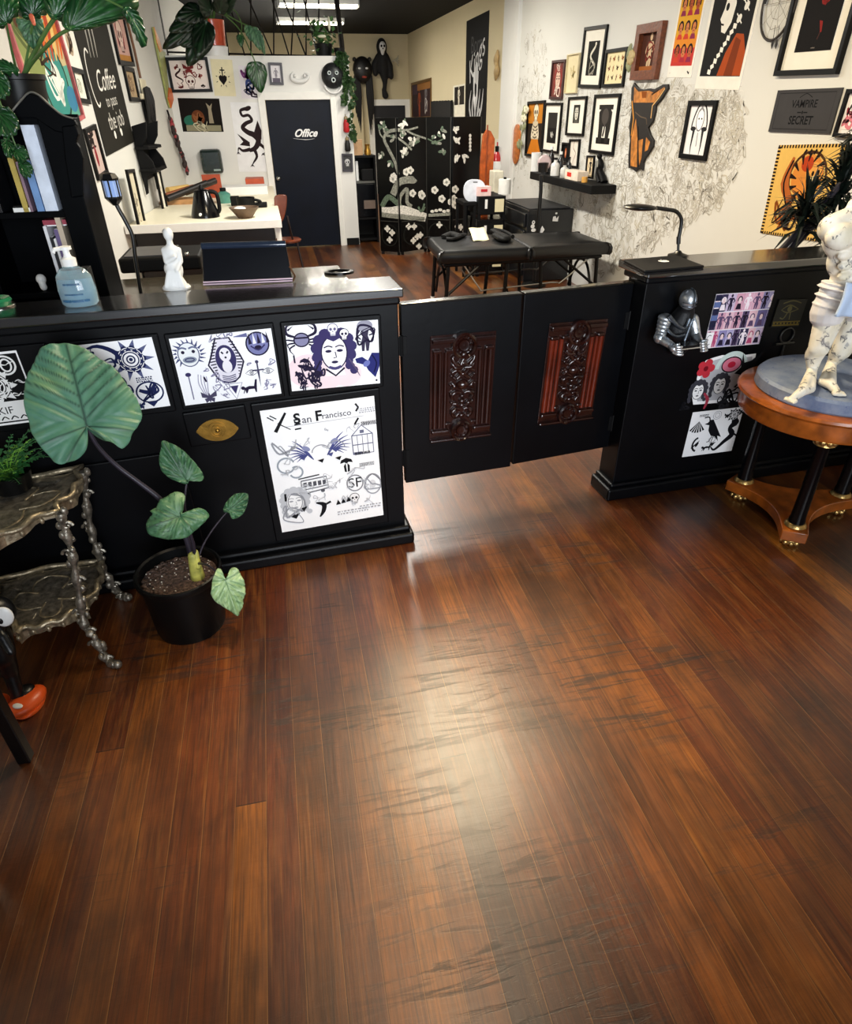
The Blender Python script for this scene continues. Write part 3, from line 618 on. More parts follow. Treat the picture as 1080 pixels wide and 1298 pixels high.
# ------------------------------------------------------------------ printed sheets on the counter and half wall
def sheet(pl, q, name, label, cat, fn, group=None, paper=PAPER, th=.0016, off=.0006):
    f = quad(pl, *q) if len(q) == 4 else rect(pl, *q)
    b = MB(paper).slab(f, th, off); a = Art(b, f, off + th + .0004); fn(a); return tag(b.build(name), label, cat, group)
INK = '251f38'
def art_woman(a):
    a.go(0, 0, 1)
    for u, v, s in ((.2, .3, .26), (.38, .2, .24), (.62, .2, .2)): a.go(u, v, 1).oval(0, 0, s * 1.2, s, 'f5dde2', 24)
    a.go(.16, .78, .5); m_crab(a, INK)
    a.go(.5, .55, .72); a.poly([(-.14, -.25), (.14, -.25), (.22, -.5), (-.22, -.5)], 'f6f0f4'); m_face(a, '2a2446', hair='3d3664'); a.line([(-.2, -.34), (0, -.5), (.2, -.34)], .04, '1c1830'); a.line([(-.13, -.3), (0, -.34), (.13, -.3)], .06, '4c4676', 3)
    for k in range(6): a.line([(-.3 - .03 * k, -.15 - .05 * k), (-.42 - .02 * k, -.32 - .05 * k)], [.04, .01], INK); a.line([(.3 + .03 * k, -.15 - .05 * k), (.42 + .02 * k, -.3 - .05 * k)], [.03, .01], '5a5070')
    a.go(.5, .9, .2); m_skull(a, '6a6488'); a.go(.62, .82, .18); m_skull(a, INK)
    a.go(.85, .78, .48); m_figure(a, '3c364c'); a.oval(0, .3, .25, .18, '9a98a8'); m_scrib(a, INK, random.Random(4), 12, .05, .35)
    a.go(.87, .32, .44); a.poly([(-.45, .25), (-.2, .3), (0, .15), (.15, .42), (.42, .4), (.5, .1), (.4, -.1), (.25, -.48), (0, -.2), (-.1, 0), (-.4, .1)], '2b2f6e'); a.oval(-.05, .05, .14, .1, '6f78b8', 14, 40); a.line([(.15, .35), (.3, .05), (.2, -.3)], .05, '151740', 4)
    for u, v, s in ((.17, .42, .26), (.1, .22, .24), (.22, .28, .3), (.3, .22, .24), (.14, .08, .2), (.27, .1, .22)): a.go(u, v, s); m_mushroom(a, INK); m_scrib(a, INK, random.Random(int(u * 100)), 8, .09, .4)
    a.go(.06, .5, .3).line([(0, .2), (.02, -.2)], .08, INK); a.go(.96, .06, .04).oval(0, 0, .4, .4, INK)
def art_pharaoh(a):
    v = '3a3560'
    a.go(.15, .76, .48)
    for k in range(16):
        t = PI * (-.25 + 1.5 * k / 15); a.line([(.34 * math.cos(t), .3 * math.sin(t)), (.5 * math.cos(t + .1), .46 * math.sin(t + .1))], [.07, .01], '4a5078')
    a.oval(0, -.02, .3, .36, 'eef1f2'); a.ring(0, -.02, .3, .36, .03, '5a6080'); a.oval(0, -.18, .2, .1, '8e98a8'); a.ring(0, -.18, .13, .05, .03, v)
    for x in (-.15, .15): a.oval(x, .06, .05, .05, INK); a.line([(x - .12, .16), (x, .2), (x + .12, .15)], .05, '6a7090', 3)
    a.go(.5, .58, .8); P = [(-.12, .44), (.12, .44), (.26, .1), (.3, -.02), (.18, -.3), (.08, -.38), (-.08, -.38), (-.2, -.3), (-.32, -.02), (-.26, .1)]
    a.poly(P, 'e8e4ee'); a.line(P, .03, INK, closed=True)
    for k in range(12):
        y = .36 - k * .055; x = .15 + .1 * min(1, k / 5) - max(0, k - 7) * .025
        a.line([(-x - .03, y), (-.1 - .02 * min(k, 4), y + .01)], .022, INK); a.line([(x + .03, y), (.1 + .02 * min(k, 4), y + .01)], .022, INK)
    a.oval(0, .06, .18, .26, v, 24); a.oval(0, .14, .1, .13, 'f0ecf2', 18); a.oval(0, -.08, .085, .12, 'f0ecf2', 18); a.line([(-.06, .2), (-.03, .16)], .03, INK); a.line([(.06, .2), (.03, .16)], .03, INK); a.oval(0, .09, .02, .02, INK)
    for k in range(4): a.line([(-.12, -.24 - k * .035), (0, -.27 - k * .035), (.12, -.24 - k * .035)], .016, v, 3)
    a.go(.53, .13, .3); a.line([(-.4, .4), (0, -.42), (.4, .4), (-.4, .4)], .035, '6c6888'); a.poly([(-.2, .28), (.2, .28), (0, -.15)], v)
    a.go(.84, .8, .42); a.oval(0, 0, .36, .38, '7d7fae'); a.ring(0, 0, .38, .4, .05, INK)
    for k in range(5): a.poly([(-.3 + k * .15, .0), (-.26 + k * .15, .4), (-.18 + k * .15, .02)], 'ecebf4' if k % 2 else INK)
    a.oval(0, -.12, .12, .07, INK); a.line([(-.24, -.05), (0, -.22), (.24, -.05)], .05, v, 3); a.line([(-.75, .32), (-.3, .34)], [.02, .14], '6a6c98')
    a.go(.8, .36, .42); m_dagger(a, '4a4660'); a.go(.73, .38, .2); m_eye(a, INK); a.go(.9, .38, .2); m_eye(a, INK)
    a.go(.69, .16, .28); m_cat(a, INK)
    a.go(.1, .28, .5); a.line([(0, .4), (0, -.4)], .03, '6c6888'); a.oval(0, .36, .08, .06, v)
    a.go(.24, .3, .5)
    for k in range(4): a.line([(-.12 + .07 * k, .3 - .03 * k), (-.16 + .08 * k, 0), (-.05 + .03 * k, -.35)], .022, '9b97b0', 4)
    a.line([(.02, .2), (.06, .05)], .05, INK); a.go(.26, .08, .25); m_moth(a, '4a4660')
    r = random.Random(5)
    for u, v_ in ((.36, .4), (.4, .33), (.36, .2), (.45, .22), (.42, .1), (.9, .2), (.93, .12), (.86, .14), (.4, .95), (.5, .97), (.56, .96), (.95, .5), (.72, .5), (.3, .48)):
        a.go(u, v_, .12); m_scrib(a, '8b87a4', r, 6, .1)
    for q in (.38, .42): a.go(q, .2, 1).line([(0, .12), (.12, -.12)], .008, '8b87a4')
def art_lotus(a):
    c = '1f2750'
    a.go(.72, .73, .5); m_flower(a, c)
    for k in range(10): t = 2 * PI * k / 10; a.poly([(.4 * math.cos(t - .15), .4 * math.sin(t - .15)), (.62 * math.cos(t), .62 * math.sin(t)), (.4 * math.cos(t + .15), .4 * math.sin(t + .15))], '5c6288')
    a.go(.82, .24, .44); a.ring(0, 0, .4, .34, .05, c); a.line([(-.3, .1), (0, .0), (.2, .24)], [.1, .16, .08], c, 4); a.oval(.12, .06, .1, .1, c); m_scrib(a, c, random.Random(2), 14, .05, .3); a.poly([(-.2, -.3), (.2, -.3), (0, -.5)], c)
    a.go(.8, .46, .3); m_lines(a, c, 3, .35, .06)
    for u, v in ((.5, .55), (.55, .42), (.6, .3), (.5, .7)): a.go(u, v, .25); a.line([(-.3, .2), (.1, .3), (.2, -.1), (-.2, -.3), (.1, -.4)], [.06, .12, .05], c, 4)
    a.go(.42, .88, .4); a.line([(-.5, .1), (0, .2), (.5, -.1), (.4, -.4)], [.02, .12, .16, .04], c, 4)
    a.go(.34, .88, .16); m_heart(a, c, False); a.go(.18, .7, .5); m_skull(a, c); a.go(.2, .25, .5); m_dagger(a, c); a.go(.4, .3, .5); m_snake(a, c)
    a.go(.68, .06, .15); m_moth(a, c)
def art_woodcut(a):
    k = '121214'; a.fill(k, .02, .03, .98, .97); a.fill('efefef', .04, .05, .96, .33)
    a.go(.5, .2, .38).text('SIKIF', .42, k); r = random.Random(9)
    for q in range(7): a.go(.12 + .13 * q, .09, .1); a.line([(-.5, -.2), (0, .3), (.5, -.1)], .18, k, 3)
    a.go(.78, .82, .3); a.ring(0, 0, .45, .45, .09, 'efefef'); m = a; a.ring(.05, 0, .22, .3, .08, 'efefef')
    a.go(.55, .55, .6); m_flower(a, 'efefef', 8, k); a.go(.3, .5, .4); m_skull(a, k, 'efefef')
    for q in range(46): a.go(r.uniform(.1, .95), r.uniform(.36, .93), .14); a.line([(-.4, r.uniform(-.3, .3)), (0, r.uniform(-.3, .3)), (.4, r.uniform(-.3, .3))], [.02, .14, .02], 'efefef', 3)
def art_city(a):
    k = '1a1a1e'; g = '9a9ca4'; bl = '4a4f86'
    for s, u in (('S', .3), ('F', .49)): a.go(u, .905, .14).text(s, .95, k, 0, .03)
    a.go(.385, .892, .12).text('an', .8, '5a5a62', 0, .01); a.go(.65, .9, .12).text('rancisco', .66, '5a5a62', 0, .01)
    a.line([(-3.8, -.45), (2, -.4)], .05, 'b9b9bf')
    for q in range(3): a.go(.3, .9 - q * .035, .12); a.line([(-.25, 0), (.22, .03)], .12, k)
    a.go(.17, .9, .2); a.line([(-.35, -.45), (.2, .4)], [.16, .1], k); a.line([(-.2, -.05), (.32, -.42)], [.05, .16, .04], k); a.line([(-.6, .3), (-.35, .1)], .05, k); a.line([(-.48, .36), (-.22, .16)], .05, k)
    a.go(.36, .66, .36); m_wing(a, bl, -1); a.go(.56, .68, .36); m_wing(a, bl, 1); a.go(.34, .67, .2); a.oval(0, 0, .2, .12, '8a8fb4', 12, -30); a.go(.6, .7, .2); a.oval(0, 0, .2, .12, '8a8fb4', 12, 30)
    a.go(.47, .63, .2); a.ring(0, 0, .4, .34, .05, g, a0=0, a1=180); a.ring(.7, .1, .4, .34, .05, g, a0=0, a1=180)
    a.go(.86, .68, .32); m_house(a, '6b6e86'); a.go(.85, .575, .14); m_lines(a, k, 2, .5, .12)
    a.go(.69, .5, .2); m_mushroom(a, k); a.go(.88, .485, .14); m_lines(a, '77777c', 3, .5, .08)
    a.go(.15, .7, .2); m_scrib(a, g, random.Random(3), 8, .07); a.go(.16, .56, .18); a.ring(-.1, 0, .42, .42, .09, '9aa2ac', a0=20, a1=330); a.ring(.35, -.45, .32, .32, .09, '9aa2ac', a0=-160, a1=120)
    a.go(.37, .36, .28); m_tram(a, '55565e'); a.line([(-.5, .34), (.2, .4)], .04, k)
    a.go(.75, .33, .17); a.ring(0, 0, .45, .5, .07, '8a8a90'); a.text('SF', .85, k)
    a.go(.92, .3, .3); a.ring(0, 0, .26, .36, .04, g); a.oval(0, .0, .1, .15, 'd8d8dc'); a.line([(-.26, .1), (0, .36), (.26, .1)], .04, '77777c', 3); m_scrib(a, g, random.Random(8), 8, .04, .3)
    a.go(.17, .25, .3); m_face(a, 'a2a4aa', 'f4f4f6', hair='c4c6cc'); a.ring(0, 0, .22, .32, .03, '8d8f96'); a.line([(-.1, .3), (.24, .15), (.3, -.3)], .06, '8d8f96', 3); a.go(.09, .3, .1).line([(0, .4), (-.05, -.4)], .2, k)
    a.go(.17, .14, .3); a.poly([(-.3, 0), (.1, .05), (-.05, -.15)], k); a.poly([(.15, .2), (.35, .25), (.22, .05)], k); m_scrib(a, g, random.Random(12), 10, .05, .45)
    a.go(.42, .15, .2); a.line([(-.3, .4), (.05, .25), (0, -.1), (-.2, -.4)], [.06, .24, .2, .06], k, 4); a.line([(.05, .2), (.4, .35)], .1, k)
    for q in range(3): a.go(.57 + q * .05, .185 + q * .006, .08).poly([(-.3, -.3), (.3, -.25), (0, .4)], k)
    a.go(.73, .2, .12); m_skull(a, '3a3a3e'); a.go(.81, .14, .16); a.go(.7, .1, .3); m_lines(a, 'a6a6ac', 2, .5, .04); a.go(.88, .12, .3); m_lines(a, 'a6a6ac', 2, .36, .04)
    a.go(.86, .935, .12); a.line([(-.3, .3), (-.1, 0), (-.3, -.3)], .14, k); a.go(.82, .83, .1); a.line([(.2, .3), (-.2, -.3)], .16, k); a.go(.93, .92, .2); m_lines(a, 'a6a6ac', 3, .4, .05); a.go(.93, .815, .14); m_lines(a, '66666c', 3, .5, .09)
    r = random.Random(17)
    for q in range(34): a.go(r.uniform(.1, .92), r.uniform(.12, .82), .09); m_scrib(a, 'c3c5cb', r, 5, .08)
    for u, v in ((.46, .56), (.62, .56), (.3, .6), (.55, .6)): a.go(u, v, .1); a.poly([(-.3, .1), (.3, .2), (.1, -.2)], k if v < .57 else bl)
sheet(CF, ((361.1, 412.7), (478.8, 405.4), (481.7, 485.1), (369.8, 496.2)), 'flash_sheet', 'tattoo flash sheet of a dark haired woman with crab and mushrooms nearest the gates', 'print', art_woman, 'flash sheets on the counter front')
sheet(CF, ((214.4, 428.9), (343.8, 416.3), (356.3, 498.1), (234.7, 514.4)), 'flash_sheet', 'tattoo flash sheet with a striped pharaoh cobra at its centre, second drawer from the gates', 'print', art_pharaoh, 'flash sheets on the counter front')
sheet(CF, ((72, 440), (193, 427.5), (215.3, 513.6), (100, 530)), 'flash_sheet', 'tattoo flash sheet with a blue lotus, partly hidden by the big green leaf', 'print', art_lotus, 'flash sheets on the counter front')
sheet(CF, ((-70, 454), (29.2, 443.6), (47, 533), (-45, 545)), 'flash_sheet', 'black and white woodcut flash sheet at the left edge of the counter front', 'print', art_woodcut, 'flash sheets on the counter front')
sheet(CF, ((330.5, 519.8), (475, 502.2), (485.1, 651.9), (356.5, 675.5)), 'flash_poster', 'large white poster lettered San Francisco on the lower cabinet door', 'poster', art_city)
# half wall
def art_collage(a):
    r = random.Random(31); cols = ['b79ab8', 'd8a8bc', '8d86b4', 'c6b4d0', '6a6290', 'e0b8c4', '3a3450', 'cf9cb0', 'a8a0c8', '5b4a6a']
    a.fill('e9e2ea')
    for j in range(3):
        u = .0
        while u < .99:
            w = r.uniform(.1, .17); v0 = j / 3
            a.fill(r.choice(cols), u + .005, v0 + .01, min(.995, u + w), v0 + .325)
            a.go(u + w / 2, v0 + .17, .3); c = r.choice(['2a2238', '5a4868', 'f0e4ec', '241c2c', 'b04a70'])
            if r.random() < .5: m_figure(a, c)
            else: a.oval(0, .1, .12, .17, 'e8cfd2'); a.ring(0, .12, .14, .2, .07, c, a0=-20, a1=200); a.poly([(-.2, -.45), (.2, -.45), (.12, -.1), (-.12, -.1)], c)
            u += w
    for k in range(5): a.fill('5a6a9a' if k % 2 else '23243c', 0, .4 + k * .12, .11, .5 + k * .12)
    a.fill('f2f0f2', .0, .0, .12, .3); a.go(.06, .16, .2); a.ring(0, 0, .3, .45, .06, '2a2a30', a0=60, a1=300)
sheet(PF, ((905.3, 373.5), (980.3, 368), (962.5, 436), (893.5, 441)), 'photo_collage', 'mauve and pink photo collage, topmost of three sheets on the half wall', 'print', art_collage, 'sheets on the half wall')
def art_crow(a):
    k = '15151a'
    a.go(.5, .55, .6); m_bird(a, k); a.go(.84, .4, .75); a.line([(.12, .35), (-.02, .2), (.1, 0), (-.1, -.2), (-.35, -.42), (-.5, -.3)], [.22, .12, .18, .12, .07, .02], k, 5); a.oval(.1, .38, .13, .1, k, 14, -30); a.line([(.1, .05), (.28, -.05)], .06, k)
    a.go(.17, .66, .36); [a.poly([(0, .35), (math.sin(q) * .75, .35 - math.cos(q) * .7), (math.sin(q + .16) * .75, .35 - math.cos(q + .16) * .7)], k) for q in (-.75, -.5, -.25, 0, .25, .5)]
    a.go(.84, .85, .34); m_flower(a, k, 8, 'ececee'); a.go(.7, .84, .15); m_moth(a, k); a.go(.97, .9, .14); m_moth(a, k)
    a.go(.2, .26, .3); a.ring(.2, 0, .4, .5, .14, k, a0=100, a1=260); m_scrib(a, k, random.Random(2), 6, .1, .3)
    a.go(.45, .17, .26); m_cat(a, k); a.go(.52, .33, .2); a.ring(0, 0, .4, .3, .06, '8a8a90'); a.go(.24, .92, .3); m_lines(a, k, 2, .35, .06); a.go(.5, .88, .26); a.ring(0, 0, .36, .34, .04, 'b5b5ba'); a.ring(0, 0, .2, .2, .04, 'b5b5ba')
    a.go(.55, .2, .14); a.poly([(-.5, .3), (.5, .5), (0, -.2)], k); a.go(.32, .8, .18); a.line([(-.4, .3), (.2, .3), (.4, -.2)], .14, k, 3)
sheet(PF, ((877.6, 523), (938.6, 516), (931.2, 570.5), (864.6, 579)), 'flash_sheet', 'white flash sheet with a black crow, lowest of three sheets on the half wall', 'print', art_crow, 'sheets on the half wall')
# die cut sticker between them
out = [(878.5, 512.8), (877, 503), (884, 494), (883, 480), (886, 468), (895, 456.5), (905, 453), (915.5, 450), (932, 451), (943, 450), (958, 448), (956, 460), (954.4, 472), (950.7, 488), (947, 496), (938, 508), (915.5, 510)]
f = rect(PF, (864, 448), (958, 513)); pts = [PF.hit(*q) for q in out]; P2 = [((p - f.O).dot(f.U), (p - f.O).dot(f.V)) for p in pts]
b = MB(PAPER).prism(P2, f, .0016, .0006); a = Art(b, f, .003)
def outp(k): # shrink towards the middle
    cx = sum(p[0] for p in P2) / len(P2); cy = sum(p[1] for p in P2) / len(P2); return [(cx + (x - cx) * k, cy + (y - cy) * k) for x, y in P2]
a.st = (0, 0, 1, 0); a.poly(outp(.88), 'b9bac0')
a.go(.3, .72, .42); [a.oval(.22 * math.cos(q), .22 * math.sin(q), .16, .15, 'c23340', 12) for q in (0, 1.2, 2.5, 3.7, 5)]; a.oval(0, 0, .1, .1, '7a1420', 10)
a.go(.58, .74, .5); a.ring(0, -.1, .5, .45, .14, 'cfe0dc', a0=0, a1=180); a.oval(0, 0, .34, .24, 'd77a92'); a.oval(0, 0, .14, .1, 'b5223c'); a.ring(0, 0, .34, .24, .04, '1a1a1e')
a.go(.78, .68, .46); m_wolf(a, '1d1e22'); a.go(.76, .42, .3); m_wolf(a, '2a2b30'); a.line([(-.3, -.2), (.3, .2)], .08, 'e4e4e6')
for u, v, s in ((.27, .36, .36), (.5, .42, .38)): a.go(u, v, s); m_face(a, '2a2a30', 'f0f0f0', hair='3c3c44')
a.go(.4, .2, .3); a.line([(-.3, .4), (0, 0), (-.1, -.5)], [.1, .2, .1], 'a83a4c', 4); a.go(.66, .22, .3); m_scrib(a, '151518', random.Random(5), 14, .1, .45); a.go(.16, .14, .2); m_scrib(a, '1b1b1f', random.Random(8), 12, .14, .4); a.go(.6, .14, .3); m_scrib(a, '2a2a2e', random.Random(9), 12, .1, .4)
tag(b.build('die_cut_print'), 'wavy edged print of faces, red flower and wolf, middle of three on the half wall', 'print', 'sheets on the half wall')
# eye of horus plaque and ankh
GOLD = mat('dull_gold', '8d7a34', .4, .7, var=.2); DKP = mat('black_slate', '14150f', .55, var=.3)
f = quad(PF, (985.8, 379.6), (1021, 378.5), (1012, 412.5), (976.5, 414)); b = MB(DKP).slab(f, .008, .0005); a = Art(b, f, .0088)
a.go(.5, .62, .8); a.line([(-.5, .3), (0, .42), (.5, .3)], [.05, .07, .04], '6a6446', 4); a.line([(-.5, .0), (-.1, .22), (.45, .02)], [.02, .07, .03], '6a6446', 4); a.line([(-.5, .0), (-.1, -.12), (.45, .02)], [.02, .05, .03], '6a6446', 4); a.oval(-.05, .05, .13, .13, '6a6446'); a.line([(-.1, -.1), (-.25, -.4), (-.45, -.35)], .05, '6a6446', 4); a.line([(.05, -.1), (.1, -.45)], .05, '6a6446')
a.fill(GOLD, .02, .04, .98, .08); a.fill(GOLD, .02, .17, .98, .2)
for k in range(8): a.fill(GOLD, .04 + k * .12, .1, .1 + k * .12, .15)
tag(b.build('eye_plaque'), 'small black plaque with a dull gold eye of Horus on the half wall', 'plaque')
f = rect(PF, (987, 415), (1000, 454)); b = MB(mat('pewter', '4a4a48', .4, .8, var=.2)); w, h = f.w, f.h
b.tube([f.at(w * .5 + .32 * w * math.sin(q), h * .74 + .22 * h * math.cos(q), .006) for q in [2 * PI * k / 20 for k in range(21)]], .005, 8)
b.tube([f.at(w * .05, h * .5, .006), f.at(w * .95, h * .5, .006)], [.007, .004, .007], 8); b.tube([f.at(w * .5, h * .52, .006), f.at(w * .5, 0, .006)], [.004, .008], 8)
tag(b.build('ankh', smooth=50), 'small grey metal ankh hung under the eye plaque', 'ornament')
# knight bust holding a tray, fixed to the half wall
STEEL = mat('worn_steel', 'd2d8de', .3, .85, var=.35, scale=40, bump=.3, bscale=60); STEELD = mat('dark_steel', '6a727c', .32, .9, var=.4, scale=40, bump=.3, bscale=60); CLOTH = mat('black_mail', '0b0c10', .5, .3, bump=.4, bscale=200)
KP = PF.off(.07)
def kp(x, y, d=0.0): return PF.off(.05 + d).hit(x, y)
kn = thing('knight_bust', 'silver armoured knight figurine holding out a black tray on the half wall', 'figurine', kp(855, 425, -.04))
hc = kp(872, 380, .02); b = MB(STEEL)
b.ball(hc, (.036, .044, .047), 20, 14); b.build('helmet', kn, 60)
b = MB(STEELD); b.tube([hc + V3((.0 + .006, -.044 * math.cos(q) - .004, .05 * math.sin(q))) for q in [(-.5 + 2.2 * k / 12) for k in range(13)]], .005, 6)
b.tube([hc + V3((.036 * math.sin(q), -.045 * math.cos(q), -.006)) for q in [(-1.2 + 2.4 * k / 12) for k in range(13)]], .003, 6)
b.tube([hc + V3((.036 * math.sin(q), -.044 * math.cos(q), -.022)) for q in [(-1.2 + 2.4 * k / 12) for k in range(13)]], .0025, 6); b.build('visor_ridge', kn, 60)
nk = kp(868, 396, .0); tc = kp(858, 415, -.015)
b = MB(CLOTH); b.cap(hc - V3((0, 0, .02)), .03, nk, .04); b.cap(nk, .045, tc, .065); b.cap(tc, .068, kp(860, 436, -.02), .055); b.build('mail_coat', kn, remesh=.006, relax=2)
b = MB(STEEL)
sh, el, wr = kp(843, 404, .0), kp(836, 428, .03), kp(851, 438, .085)
for k in range(5):
    p = sh.lerp(el, k / 5); b.ball(p, (.034 - .002 * k, .034 - .002 * k, .022), 16, 8, Matrix.Rotation(.25, 3, 'Y'))
b.build('pauldron', kn, 60)
b = MB(STEEL); b.cap(sh, .026, el, .023); b.cap(el, .027, el, .028); b.cap(el, .023, wr, .018); b.build('arm_plate', kn, 60)
b = MB(STEEL); sh2, el2, wr2 = kp(878, 405, 0), kp(882, 424, .03), kp(888, 436, .08); b.cap(sh2, .028, el2, .022); b.cap(el2, .022, wr2, .017); b.build('arm_plate', kn, 60)
b = MB(STEELD); P = [kp(848, 400, .048), kp(858, 412, .055), kp(868, 416, .058), kp(874, 404, .05)]; b.tube(smooth_pts(P), .009, 8); b.tube([kp(866, 436, .05), kp(878, 404, .05)], .008, 8); b.tube(smooth_pts([kp(846, 418, .055), kp(856, 426, .06), kp(868, 424, .06)]), .007, 8); b.build('breast_strap', kn, 60)
ta, tb_ = kp(857, 441, .115), kp(890, 436, .115); d = (tb_ - ta).normalized()
b = MB(BLKG); b.box((ta + tb_) / 2 + V3((0, .02, 0)), ((tb_ - ta).length, .07, .012), Matrix.Rotation(.09, 3, 'Z')); tr = b.build('tray', kn, bevel=.002)
b = MB(mat('tray_edge', 'b9b0a0', .4)); b.box((ta + tb_) / 2 + V3((0, -.017, -.006)), ((tb_ - ta).length, .004, .004), Matrix.Rotation(.09, 3, 'Z')); b.build('tray_rim', tr)
for s, w_ in ((0, wr), (1, wr2)):
    b = MB(STEEL); pc = (ta if s == 0 else tb_) + V3(((-.012 if s == 0 else .008), .0, -.003)); b.cap(w_, .017, pc, .016)
    for k in range(4):
        q = pc + V3((.004 * k, -.018, -.012 * k + .014)); dx = .03 if s == 0 else -.03
        b.tube(smooth_pts([pc + V3((0, 0, -.008 * k + .008)), q, q + V3((dx * .7, -.006, -.001)), q + V3((dx, .004, -.002))], 3), .0055, 6)
    b.tube(smooth_pts([pc + V3((0, 0, .014)), pc + V3((.008, -.01, .022)), pc + V3((.02 if s == 0 else -.02, -.006, .02))], 3), .006, 6)
    b.build('hand', kn, 60)
# ------------------------------------------------------------------ plants, stands and statue in the front room
def leaf_mat(name, a, b, c, vein, rough=.38):
    m, t = newmat(name); P = t.obj()
    col = t.ramp(t.noise(P, 9, 4, .6), [(.25, a), (.5, b), (.78, c)])
    at = t.new('ShaderNodeAttribute', attribute_name='mark')
    col = t.mix(at.outputs['Fac'], col, vein); t.l.new(col, t.b.inputs['Base Color'])
    t.b.inputs['Roughness'].default_value = rough; t.b.inputs['Subsurface Weight'].default_value = 0
    t.bump(t.math('ADD', at.outputs['Fac'], t.math('MULTIPLY', t.noise(P, 60, 3), .3)), .25, .004); return m
LEAFB = leaf_mat('grey_green_leaf', '33604a', '4d7d66', '678a5e', '17362a', .5); LEAFM = leaf_mat('mid_green_leaf', '244a32', '436e4c', '74946a', '1c3a28', .48); LEAFL = leaf_mat('pale_green_leaf', '6f9466', '93b283', 'b4c79c', '4d7048')
LEAFD = leaf_mat('dark_green_leaf', '08200f', '12381a', '245a26', '2c6030', .32)
LEAFK = leaf_mat('black_green_leaf', '040d07', '0a1c0e', '143018', '1a3a1e', .35)
def segd(p, a, b):
    ab = b - a; t = max(0, min(1, (p - a).dot(ab) / max(1e-9, ab.dot(ab)))); return (p - a - ab * t).length
def leafmesh(name, parent, out, att, tip, n, m, bulge=.02, wave=.008, rings=16, N=84, vw=.0022, seed=1, lat=5):
    """blade grown from outline points out (3D), stalk joint att, tip point; n is the facing direction"""
    r = random.Random(seed); n = V3(n).normalized(); P = smooth_pts(out, 6, True); L = [0]
    for i in range(len(P)): L.append(L[-1] + (P[(i + 1) % len(P)] - P[i]).length)
    O = []; j = 0
    for k in range(N):
        d = L[-1] * k / N
        while L[j + 1] < d: j += 1
        O.append(P[j].lerp(P[(j + 1) % len(P)], (d - L[j]) / max(1e-9, L[j + 1] - L[j])))
    size = max((p - att).length for p in O); mid = (tip - att); md = mid.normalized(); sd = n.cross(md)
    V = [(att, tip)]
    for k in range(lat):
        s0 = att + mid * (.08 + .8 * k / lat)
        for sg in (-1, 1):
            e = s0 + (sd * sg * .75 + md * .6) * size * (.75 - .45 * k / lat); V.append((s0, e))
    for sg in (-1, 1):
        V.append((att, att + (sd * sg * .8 - md * .25) * size * .8)); V.append((att, att + (sd * sg * .45 - md * .6) * size * .6))
    vs = [att]; mk = [1.0]
    for q in range(1, rings + 1):
        s = q / rings
        for k, p in enumerate(O):
            c = att + (p - att) * s; dd = min(segd(c, *v) * (1 if i == 0 else 1.5) for i, v in enumerate(V)); mark = math.exp(-(dd / vw) ** 2) * (.9 if q < rings else .5)
            u = (c - att).dot(sd) / size
            h = bulge * (math.sin(s * PI * .5) - s * s * 1.1) - abs(u) * 0 + wave * s * s * math.sin(k * 2 * PI / N * 11 + seed) + wave * .6 * math.cos(dd / size * 40) * s
            vs.append(c + n * (h - mark * wave * .35)); mk.append(mark)
    fs = [(0, 1 + k, 1 + (k + 1) % N) for k in range(N)]
    for q in range(rings - 1):
        a0 = 1 + q * N; fs += [(a0 + k, a0 + N + k, a0 + N + (k + 1) % N, a0 + (k + 1) % N) for k in range(N)]
    b = MB(m); b.add(vs, fs); b.attr = mk; o = b.build(name, parent, 80)
    s = o.modifiers.new('solid', 'SOLIDIFY'); s.thickness = .0012; return o
def pxo(P, k, ox, oy, pl): return [pl.hit(ox + x * k, oy + y * k) for x, y in P]
potc = V3((-.545, 2.155, 0)); zr = ony(243, 752, 1.99).z
SOIL = mat('dark_potting_mix', '54423a', .8, var=.8, scale=90, bump=1, bscale=120)
pt = thing('potted_elephant_ear', 'elephant ear plant with one huge leaf in a black pot before the counter', 'potted plant', potc)
POTM = mat('black_plastic_pot', '050607', .4, spec=.25)
MB(POTM).lathe([(.001, .004), (.13, .004), (.134, 0), (.138, .02), (.15, zr - .03), (.162, zr - .028), (.166, zr - .012), (.165, zr), (.158, zr + .003), (.15, zr - .004), (.147, zr - .045), (.001, zr - .045)], potc, 48).build('pot', pt, 40)
b = MB(SOIL); r = random.Random(3); b.lathe([(.148, zr - .05), (.146, zr - .043), (.1, zr - .036), (.001, zr - .03)], potc, 40)
for k in range(330):
    q, d = r.uniform(0, 6.28), .138 * math.sqrt(r.random()); s = r.uniform(.004, .013); b.ball(potc + V3((d * math.cos(q), d * math.sin(q), zr - .038)), (s, s * r.uniform(.6, 1), s * .7), 6, 4)
b.build('soil', pt, 60)
b = MB(mat('perlite', 'cfc6b8', .8));
for k in range(40):
    q, d = r.uniform(0, 6.28), .135 * math.sqrt(r.random()); b.ball(potc + V3((d * math.cos(q), d * math.sin(q), zr - .03)), r.uniform(.002, .004), 5, 4)
o = b.build('bark_chips', pt); o['kind'] = 'stuff'; lab(o, 'pale bark and perlite chips')
bl = ony(247, 716, 2.13); b = MB(mat('yellow_green_corm', 'b9b75a', .5, var=.4, scale=25)); b.cap((bl.x, bl.y, zr - .03), .028, bl + V3((0, 0, .045)), .018); b.cap(bl + V3((.012, -.01, .0)), .014, bl + V3((.015, 0, .06)), .009); b.build('corm', pt, 60)
STEM = mat('purple_black_stem', '2a2530', .4, var=.3)
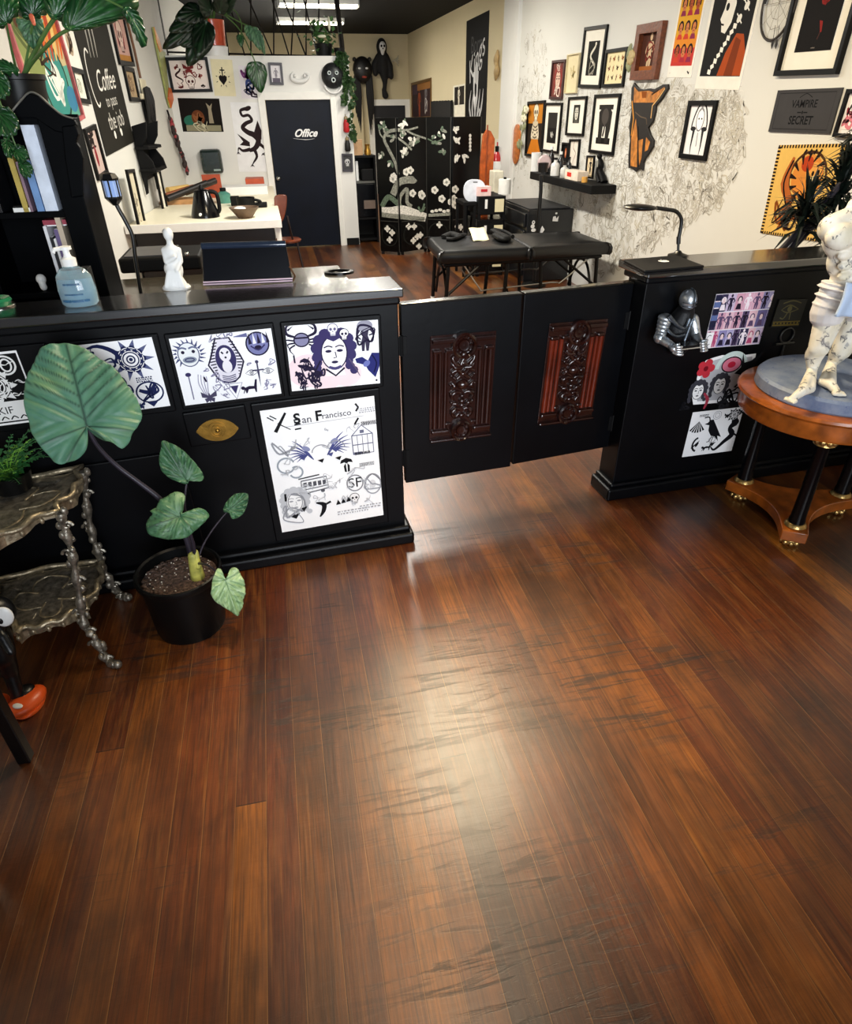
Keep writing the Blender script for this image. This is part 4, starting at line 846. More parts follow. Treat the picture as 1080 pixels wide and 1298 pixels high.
def blade(O, k, ox, oy, att, tip, y, n, m, nm='leaf', stem=None, sr=.006, **kw):
    c = ony(ox + att[0] * k, oy + att[1] * k, y); pl = Plane(c, n); A = pl.hit(ox + att[0] * k, oy + att[1] * k); T = pl.hit(ox + tip[0] * k, oy + tip[1] * k)
    o = leafmesh(nm, pt, pxo(O, k, ox, oy, pl), A, T, n, m, **kw)
    if stem:
        P = smooth_pts([A - V3(n).normalized() * .004] + [ony(*s) for s in stem]); MB(STEM).tube(P, [sr * .75, sr, sr * 1.5], 8).build('leaf_stalk', pt, 60)
    return o
blade([(215, 320), (260, 305), (320, 295), (380, 305), (440, 335), (500, 370), (560, 410), (600, 450), (640, 500), (680, 560), (710, 620), (720, 670), (700, 720), (670, 760), (655, 800), (620, 832), (590, 815), (560, 800), (530, 795), (490, 770), (462, 748), (442, 738), (445, 790), (435, 840), (400, 880), (360, 900), (310, 915), (280, 905), (250, 870), (210, 830), (175, 780), (155, 740), (145, 690), (125, 630), (120, 560), (130, 490), (160, 420), (185, 360)],
      .25, 0, 360, (440, 722), (335, 300), 2.12, (.28, -.72, .62), LEAFB, stem=[(125, 567, 2.13), (150, 592, 2.14), (178, 613, 2.14), (206, 636, 2.14), (232, 672, 2.14), (243, 706, 2.14)], sr=.0085, bulge=.03, wave=.007, rings=34, N=160, vw=.005, lat=6)
blade([(500, 80), (550, 95), (610, 130), (670, 190), (710, 240), (728, 280), (715, 302), (680, 297), (652, 292), (636, 318), (600, 310), (550, 290), (505, 255), (485, 210), (485, 160), (495, 115)], .2312, 90, 540, (636, 300), (503, 84), 2.19, (.25, -.85, .4), LEAFM, stem=[(234, 640, 2.17), (240, 680, 2.16), (246, 708, 2.15)], sr=.005, bulge=.015, vw=.002, seed=2)
blade([(430, 465), (470, 440), (490, 405), (540, 375), (590, 360), (620, 375), (625, 400), (614, 450), (610, 480), (650, 465), (690, 450), (735, 460), (757, 490), (740, 520), (700, 555), (650, 600), (600, 618), (540, 620), (480, 612), (430, 595), (413, 560), (420, 510), (450, 482)], .2312, 90, 540, (600, 495), (428, 560), 2.06, (.1, -.75, .65), LEAFM, stem=[(236, 662, 2.09), (245, 690, 2.12), (247, 708, 2.13)], sr=.006, bulge=.03, vw=.002, seed=3)
blade([(965, 370), (972, 400), (960, 450), (935, 490), (890, 510), (875, 495), (870, 478), (838, 470), (840, 440), (870, 395), (910, 370)], .2312, 90, 540, (862, 462), (965, 380), 2.2, (.1, -.85, .5), LEAFM, stem=[(272, 668, 2.18), (258, 690, 2.16), (250, 712, 2.14)], sr=.0035, bulge=.01, vw=.002, seed=4)
blade([(800, 788), (780, 830), (770, 890), (770, 930), (800, 970), (850, 1000), (915, 1040), (940, 990), (955, 920), (955, 870), (935, 820), (910, 780), (885, 778), (860, 810), (846, 838), (830, 800), (815, 782)], .2312, 90, 540, (846, 846), (915, 1036), 1.955, (.25, -.85, .45), LEAFL, stem=[(276, 726, 1.98), (262, 716, 2.06), (251, 714, 2.12)], sr=.004, bulge=.012, vw=.002, seed=5)
# ---- ornate two tier metal stand
ANT = mat('antique_pewter', '8d867a', .4, .75, var=.55, scale=45, bump=.9, bscale=70); ANTL = mat('antique_brass_rim', 'a89a80', .4, .75, var=.5, scale=40, bump=.8, bscale=60)
es = thing('ornate_plant_stand', 'ornate two tier cast metal plant stand at the left of the counter front', 'plant stand', (-1.05, 2.2, 0))
def tray(corners, z, nm, amp=.016):
    P = [onz(*c, z) for c in corners]; n = len(P); O = []
    for i in range(n):
        a, c = P[i], P[(i + 1) % n]; d = (c - a); L = d.length; d.normalize(); nn = V3((d.y, -d.x, 0))
        for k in range(14): t = k / 14; O.append(a + d * (L * t) + nn * (amp * math.sin(t * PI) ** 2 * 1.6 - amp * .8 * math.sin(t * PI * 3) ** 2 + .01 * (1 if k in (0,) else 0)))
    cen = sum(O, V3((0, 0, 0))) / len(O); m = len(O); b = MB(ANT); rings = 8; vs = []
    for q in range(rings + 1):
        for p in O: vs.append(cen + (p - cen) * (q / rings * .97 + .001) + V3((0, 0, .004 * math.sin(q * 2.2))))
    b.add(vs, [(q * m + k, (q + 1) * m + k, (q + 1) * m + (k + 1) % m, q * m + (k + 1) % m) for q in range(rings) for k in range(m)])
    b.add([v - V3((0, 0, .014)) for v in vs[-m:]] + vs[-m:], [list(range(m)), ] + [(k, (k + 1) % m, m + (k + 1) % m, m + k) for k in range(m)])
    o = b.build(nm, es, 50); b = MB(ANTL)
    b.tube([p + V3((0, 0, .012 + .006 * math.sin(i * 1.3))) for i, p in enumerate(O + O[:1])], .011, 8)
    r = random.Random(int(z * 100))
    for i, p in enumerate(O):
        q = O[(i + 1) % m]; d_ = (.03 + .016 * math.sin(i * .45 + z * 9)); b.add([p, q, q - V3((0, 0, .03 + .016 * math.sin((i + 1) * .45 + z * 9))) * .9, p - V3((0, 0, d_)) * .9, cen + (p - cen) * .97, cen + (q - cen) * .97], [(0, 1, 2, 3), (5, 4, 3, 2)])
        if i % 3 == 0: b.ball(p - V3((0, 0, .012)), (.009, .009, .013), 7, 5)
    b.build('pierced_rim', o, 50)
    b = MB(ANTL)
    for k in range(4): b.tube(smooth_pts([cen + (O[(k * m // 4 + j) % m] - cen) * s for j, s in ((0, .2), (3, .6), (7, .75), (10, .6), (14, .3))]), .004, 6)
    b.build('relief', o, 50)
tray([(-75, 708), (72, 650), (106, 594), (-75, 640)], .61, 'top_tray', .02); tray([(22, 804), (108, 774), (132, 712), (-8, 738)], .2, 'lower_tray')
def leg(P, seed):
    b = MB(ANT); P = smooth_pts(P, 6); n = len(P); r = random.Random(seed)
    b.tube(P, [.014 + .005 * math.sin(i * 1.15) for i in range(n)], 8)
    for i in range(0, n, 2):
        p = P[i]; a = r.uniform(0, 6.28); s = r.uniform(.008, .014); b.ball(p + V3((math.cos(a) * .016, math.sin(a) * .012, 0)), (s, s, s * 1.4), 7, 5)
    for i in range(4, n - 2, 7):
        p = P[i]; sg = -1 if i % 2 else 1
        b.tube([p + V3((sg * (.012 + .018 * (1 - q / 14) * math.cos(q * .62)), -.004, .018 * math.sin(q * .62) * (1 - q / 14))) for q in range(13)], [.006, .003], 6)
    b.ball(P[-1], .017, 10, 8); return b.build('leg', es, 50)
leg([ony(76, 650, 2.05), ony(84, 676, 2.06), ony(92, 705, 2.05), ony(97, 735, 2.05), ony(103, 770, 2.05), ony(108, 795, 2.04), ony(118, 806, 2.02), ony(128, 824, 2.0), ony(136, 838, 1.99), onz(149, 842, .017)], 1)
leg([ony(105, 598, 2.38), ony(110, 640, 2.38), ony(116, 672, 2.38), ony(124, 700, 2.38), ony(131, 722, 2.38), ony(140, 735, 2.38), ony(150, 752, 2.41), onz(163, 757, .017)], 2)
leg([ony(-62, 700, 2.0), ony(-40, 760, 2.0), ony(-10, 800, 2.0), onz(-22, 862, .017)], 3); leg([ony(-66, 640, 2.38), ony(-40, 690, 2.38), ony(-12, 735, 2.38), onz(-10, 800, .017)], 4)
# ferny plant on the stand
def frond(b, p, d, L, up, nl=9, lw=.02, r=rnd):
    d = V3(d).normalized(); s = V3((-d.y, d.x, 0)); P = [p + d * (L * t) + V3((0, 0, up * math.sin(t * 2.2) * L)) for t in [k / nl for k in range(nl + 1)]]
    b.tube(P, [.002, .001], 4)
    for k in range(1, nl + 1):
        for sg in (-1, 1):
            c = P[k]; w = lw * (1.2 - k / nl); e = c + s * sg * w * 2 + d * w * .8 + V3((0, 0, -w * .3)); m_ = (c + e) / 2
            b.add([c, m_ + d * w * .55 + V3((0, 0, .002)), e, m_ - d * w * .45], [(0, 1, 2, 3)])
fp = onz(18, 618, .625); r = random.Random(8)
ft = thing('potted_fern', 'small leafy fern in a dark pot on the ornate metal stand', 'potted plant', (fp.x, fp.y, .62))
MB(POTM).lathe([(.001, 0), (.06, 0), (.075, .07), (.068, .07), (.064, .055), (.001, .055)], (fp.x, fp.y, .62), 28).build('pot', ft, 40)
for mname, ca, cb_, nf, zz in (('fern_dark', '1d4a26', '2f6b36', 30, .06), ('fern_bright', '5c9a35', '86c24c', 18, .03)):
    b = MB(mat(mname, cb_, .5, var=.35))
    for k in range(nf):
        q = r.uniform(0, 6.28); frond(b, V3((fp.x, fp.y, .67)), (math.cos(q), math.sin(q), r.uniform(0, .8)), r.uniform(.08, .15) if mname == 'fern_bright' else r.uniform(.12, .2), r.uniform(.1, .5), 7, .019)
    b.build('fronds', ft)
# ---- black stool at the left edge
fl = onz(38, 966, 0); st = thing('stool', 'black wooden stool whose leg stands at the left edge of the floor', 'stool', (fl.x - .2, fl.y - .2, 0))
SM = mat('black_lacquer', '060607', .35)
for dx, dy in ((0, 0), (-.4, 0), (0, -.4), (-.4, -.4)):
    MB(SM).box((fl.x - .015 + dx, fl.y + .015 + dy, .235), (.04, .04, .47)).build('leg', st, bevel=.004)
MB(SM).box((fl.x - .215, fl.y - .185, .485), (.46, .46, .03)).build('seat', st, bevel=.008)
# ---- small black figurine with an orange shoe
fg = onz(33, 905, 0); yf = fg.y + .02
ff = thing('toy_figure', 'black toy figure with orange shoes on the floor at the left edge', 'figurine', (fg.x, fg.y, 0))
TOY = mat('black_vinyl', '0a0b0d', .35); ORG = mat('orange_vinyl', 'e0561c', .35, var=.08)
hip = ony(2, 830, yf + .05); hd = ony(-8, 778, yf + .06)
b = MB(TOY); b.cap(ony(24, 884, yf + .03), .022, ony(12, 850, yf + .05), .026); b.cap(ony(12, 850, yf + .05), .03, hip, .04); b.cap(hip, .045, ony(-6, 806, yf + .06), .05)
b.cap(ony(-12, 860, yf + .08), .026, hip, .04); b.cap(ony(-18, 890, yf + .07), .02, ony(-12, 860, yf + .08), .026)
b.ball(hd, (.066, .06, .062), 20, 14); b.cap(ony(2, 806, yf), .018, ony(14, 826, yf - .03), .016); b.cap(ony(-16, 806, yf), .018, ony(-24, 830, yf - .02), .016); b.build('body', ff, remesh=.007, relax=3)
f = Fr(V3((0, 0, 0)), V3((1, 0, 0)), V3((0, 0, 1)), V3((0, -1, 0)), 1, 1)
b = MB(WHT); e = ony(3, 785, yf - .015); b.ball(e + V3((0, .012, 0)), (.03, .012, .04), 14, 10, Matrix.Rotation(.3, 3, 'Y')); lab(b.build('eye_patch', ff, 60), 'white eye patch')
b = MB(TOY); b.ball(e + V3((-.008, -.001, -.006)), (.008, .004, .012), 10, 8); b.build('pupil', ff, 60)
for (sx, sy), nm in (((35, 888), 'shoe'), ((-12, 900), 'shoe')):
    c = onz(sx, sy, .02); b = MB(ORG); rt = Matrix.Rotation(-.5, 3, 'Z')
    b.ball(c + V3((0, -.005, .004)), (.052, .075, .03), 22, 12, rt); b.lathe([(.001, -.02), (.056, -.02), (.06, -.012), (.056, -.004), (.001, -.004)], c, 28, sx=.9, sy=1.25); o = b.build(nm, ff, 60)
    b = MB(TOY); b.ball(c + V3((-.01, .02, .022)), (.034, .04, .022), 16, 10, rt); b.build('shoe_opening', o, 60)
    b = MB(WHT); b.ball(c + rt @ V3((.012, -.045, .026)), (.02, .012, .006), 12, 8, rt); b.build('toe_patch', o, 60)
# ---- round pedestal table, right
TW = mat('honey_mahogany', 'a5561a', .28, var=.4, scale=14, coat=.5, bump=.08, bscale=40); GILT = mat('gilt_metal', 'c9a566', .3, .9, var=.25, scale=40, bump=.4, bscale=80)
T0 = V3((2.38, 2.305, 0)); tz = .69
tt = thing('pedestal_table', 'round mahogany table with black columns and three cornered base', 'table', T0)
MB(TW).lathe([(.001, tz - .03), (.36, tz - .03), (.375, tz - .026), (.385, tz - .014), (.38, tz - .003), (.372, tz), (.001, tz)], T0, 72).build('tabletop', tt, 40)
MB(TW).lathe([(.34, tz - .105), (.362, tz - .105), (.366, tz - .095), (.36, tz - .03), (.34, tz - .03)], T0, 72).build('apron', tt, 40)
tips = [V3((2.225, 2.075, 0)), V3((2.255, 2.555, 0)), V3((2.69, 2.29, 0))]; cen = sum(tips, V3((0, 0, 0))) / 3
O = []; ang = sorted((math.atan2((tp - cen).y, (tp - cen).x), tp) for tp in tips)
for i in range(3):
    tp, tq = ang[i][1], ang[(i + 1) % 3][1]; d, e = (tp - cen).normalized(), (tq - cen).normalized(); s, s2 = V3((-d.y, d.x, 0)), V3((-e.y, e.x, 0))
    O += [tp + d * .035 - s * .055, tp + d * .035 + s * .055, tp - d * .05 + s * .062]
    A_, B_ = tp - d * .05 + s * .062, tq - e * .05 - s2 * .062; m_ = cen + (d + e).normalized() * .085
    O += [A_ * (1 - t) ** 2 + m_ * 2 * t * (1 - t) + B_ * t * t for t in [k / 9 for k in range(1, 10)]]
n = len(O); b = MB(TW); b.add([p + V3((0, 0, .045)) for p in O] + [p + V3((0, 0, .1)) for p in O], [list(range(n - 1, -1, -1)), list(range(n, 2 * n))] + [(i, (i + 1) % n, n + (i + 1) % n, n + i) for i in range(n)])
b.build('base', tt, 35, bevel=.004)
for tp in tips:
    d = (tp - cen).normalized(); c = tp - d * .03
    MB(BLKG).lathe([(.036, .118), (.036, .14), (.033, .15), (.028, .52), (.033, .53)], (c.x, c.y, 0), 28).build('column', tt, 40)
    MB(GILT).lathe([(.045, .1), (.05, .106), (.044, .118), (.04, .122), (.001, .124)], (c.x, c.y, 0), 28).build('column_base', tt, 40)
    b = MB(GILT); b.lathe([(.03, .526), (.046, .532), (.042, .545), (.05, .584), (.001, .586)], (c.x, c.y, 0), 24)
    for k in range(10): b.ball((c.x + .042 * math.cos(k * .628), c.y + .042 * math.sin(k * .628), .552), (.014, .014, .017), 7, 5)
    b.build('capital', tt, 40)
    b = MB(GILT); b.lathe([(.001, .0), (.03, 0), (.042, .014), (.04, .034), (.028, .046), (.001, .046)], (c.x, c.y, 0), 20)
    for k in range(9): b.ball((c.x + .038 * math.cos(k * .698), c.y + .038 * math.sin(k * .698), .016), (.012, .012, .015), 7, 5)
    b.build('foot', tt, 40)
# ---- tattooed plaster torso on its blue plinth
m, t = newmat('tattooed_plaster'); P = t.obj()
base = t.ramp(t.noise(P, 14, 3), [(.3, 'ddd3ba'), (.7, 'f4efe4')])
vo = t.new('ShaderNodeTexVoronoi', feature='DISTANCE_TO_EDGE'); wv = t.new('ShaderNodeVectorMath', operation='ADD'); nz = t.new('ShaderNodeTexNoise'); nz.inputs['Scale'].default_value = 22; t.l.new(P, nz.inputs['Vector'])
t.l.new(P, wv.inputs[0]); sc_ = t.new('ShaderNodeVectorMath', operation='SCALE'); t.l.new(nz.outputs['Color'], sc_.inputs[0]); sc_.inputs['Scale'].default_value = .055; t.l.new(sc_.outputs[0], wv.inputs[1])
t.l.new(wv.outputs[0], vo.inputs['Vector']); vo.inputs['Scale'].default_value = 24
ln = t.math('LESS_THAN', vo.outputs['Distance'], .06); patch = t.ramp(t.noise(P, 24, 2), [(.54, '000000'), (.6, 'ffffff')])
sh = t.math('MULTIPLY', t.ramp(t.noise(P, 46, 3), [(.5, '000000'), (.62, 'e0e0e0')]), patch)
c = t.mix(t.math('MULTIPLY', t.math('MULTIPLY', ln, patch), .8), base, '40424a'); c = t.mix(t.math('MULTIPLY', sh, .75), c, '5a6070'); c = t.mix(t.ramp(t.noise(P, 9, 1), [(.6, '000000'), (.68, '606060')]), c, 'c7a36a')
t.l.new(c, t.b.inputs['Base Color']); t.b.inputs['Roughness'].default_value = .5; TAT = m
m, t = newmat('chipped_blue_paint'); P = t.obj(); c = t.ramp(t.noise(P, 7, 5, .65), [(.3, '4d5f86'), (.5, '75829c'), (.7, '8c96a8')])
c = t.mix(t.ramp(t.noise(P, 30, 4, .7), [(.62, '000000'), (.7, 'ffffff')]), c, '2f4780'); t.l.new(c, t.b.inputs['Base Color']); t.b.inputs['Roughness'].default_value = .55; t.bump(t.noise(P, 25, 5), .5, .008); BLUEP = m
sy = 2.3
def sp(x, y, dy=0): return ony(x, y, sy + dy)
sb = thing('torso_statue', 'headless male plaster torso covered in tattoos on the round table', 'statue', (T0.x, T0.y, tz))
b = MB(BLUEP); pr = [(.001, 0), (.318, 0), (.325, .008), (.322, .05), (.31, .062), (.001, .064)]; b.lathe(pr, (T0.x + .01, T0.y, tz), 64); b.build('plinth', sb, 40)
zf = tz + .064
b = MB(TAT)
def fz(x, y): return onz(x, y, zf)
# trunk
ch = sp(1082, 297); b.ball(ch, (.125, .082, .105), 24, 16); b.ball(sp(1066, 300, -.045), (.062, .045, .05), 16, 12); b.ball(sp(1102, 299, -.045), (.062, .045, .05), 16, 12)
b.ball(sp(1080, 328), (.104, .068, .09), 20, 14); b.ball(sp(1079, 352), (.088, .062, .08), 20, 14); b.ball(sp(1074, 380), (.098, .07, .075), 20, 14)
b.cap(sp(1084, 280), .055, sp(1088, 262), .042); b.ball(sp(1053, 289), (.045, .05, .05), 16, 12); b.ball(sp(1118, 287), (.045, .05, .05), 16, 12); b.cap(sp(1060, 283), .042, sp(1084, 276), .05); b.cap(sp(1108, 281), .042, sp(1086, 276), .05)
for q in range(3):
    for xx in (1070, 1088): b.ball(sp(xx, 324 + q * 13, -.05), (.03, .02, .019), 10, 8)
# legs
hl, kl, al = sp(1055, 392), sp(1038, 441, -.03), sp(1023, 488, .0); al.z = zf + .045
hr, kr, ar = sp(1090, 394, .02), sp(1067, 444, .0), sp(1046, 484, .06); ar.z = zf + .04
b.cap(hl, .062, kl, .042); b.cap(kl, .04, kl.lerp(al, .35) + V3((0, .012, 0)), .039); b.cap(kl.lerp(al, .35) + V3((0, .012, 0)), .038, al, .021); b.ball(kl + V3((0, -.018, 0)), .03, 12, 10)
b.cap(hr, .062, kr, .042); b.cap(kr, .04, kr.lerp(ar, .35) + V3((.01, .012, 0)), .038); b.cap(kr.lerp(ar, .35) + V3((.01, .012, 0)), .037, ar, .021)
for a_, heel, toe in ((al, fz(1026, 498), fz(1001, 510)), (ar, fz(1041, 489), fz(1062, 502))):
    heel = heel + V3((0, 0, .017)); toe = toe + V3((0, 0, .010)); md_ = heel.lerp(toe, .5) + V3((0, 0, .012))
    b.cap(a_, .021, heel, .019); b.cap(a_, .02, md_, .02); b.cap(md_, .021, toe, .013); b.cap(heel, .018, md_, .02); d = (toe - heel).normalized(); s_ = V3((-d.y, d.x, 0))
    for k in range(5): b.cap(toe + s_ * (.02 - .01 * k) - d * .006, .0085, toe + s_ * (.021 - .0105 * k) + d * (.014 - .0025 * k) - V3((0, 0, .002)), .0062)
b.build('body', sb, remesh=.005, relax=3)
CLW = mat('white_plaster_cloth', 'd9d3d0', .6, var=.06, bump=.2); CLB = mat('pale_blue_plaster_cloth', 'b9cbe6', .55, var=.06)
b = MB(CLW)
for k in range(7):
    y0 = 362 + k * 5.6; w = .1 + .004 * k + (.012 if k % 2 else 0); c = sp(1072 - k * .9, y0); b.ball(c, (w + .006, .083 + .01 * (k % 2), .012), 28, 8, Matrix.Rotation(.16, 3, 'Y'))
b.cap(sp(1053, 384), .064, sp(1049, 398, -.005), .068); b.cap(sp(1091, 384), .064, sp(1091, 398, .01), .068); b.ball(sp(1072, 378), (.1, .074, .06), 24, 14)
b.build('loincloth', sb, remesh=.0045, relax=2)
b = MB(CLB); P0 = [sp(1071, 358, -.085), sp(1100, 362, -.085), sp(1100, 405, -.115), sp(1079, 408, -.115), sp(1054, 402, -.105)]
vs = []; nn = 12
for i in range(nn + 1):
    t_ = i / nn; l_ = sp(1072 - 17 * t_ ** 1.2, 358 + 42 * t_, -.088 - .02 * t_); r_ = sp(1102, 360 + 44 * t_, -.085 - .025 * t_)
    for k in range(nn + 1): q = k / nn; vs.append(l_.lerp(r_, q) + V3((0, -.01 * math.sin(q * 9 + t_ * 2), 0)))
b.add(vs, [(i * (nn + 1) + k, i * (nn + 1) + k + 1, (i + 1) * (nn + 1) + k + 1, (i + 1) * (nn + 1) + k) for i in range(nn) for k in range(nn)])
o = b.build('drape', sb, 60); q = o.modifiers.new('solid', 'SOLIDIFY'); q.thickness = .012; q.offset = -1
# ---- green plant peeping out behind the statue
gp = V3((2.98, 2.44, 0)); gt = thing('leafy_plant', 'green leafy plant in the dark corner behind the statue at the right edge', 'potted plant', gp)
MB(POTM).lathe([(.001, 0), (.1, 0), (.13, .22), (.12, .22), (.115, .19), (.001, .19)], gp, 28).build('pot', gt, 40)
r = random.Random(4)
ge = V3((2.7, 2.56, .84)); MB(STEM).tube(smooth_pts([gp + V3((0, 0, .19)), gp + V3((-.02, .02, .5)), ge]), .01, 8).build('stem', gt, 50)
for k in range(12):
    q = r.uniform(0, 6.28); zb = r.uniform(-.08, .08); A = ge + V3((.03 * math.cos(q), .02 * math.sin(q), zb)); d = V3((math.cos(q) * .9, math.sin(q) * .7, r.uniform(-.3, .4))).normalized(); d.y = min(d.y, .05); s_ = V3((-d.y, d.x, 0)).normalized(); L = r.uniform(.08, .12)
    out = [A, A + s_ * .03 + d * .02, A + s_ * .04 + d * L * .5, A + d * L, A - s_ * .04 + d * L * .5, A - s_ * .03 + d * .02]
    leafmesh('leaf', gt, out, A + d * .01, A + d * L, d.cross(s_) * (1 if d.cross(s_).z > 0 else -1), LEAFD, rings=5, N=24, vw=.003, seed=k)
# ------------------------------------------------------------------ things on the counter, bookcase, left wall
FRB = mat('black_picture_frame', '060505', .4, var=.2, spec=.2); FRW = mat('dark_walnut_frame', '4a2414', .4, var=.35, scale=25)
def frame(pl, q, label, fn, fw=.02, m=None, dep=.025, board=None, bw=0, name='framed_picture', cat='picture', group=None, off=0.0):
    m = m or FRB; pl = pl.off(off) if off else pl
    f = quad(pl, *q) if len(q) == 4 else rect(pl, *q)
    t = thing(name, label, cat, f.at(f.w / 2, 0, 0), group)
    b = MB(m); d = dep; n0 = .001
    o_ = [(0, 0), (f.w, 0), (f.w, f.h), (0, f.h)]; i_ = [(fw, fw), (f.w - fw, fw), (f.w - fw, f.h - fw), (fw, f.h - fw)]
    vs = [f.at(*p, n0) for p in o_] + [f.at(*p, n0 + d) for p in o_] + [f.at(*p, n0 + d) for p in i_] + [f.at(*p, n0) for p in i_]
    fs = []
    for k in range(4):
        j = (k + 1) % 4; fs += [(k, j, 4 + j, 4 + k), (4 + k, 4 + j, 8 + j, 8 + k), (8 + k, 8 + j, 12 + j, 12 + k), (j, k, 12 + k, 12 + j)]
    b.add(vs, fs); b.build('frame', t, bevel=.002)
    g = f.sub(fw, fw, f.w - fw, f.h - fw, n0 + .004)
    if board:
        MB(board).slab(g, .003).build('mat_board', t); s = bw if isinstance(bw, tuple) else (bw, bw, bw, bw)
        g = g.sub(g.w * s[0], g.h * s[1], g.w * (1 - s[2]), g.h * (1 - s[3]), .0035)
    b = MB(PAPER).slab(g, .002); a = Art(b, g, .0025); fn(a); b.build('picture', t); return t
# hand sanitiser
p = onz(100, 391, 1.2); p.y += .045; t = thing('sanitizer_bottle', 'clear pump bottle of blue hand sanitizer on the black counter', 'bottle', (p.x, p.y, 1.2))
GEL = mat('blue_gel', '9bd8f2', .12, trans=.35, var=.03); CLR = mat('clear_plastic', 'e9f3f7', .08, trans=.85, var=.01)
MB(GEL).lathe([(.001, .003), (.05, .003), (.058, .012), (.06, .05), (.057, .098), (.001, .1)], (p.x, p.y, 1.2), 40, sy=.72).build('gel', t, 40)
MB(CLR).lathe([(.001, .0), (.052, .0), (.062, .012), (.064, .06), (.058, .105), (.04, .128), (.022, .136), (.021, .145), (.001, .145)], (p.x, p.y, 1.2), 40, sy=.74).build('bottle_body', t, 40)
b = MB(WHT); b.lathe([(.024, .138), (.025, .162), (.014, .168), (.011, .176), (.011, .19), (.02, .192), (.02, .202), (.001, .205)], (p.x, p.y, 1.2), 24); b.tube([p + V3((0, 0, 0)) - V3((0, 0, p.z)) + V3((0, 0, 1.398)), V3((p.x - .03, p.y - .02, 1.396)), V3((p.x - .036, p.y - .024, 1.386))], .007, 8); b.build('pump', t, 40)
b = MB(mat('sanitizer_print', '2c5f86', .5)); r = random.Random(2)
for z, n_, w_ in ((1.283, 8, .006), (1.248, 9, .006), (1.226, 14, .009)):
    for k in range(n_):
        q = -PI / 2 + (k - n_ / 2) * .11 + r.uniform(-.02, .02); b.box((p.x + .0655 * math.cos(q), p.y + .0655 * .76 * math.sin(q), z), (.006, .003, w_ * r.uniform(.6, 1)), Matrix.Rotation(q + PI / 2, 3, 'Z'))
b.build('label_print', t)
# white draped statuette
p = onz(223, 366, 1.2); ys = p.y; t = thing('draped_statuette', 'small white draped female statuette standing on the counter', 'statuette', (p.x, ys, 1.2))
def vp(x, y, d=0): return ony(x, y, ys + d)
PL = mat('white_plaster', 'e2e2e0', .55, var=.02); b = MB(PL)
b.ball(vp(213, 297), (.019, .021, .025), 14, 10); b.ball(vp(210, 294, .012), .014, 10, 8); b.cap(vp(214, 302), .011, vp(216, 312), .013); b.ball(vp(217, 320), (.033, .024, .03), 16, 12); b.cap(vp(217, 322), .026, vp(220, 336), .021)
b.cap(vp(208, 317), .012, vp(211, 332, -.02), .010); b.cap(vp(211, 332, -.02), .010, vp(222, 326, -.028), .008); b.cap(vp(226, 317), .012, vp(229, 331, -.005), .010); b.cap(vp(229, 331, -.005), .010, vp(224, 343, -.03), .008)
b.ball(vp(220, 341), (.036, .03, .035), 16, 12); b.cap(vp(221, 344), .034, vp(222, 356), .026); b.cap(vp(221, 352, -.008), .024, vp(219, 362, -.015), .026); b.cap(vp(223, 352, .01), .024, vp(230, 363), .026)
for k in range(6): b.cap(vp(213 + 2.6 * k, 345, -.026), .007, vp(211 + 4.4 * k, 364, -.03), .009)
b.build('figure', t, remesh=.004, relax=2)
MB(PL).lathe([(.001, 0), (.05, 0), (.052, .006), (.046, .014), (.001, .014)], (p.x + .004, ys, 1.2), 32, sx=1.05, sy=.8).build('base', t, 40)
# green glass dish at the left edge
p = onz(-2, 388, 1.2); GG = mat('green_glass', '2f8a5c', .1, trans=.4); t = thing('glass_dish', 'green glass dish at the left end of the counter', 'dish', (p.x, p.y, 1.2))
MB(GG).lathe([(.001, .001), (.04, .001), (.05, .02), (.045, .03), (.03, .022), (.001, .018)], (p.x, p.y, 1.2), 28).build('bowl', t, 40); MB(mat('silver_rim', 'c8c6c0', .25, 1)).lathe([(.045, 0), (.055, .001), (.056, .006), (.046, .006)], (p.x, p.y, 1.2), 28).build('rim', t, 40)
# leaning glossy panel with easel leg
bl, br_ = onz(258, 362, 1.201), onz(371, 357, 1.201); tl, tr_ = ony(255, 312, bl.y + .05), ony(362, 309, br_.y + .05); nrm = (br_ - bl).cross(tl - bl).normalized()
t = thing('display_panel', 'glossy dark panel on an easel leg standing on the counter beside the white statuette', 'display', (bl + br_) / 2)
NV = mat('gloss_navy_panel', '06070d', .25, var=.1, spec=.25); b = MB(NV)
if nrm.y > 0: nrm = -nrm
q = [bl, br_, tr_, tl]; b.add([p - nrm * .02 for p in q] + [p for p in q], [(3, 2, 1, 0), (4, 5, 6, 7), (0, 1, 5, 4), (1, 2, 6, 5), (2, 3, 7, 6), (3, 0, 4, 7)]); b.build('panel', t, bevel=.004)
b = MB(mat('pale_mauve_edge', 'c9b3c4', .3)); u = (br_ - bl).normalized(); up = (tl - bl).normalized(); b.tube([bl + nrm * .004 + up * .012, br_ + nrm * .004 + up * .012], .003, 6); b.build('lower_trim', t, 40)
b = MB(mat('pale_mauve_edge', 'c9b3c4', .3)); b.tube([bl + nrm * .004 + up * .001 + V3((0, 0, .002)), br_ + nrm * .004 + up * .001 + V3((0, 0, .002))], .003, 6); b.build('foot_trim', t, 40)
b = MB(mat('polished_top_rail', '20293a', .08, coat=1)); b.tube([tl - nrm * .008, tr_ - nrm * .008], .014, 14); b.build('top_rail', t, 40)
b = MB(mat('brown_strut', '5a3a24', .4)); b.tube([ony(367, 338, br_.y + .02), ony(374, 350, br_.y + .05), ony(371, 357, br_.y + .05)], .004, 6); b.build('easel_leg', t, 40)
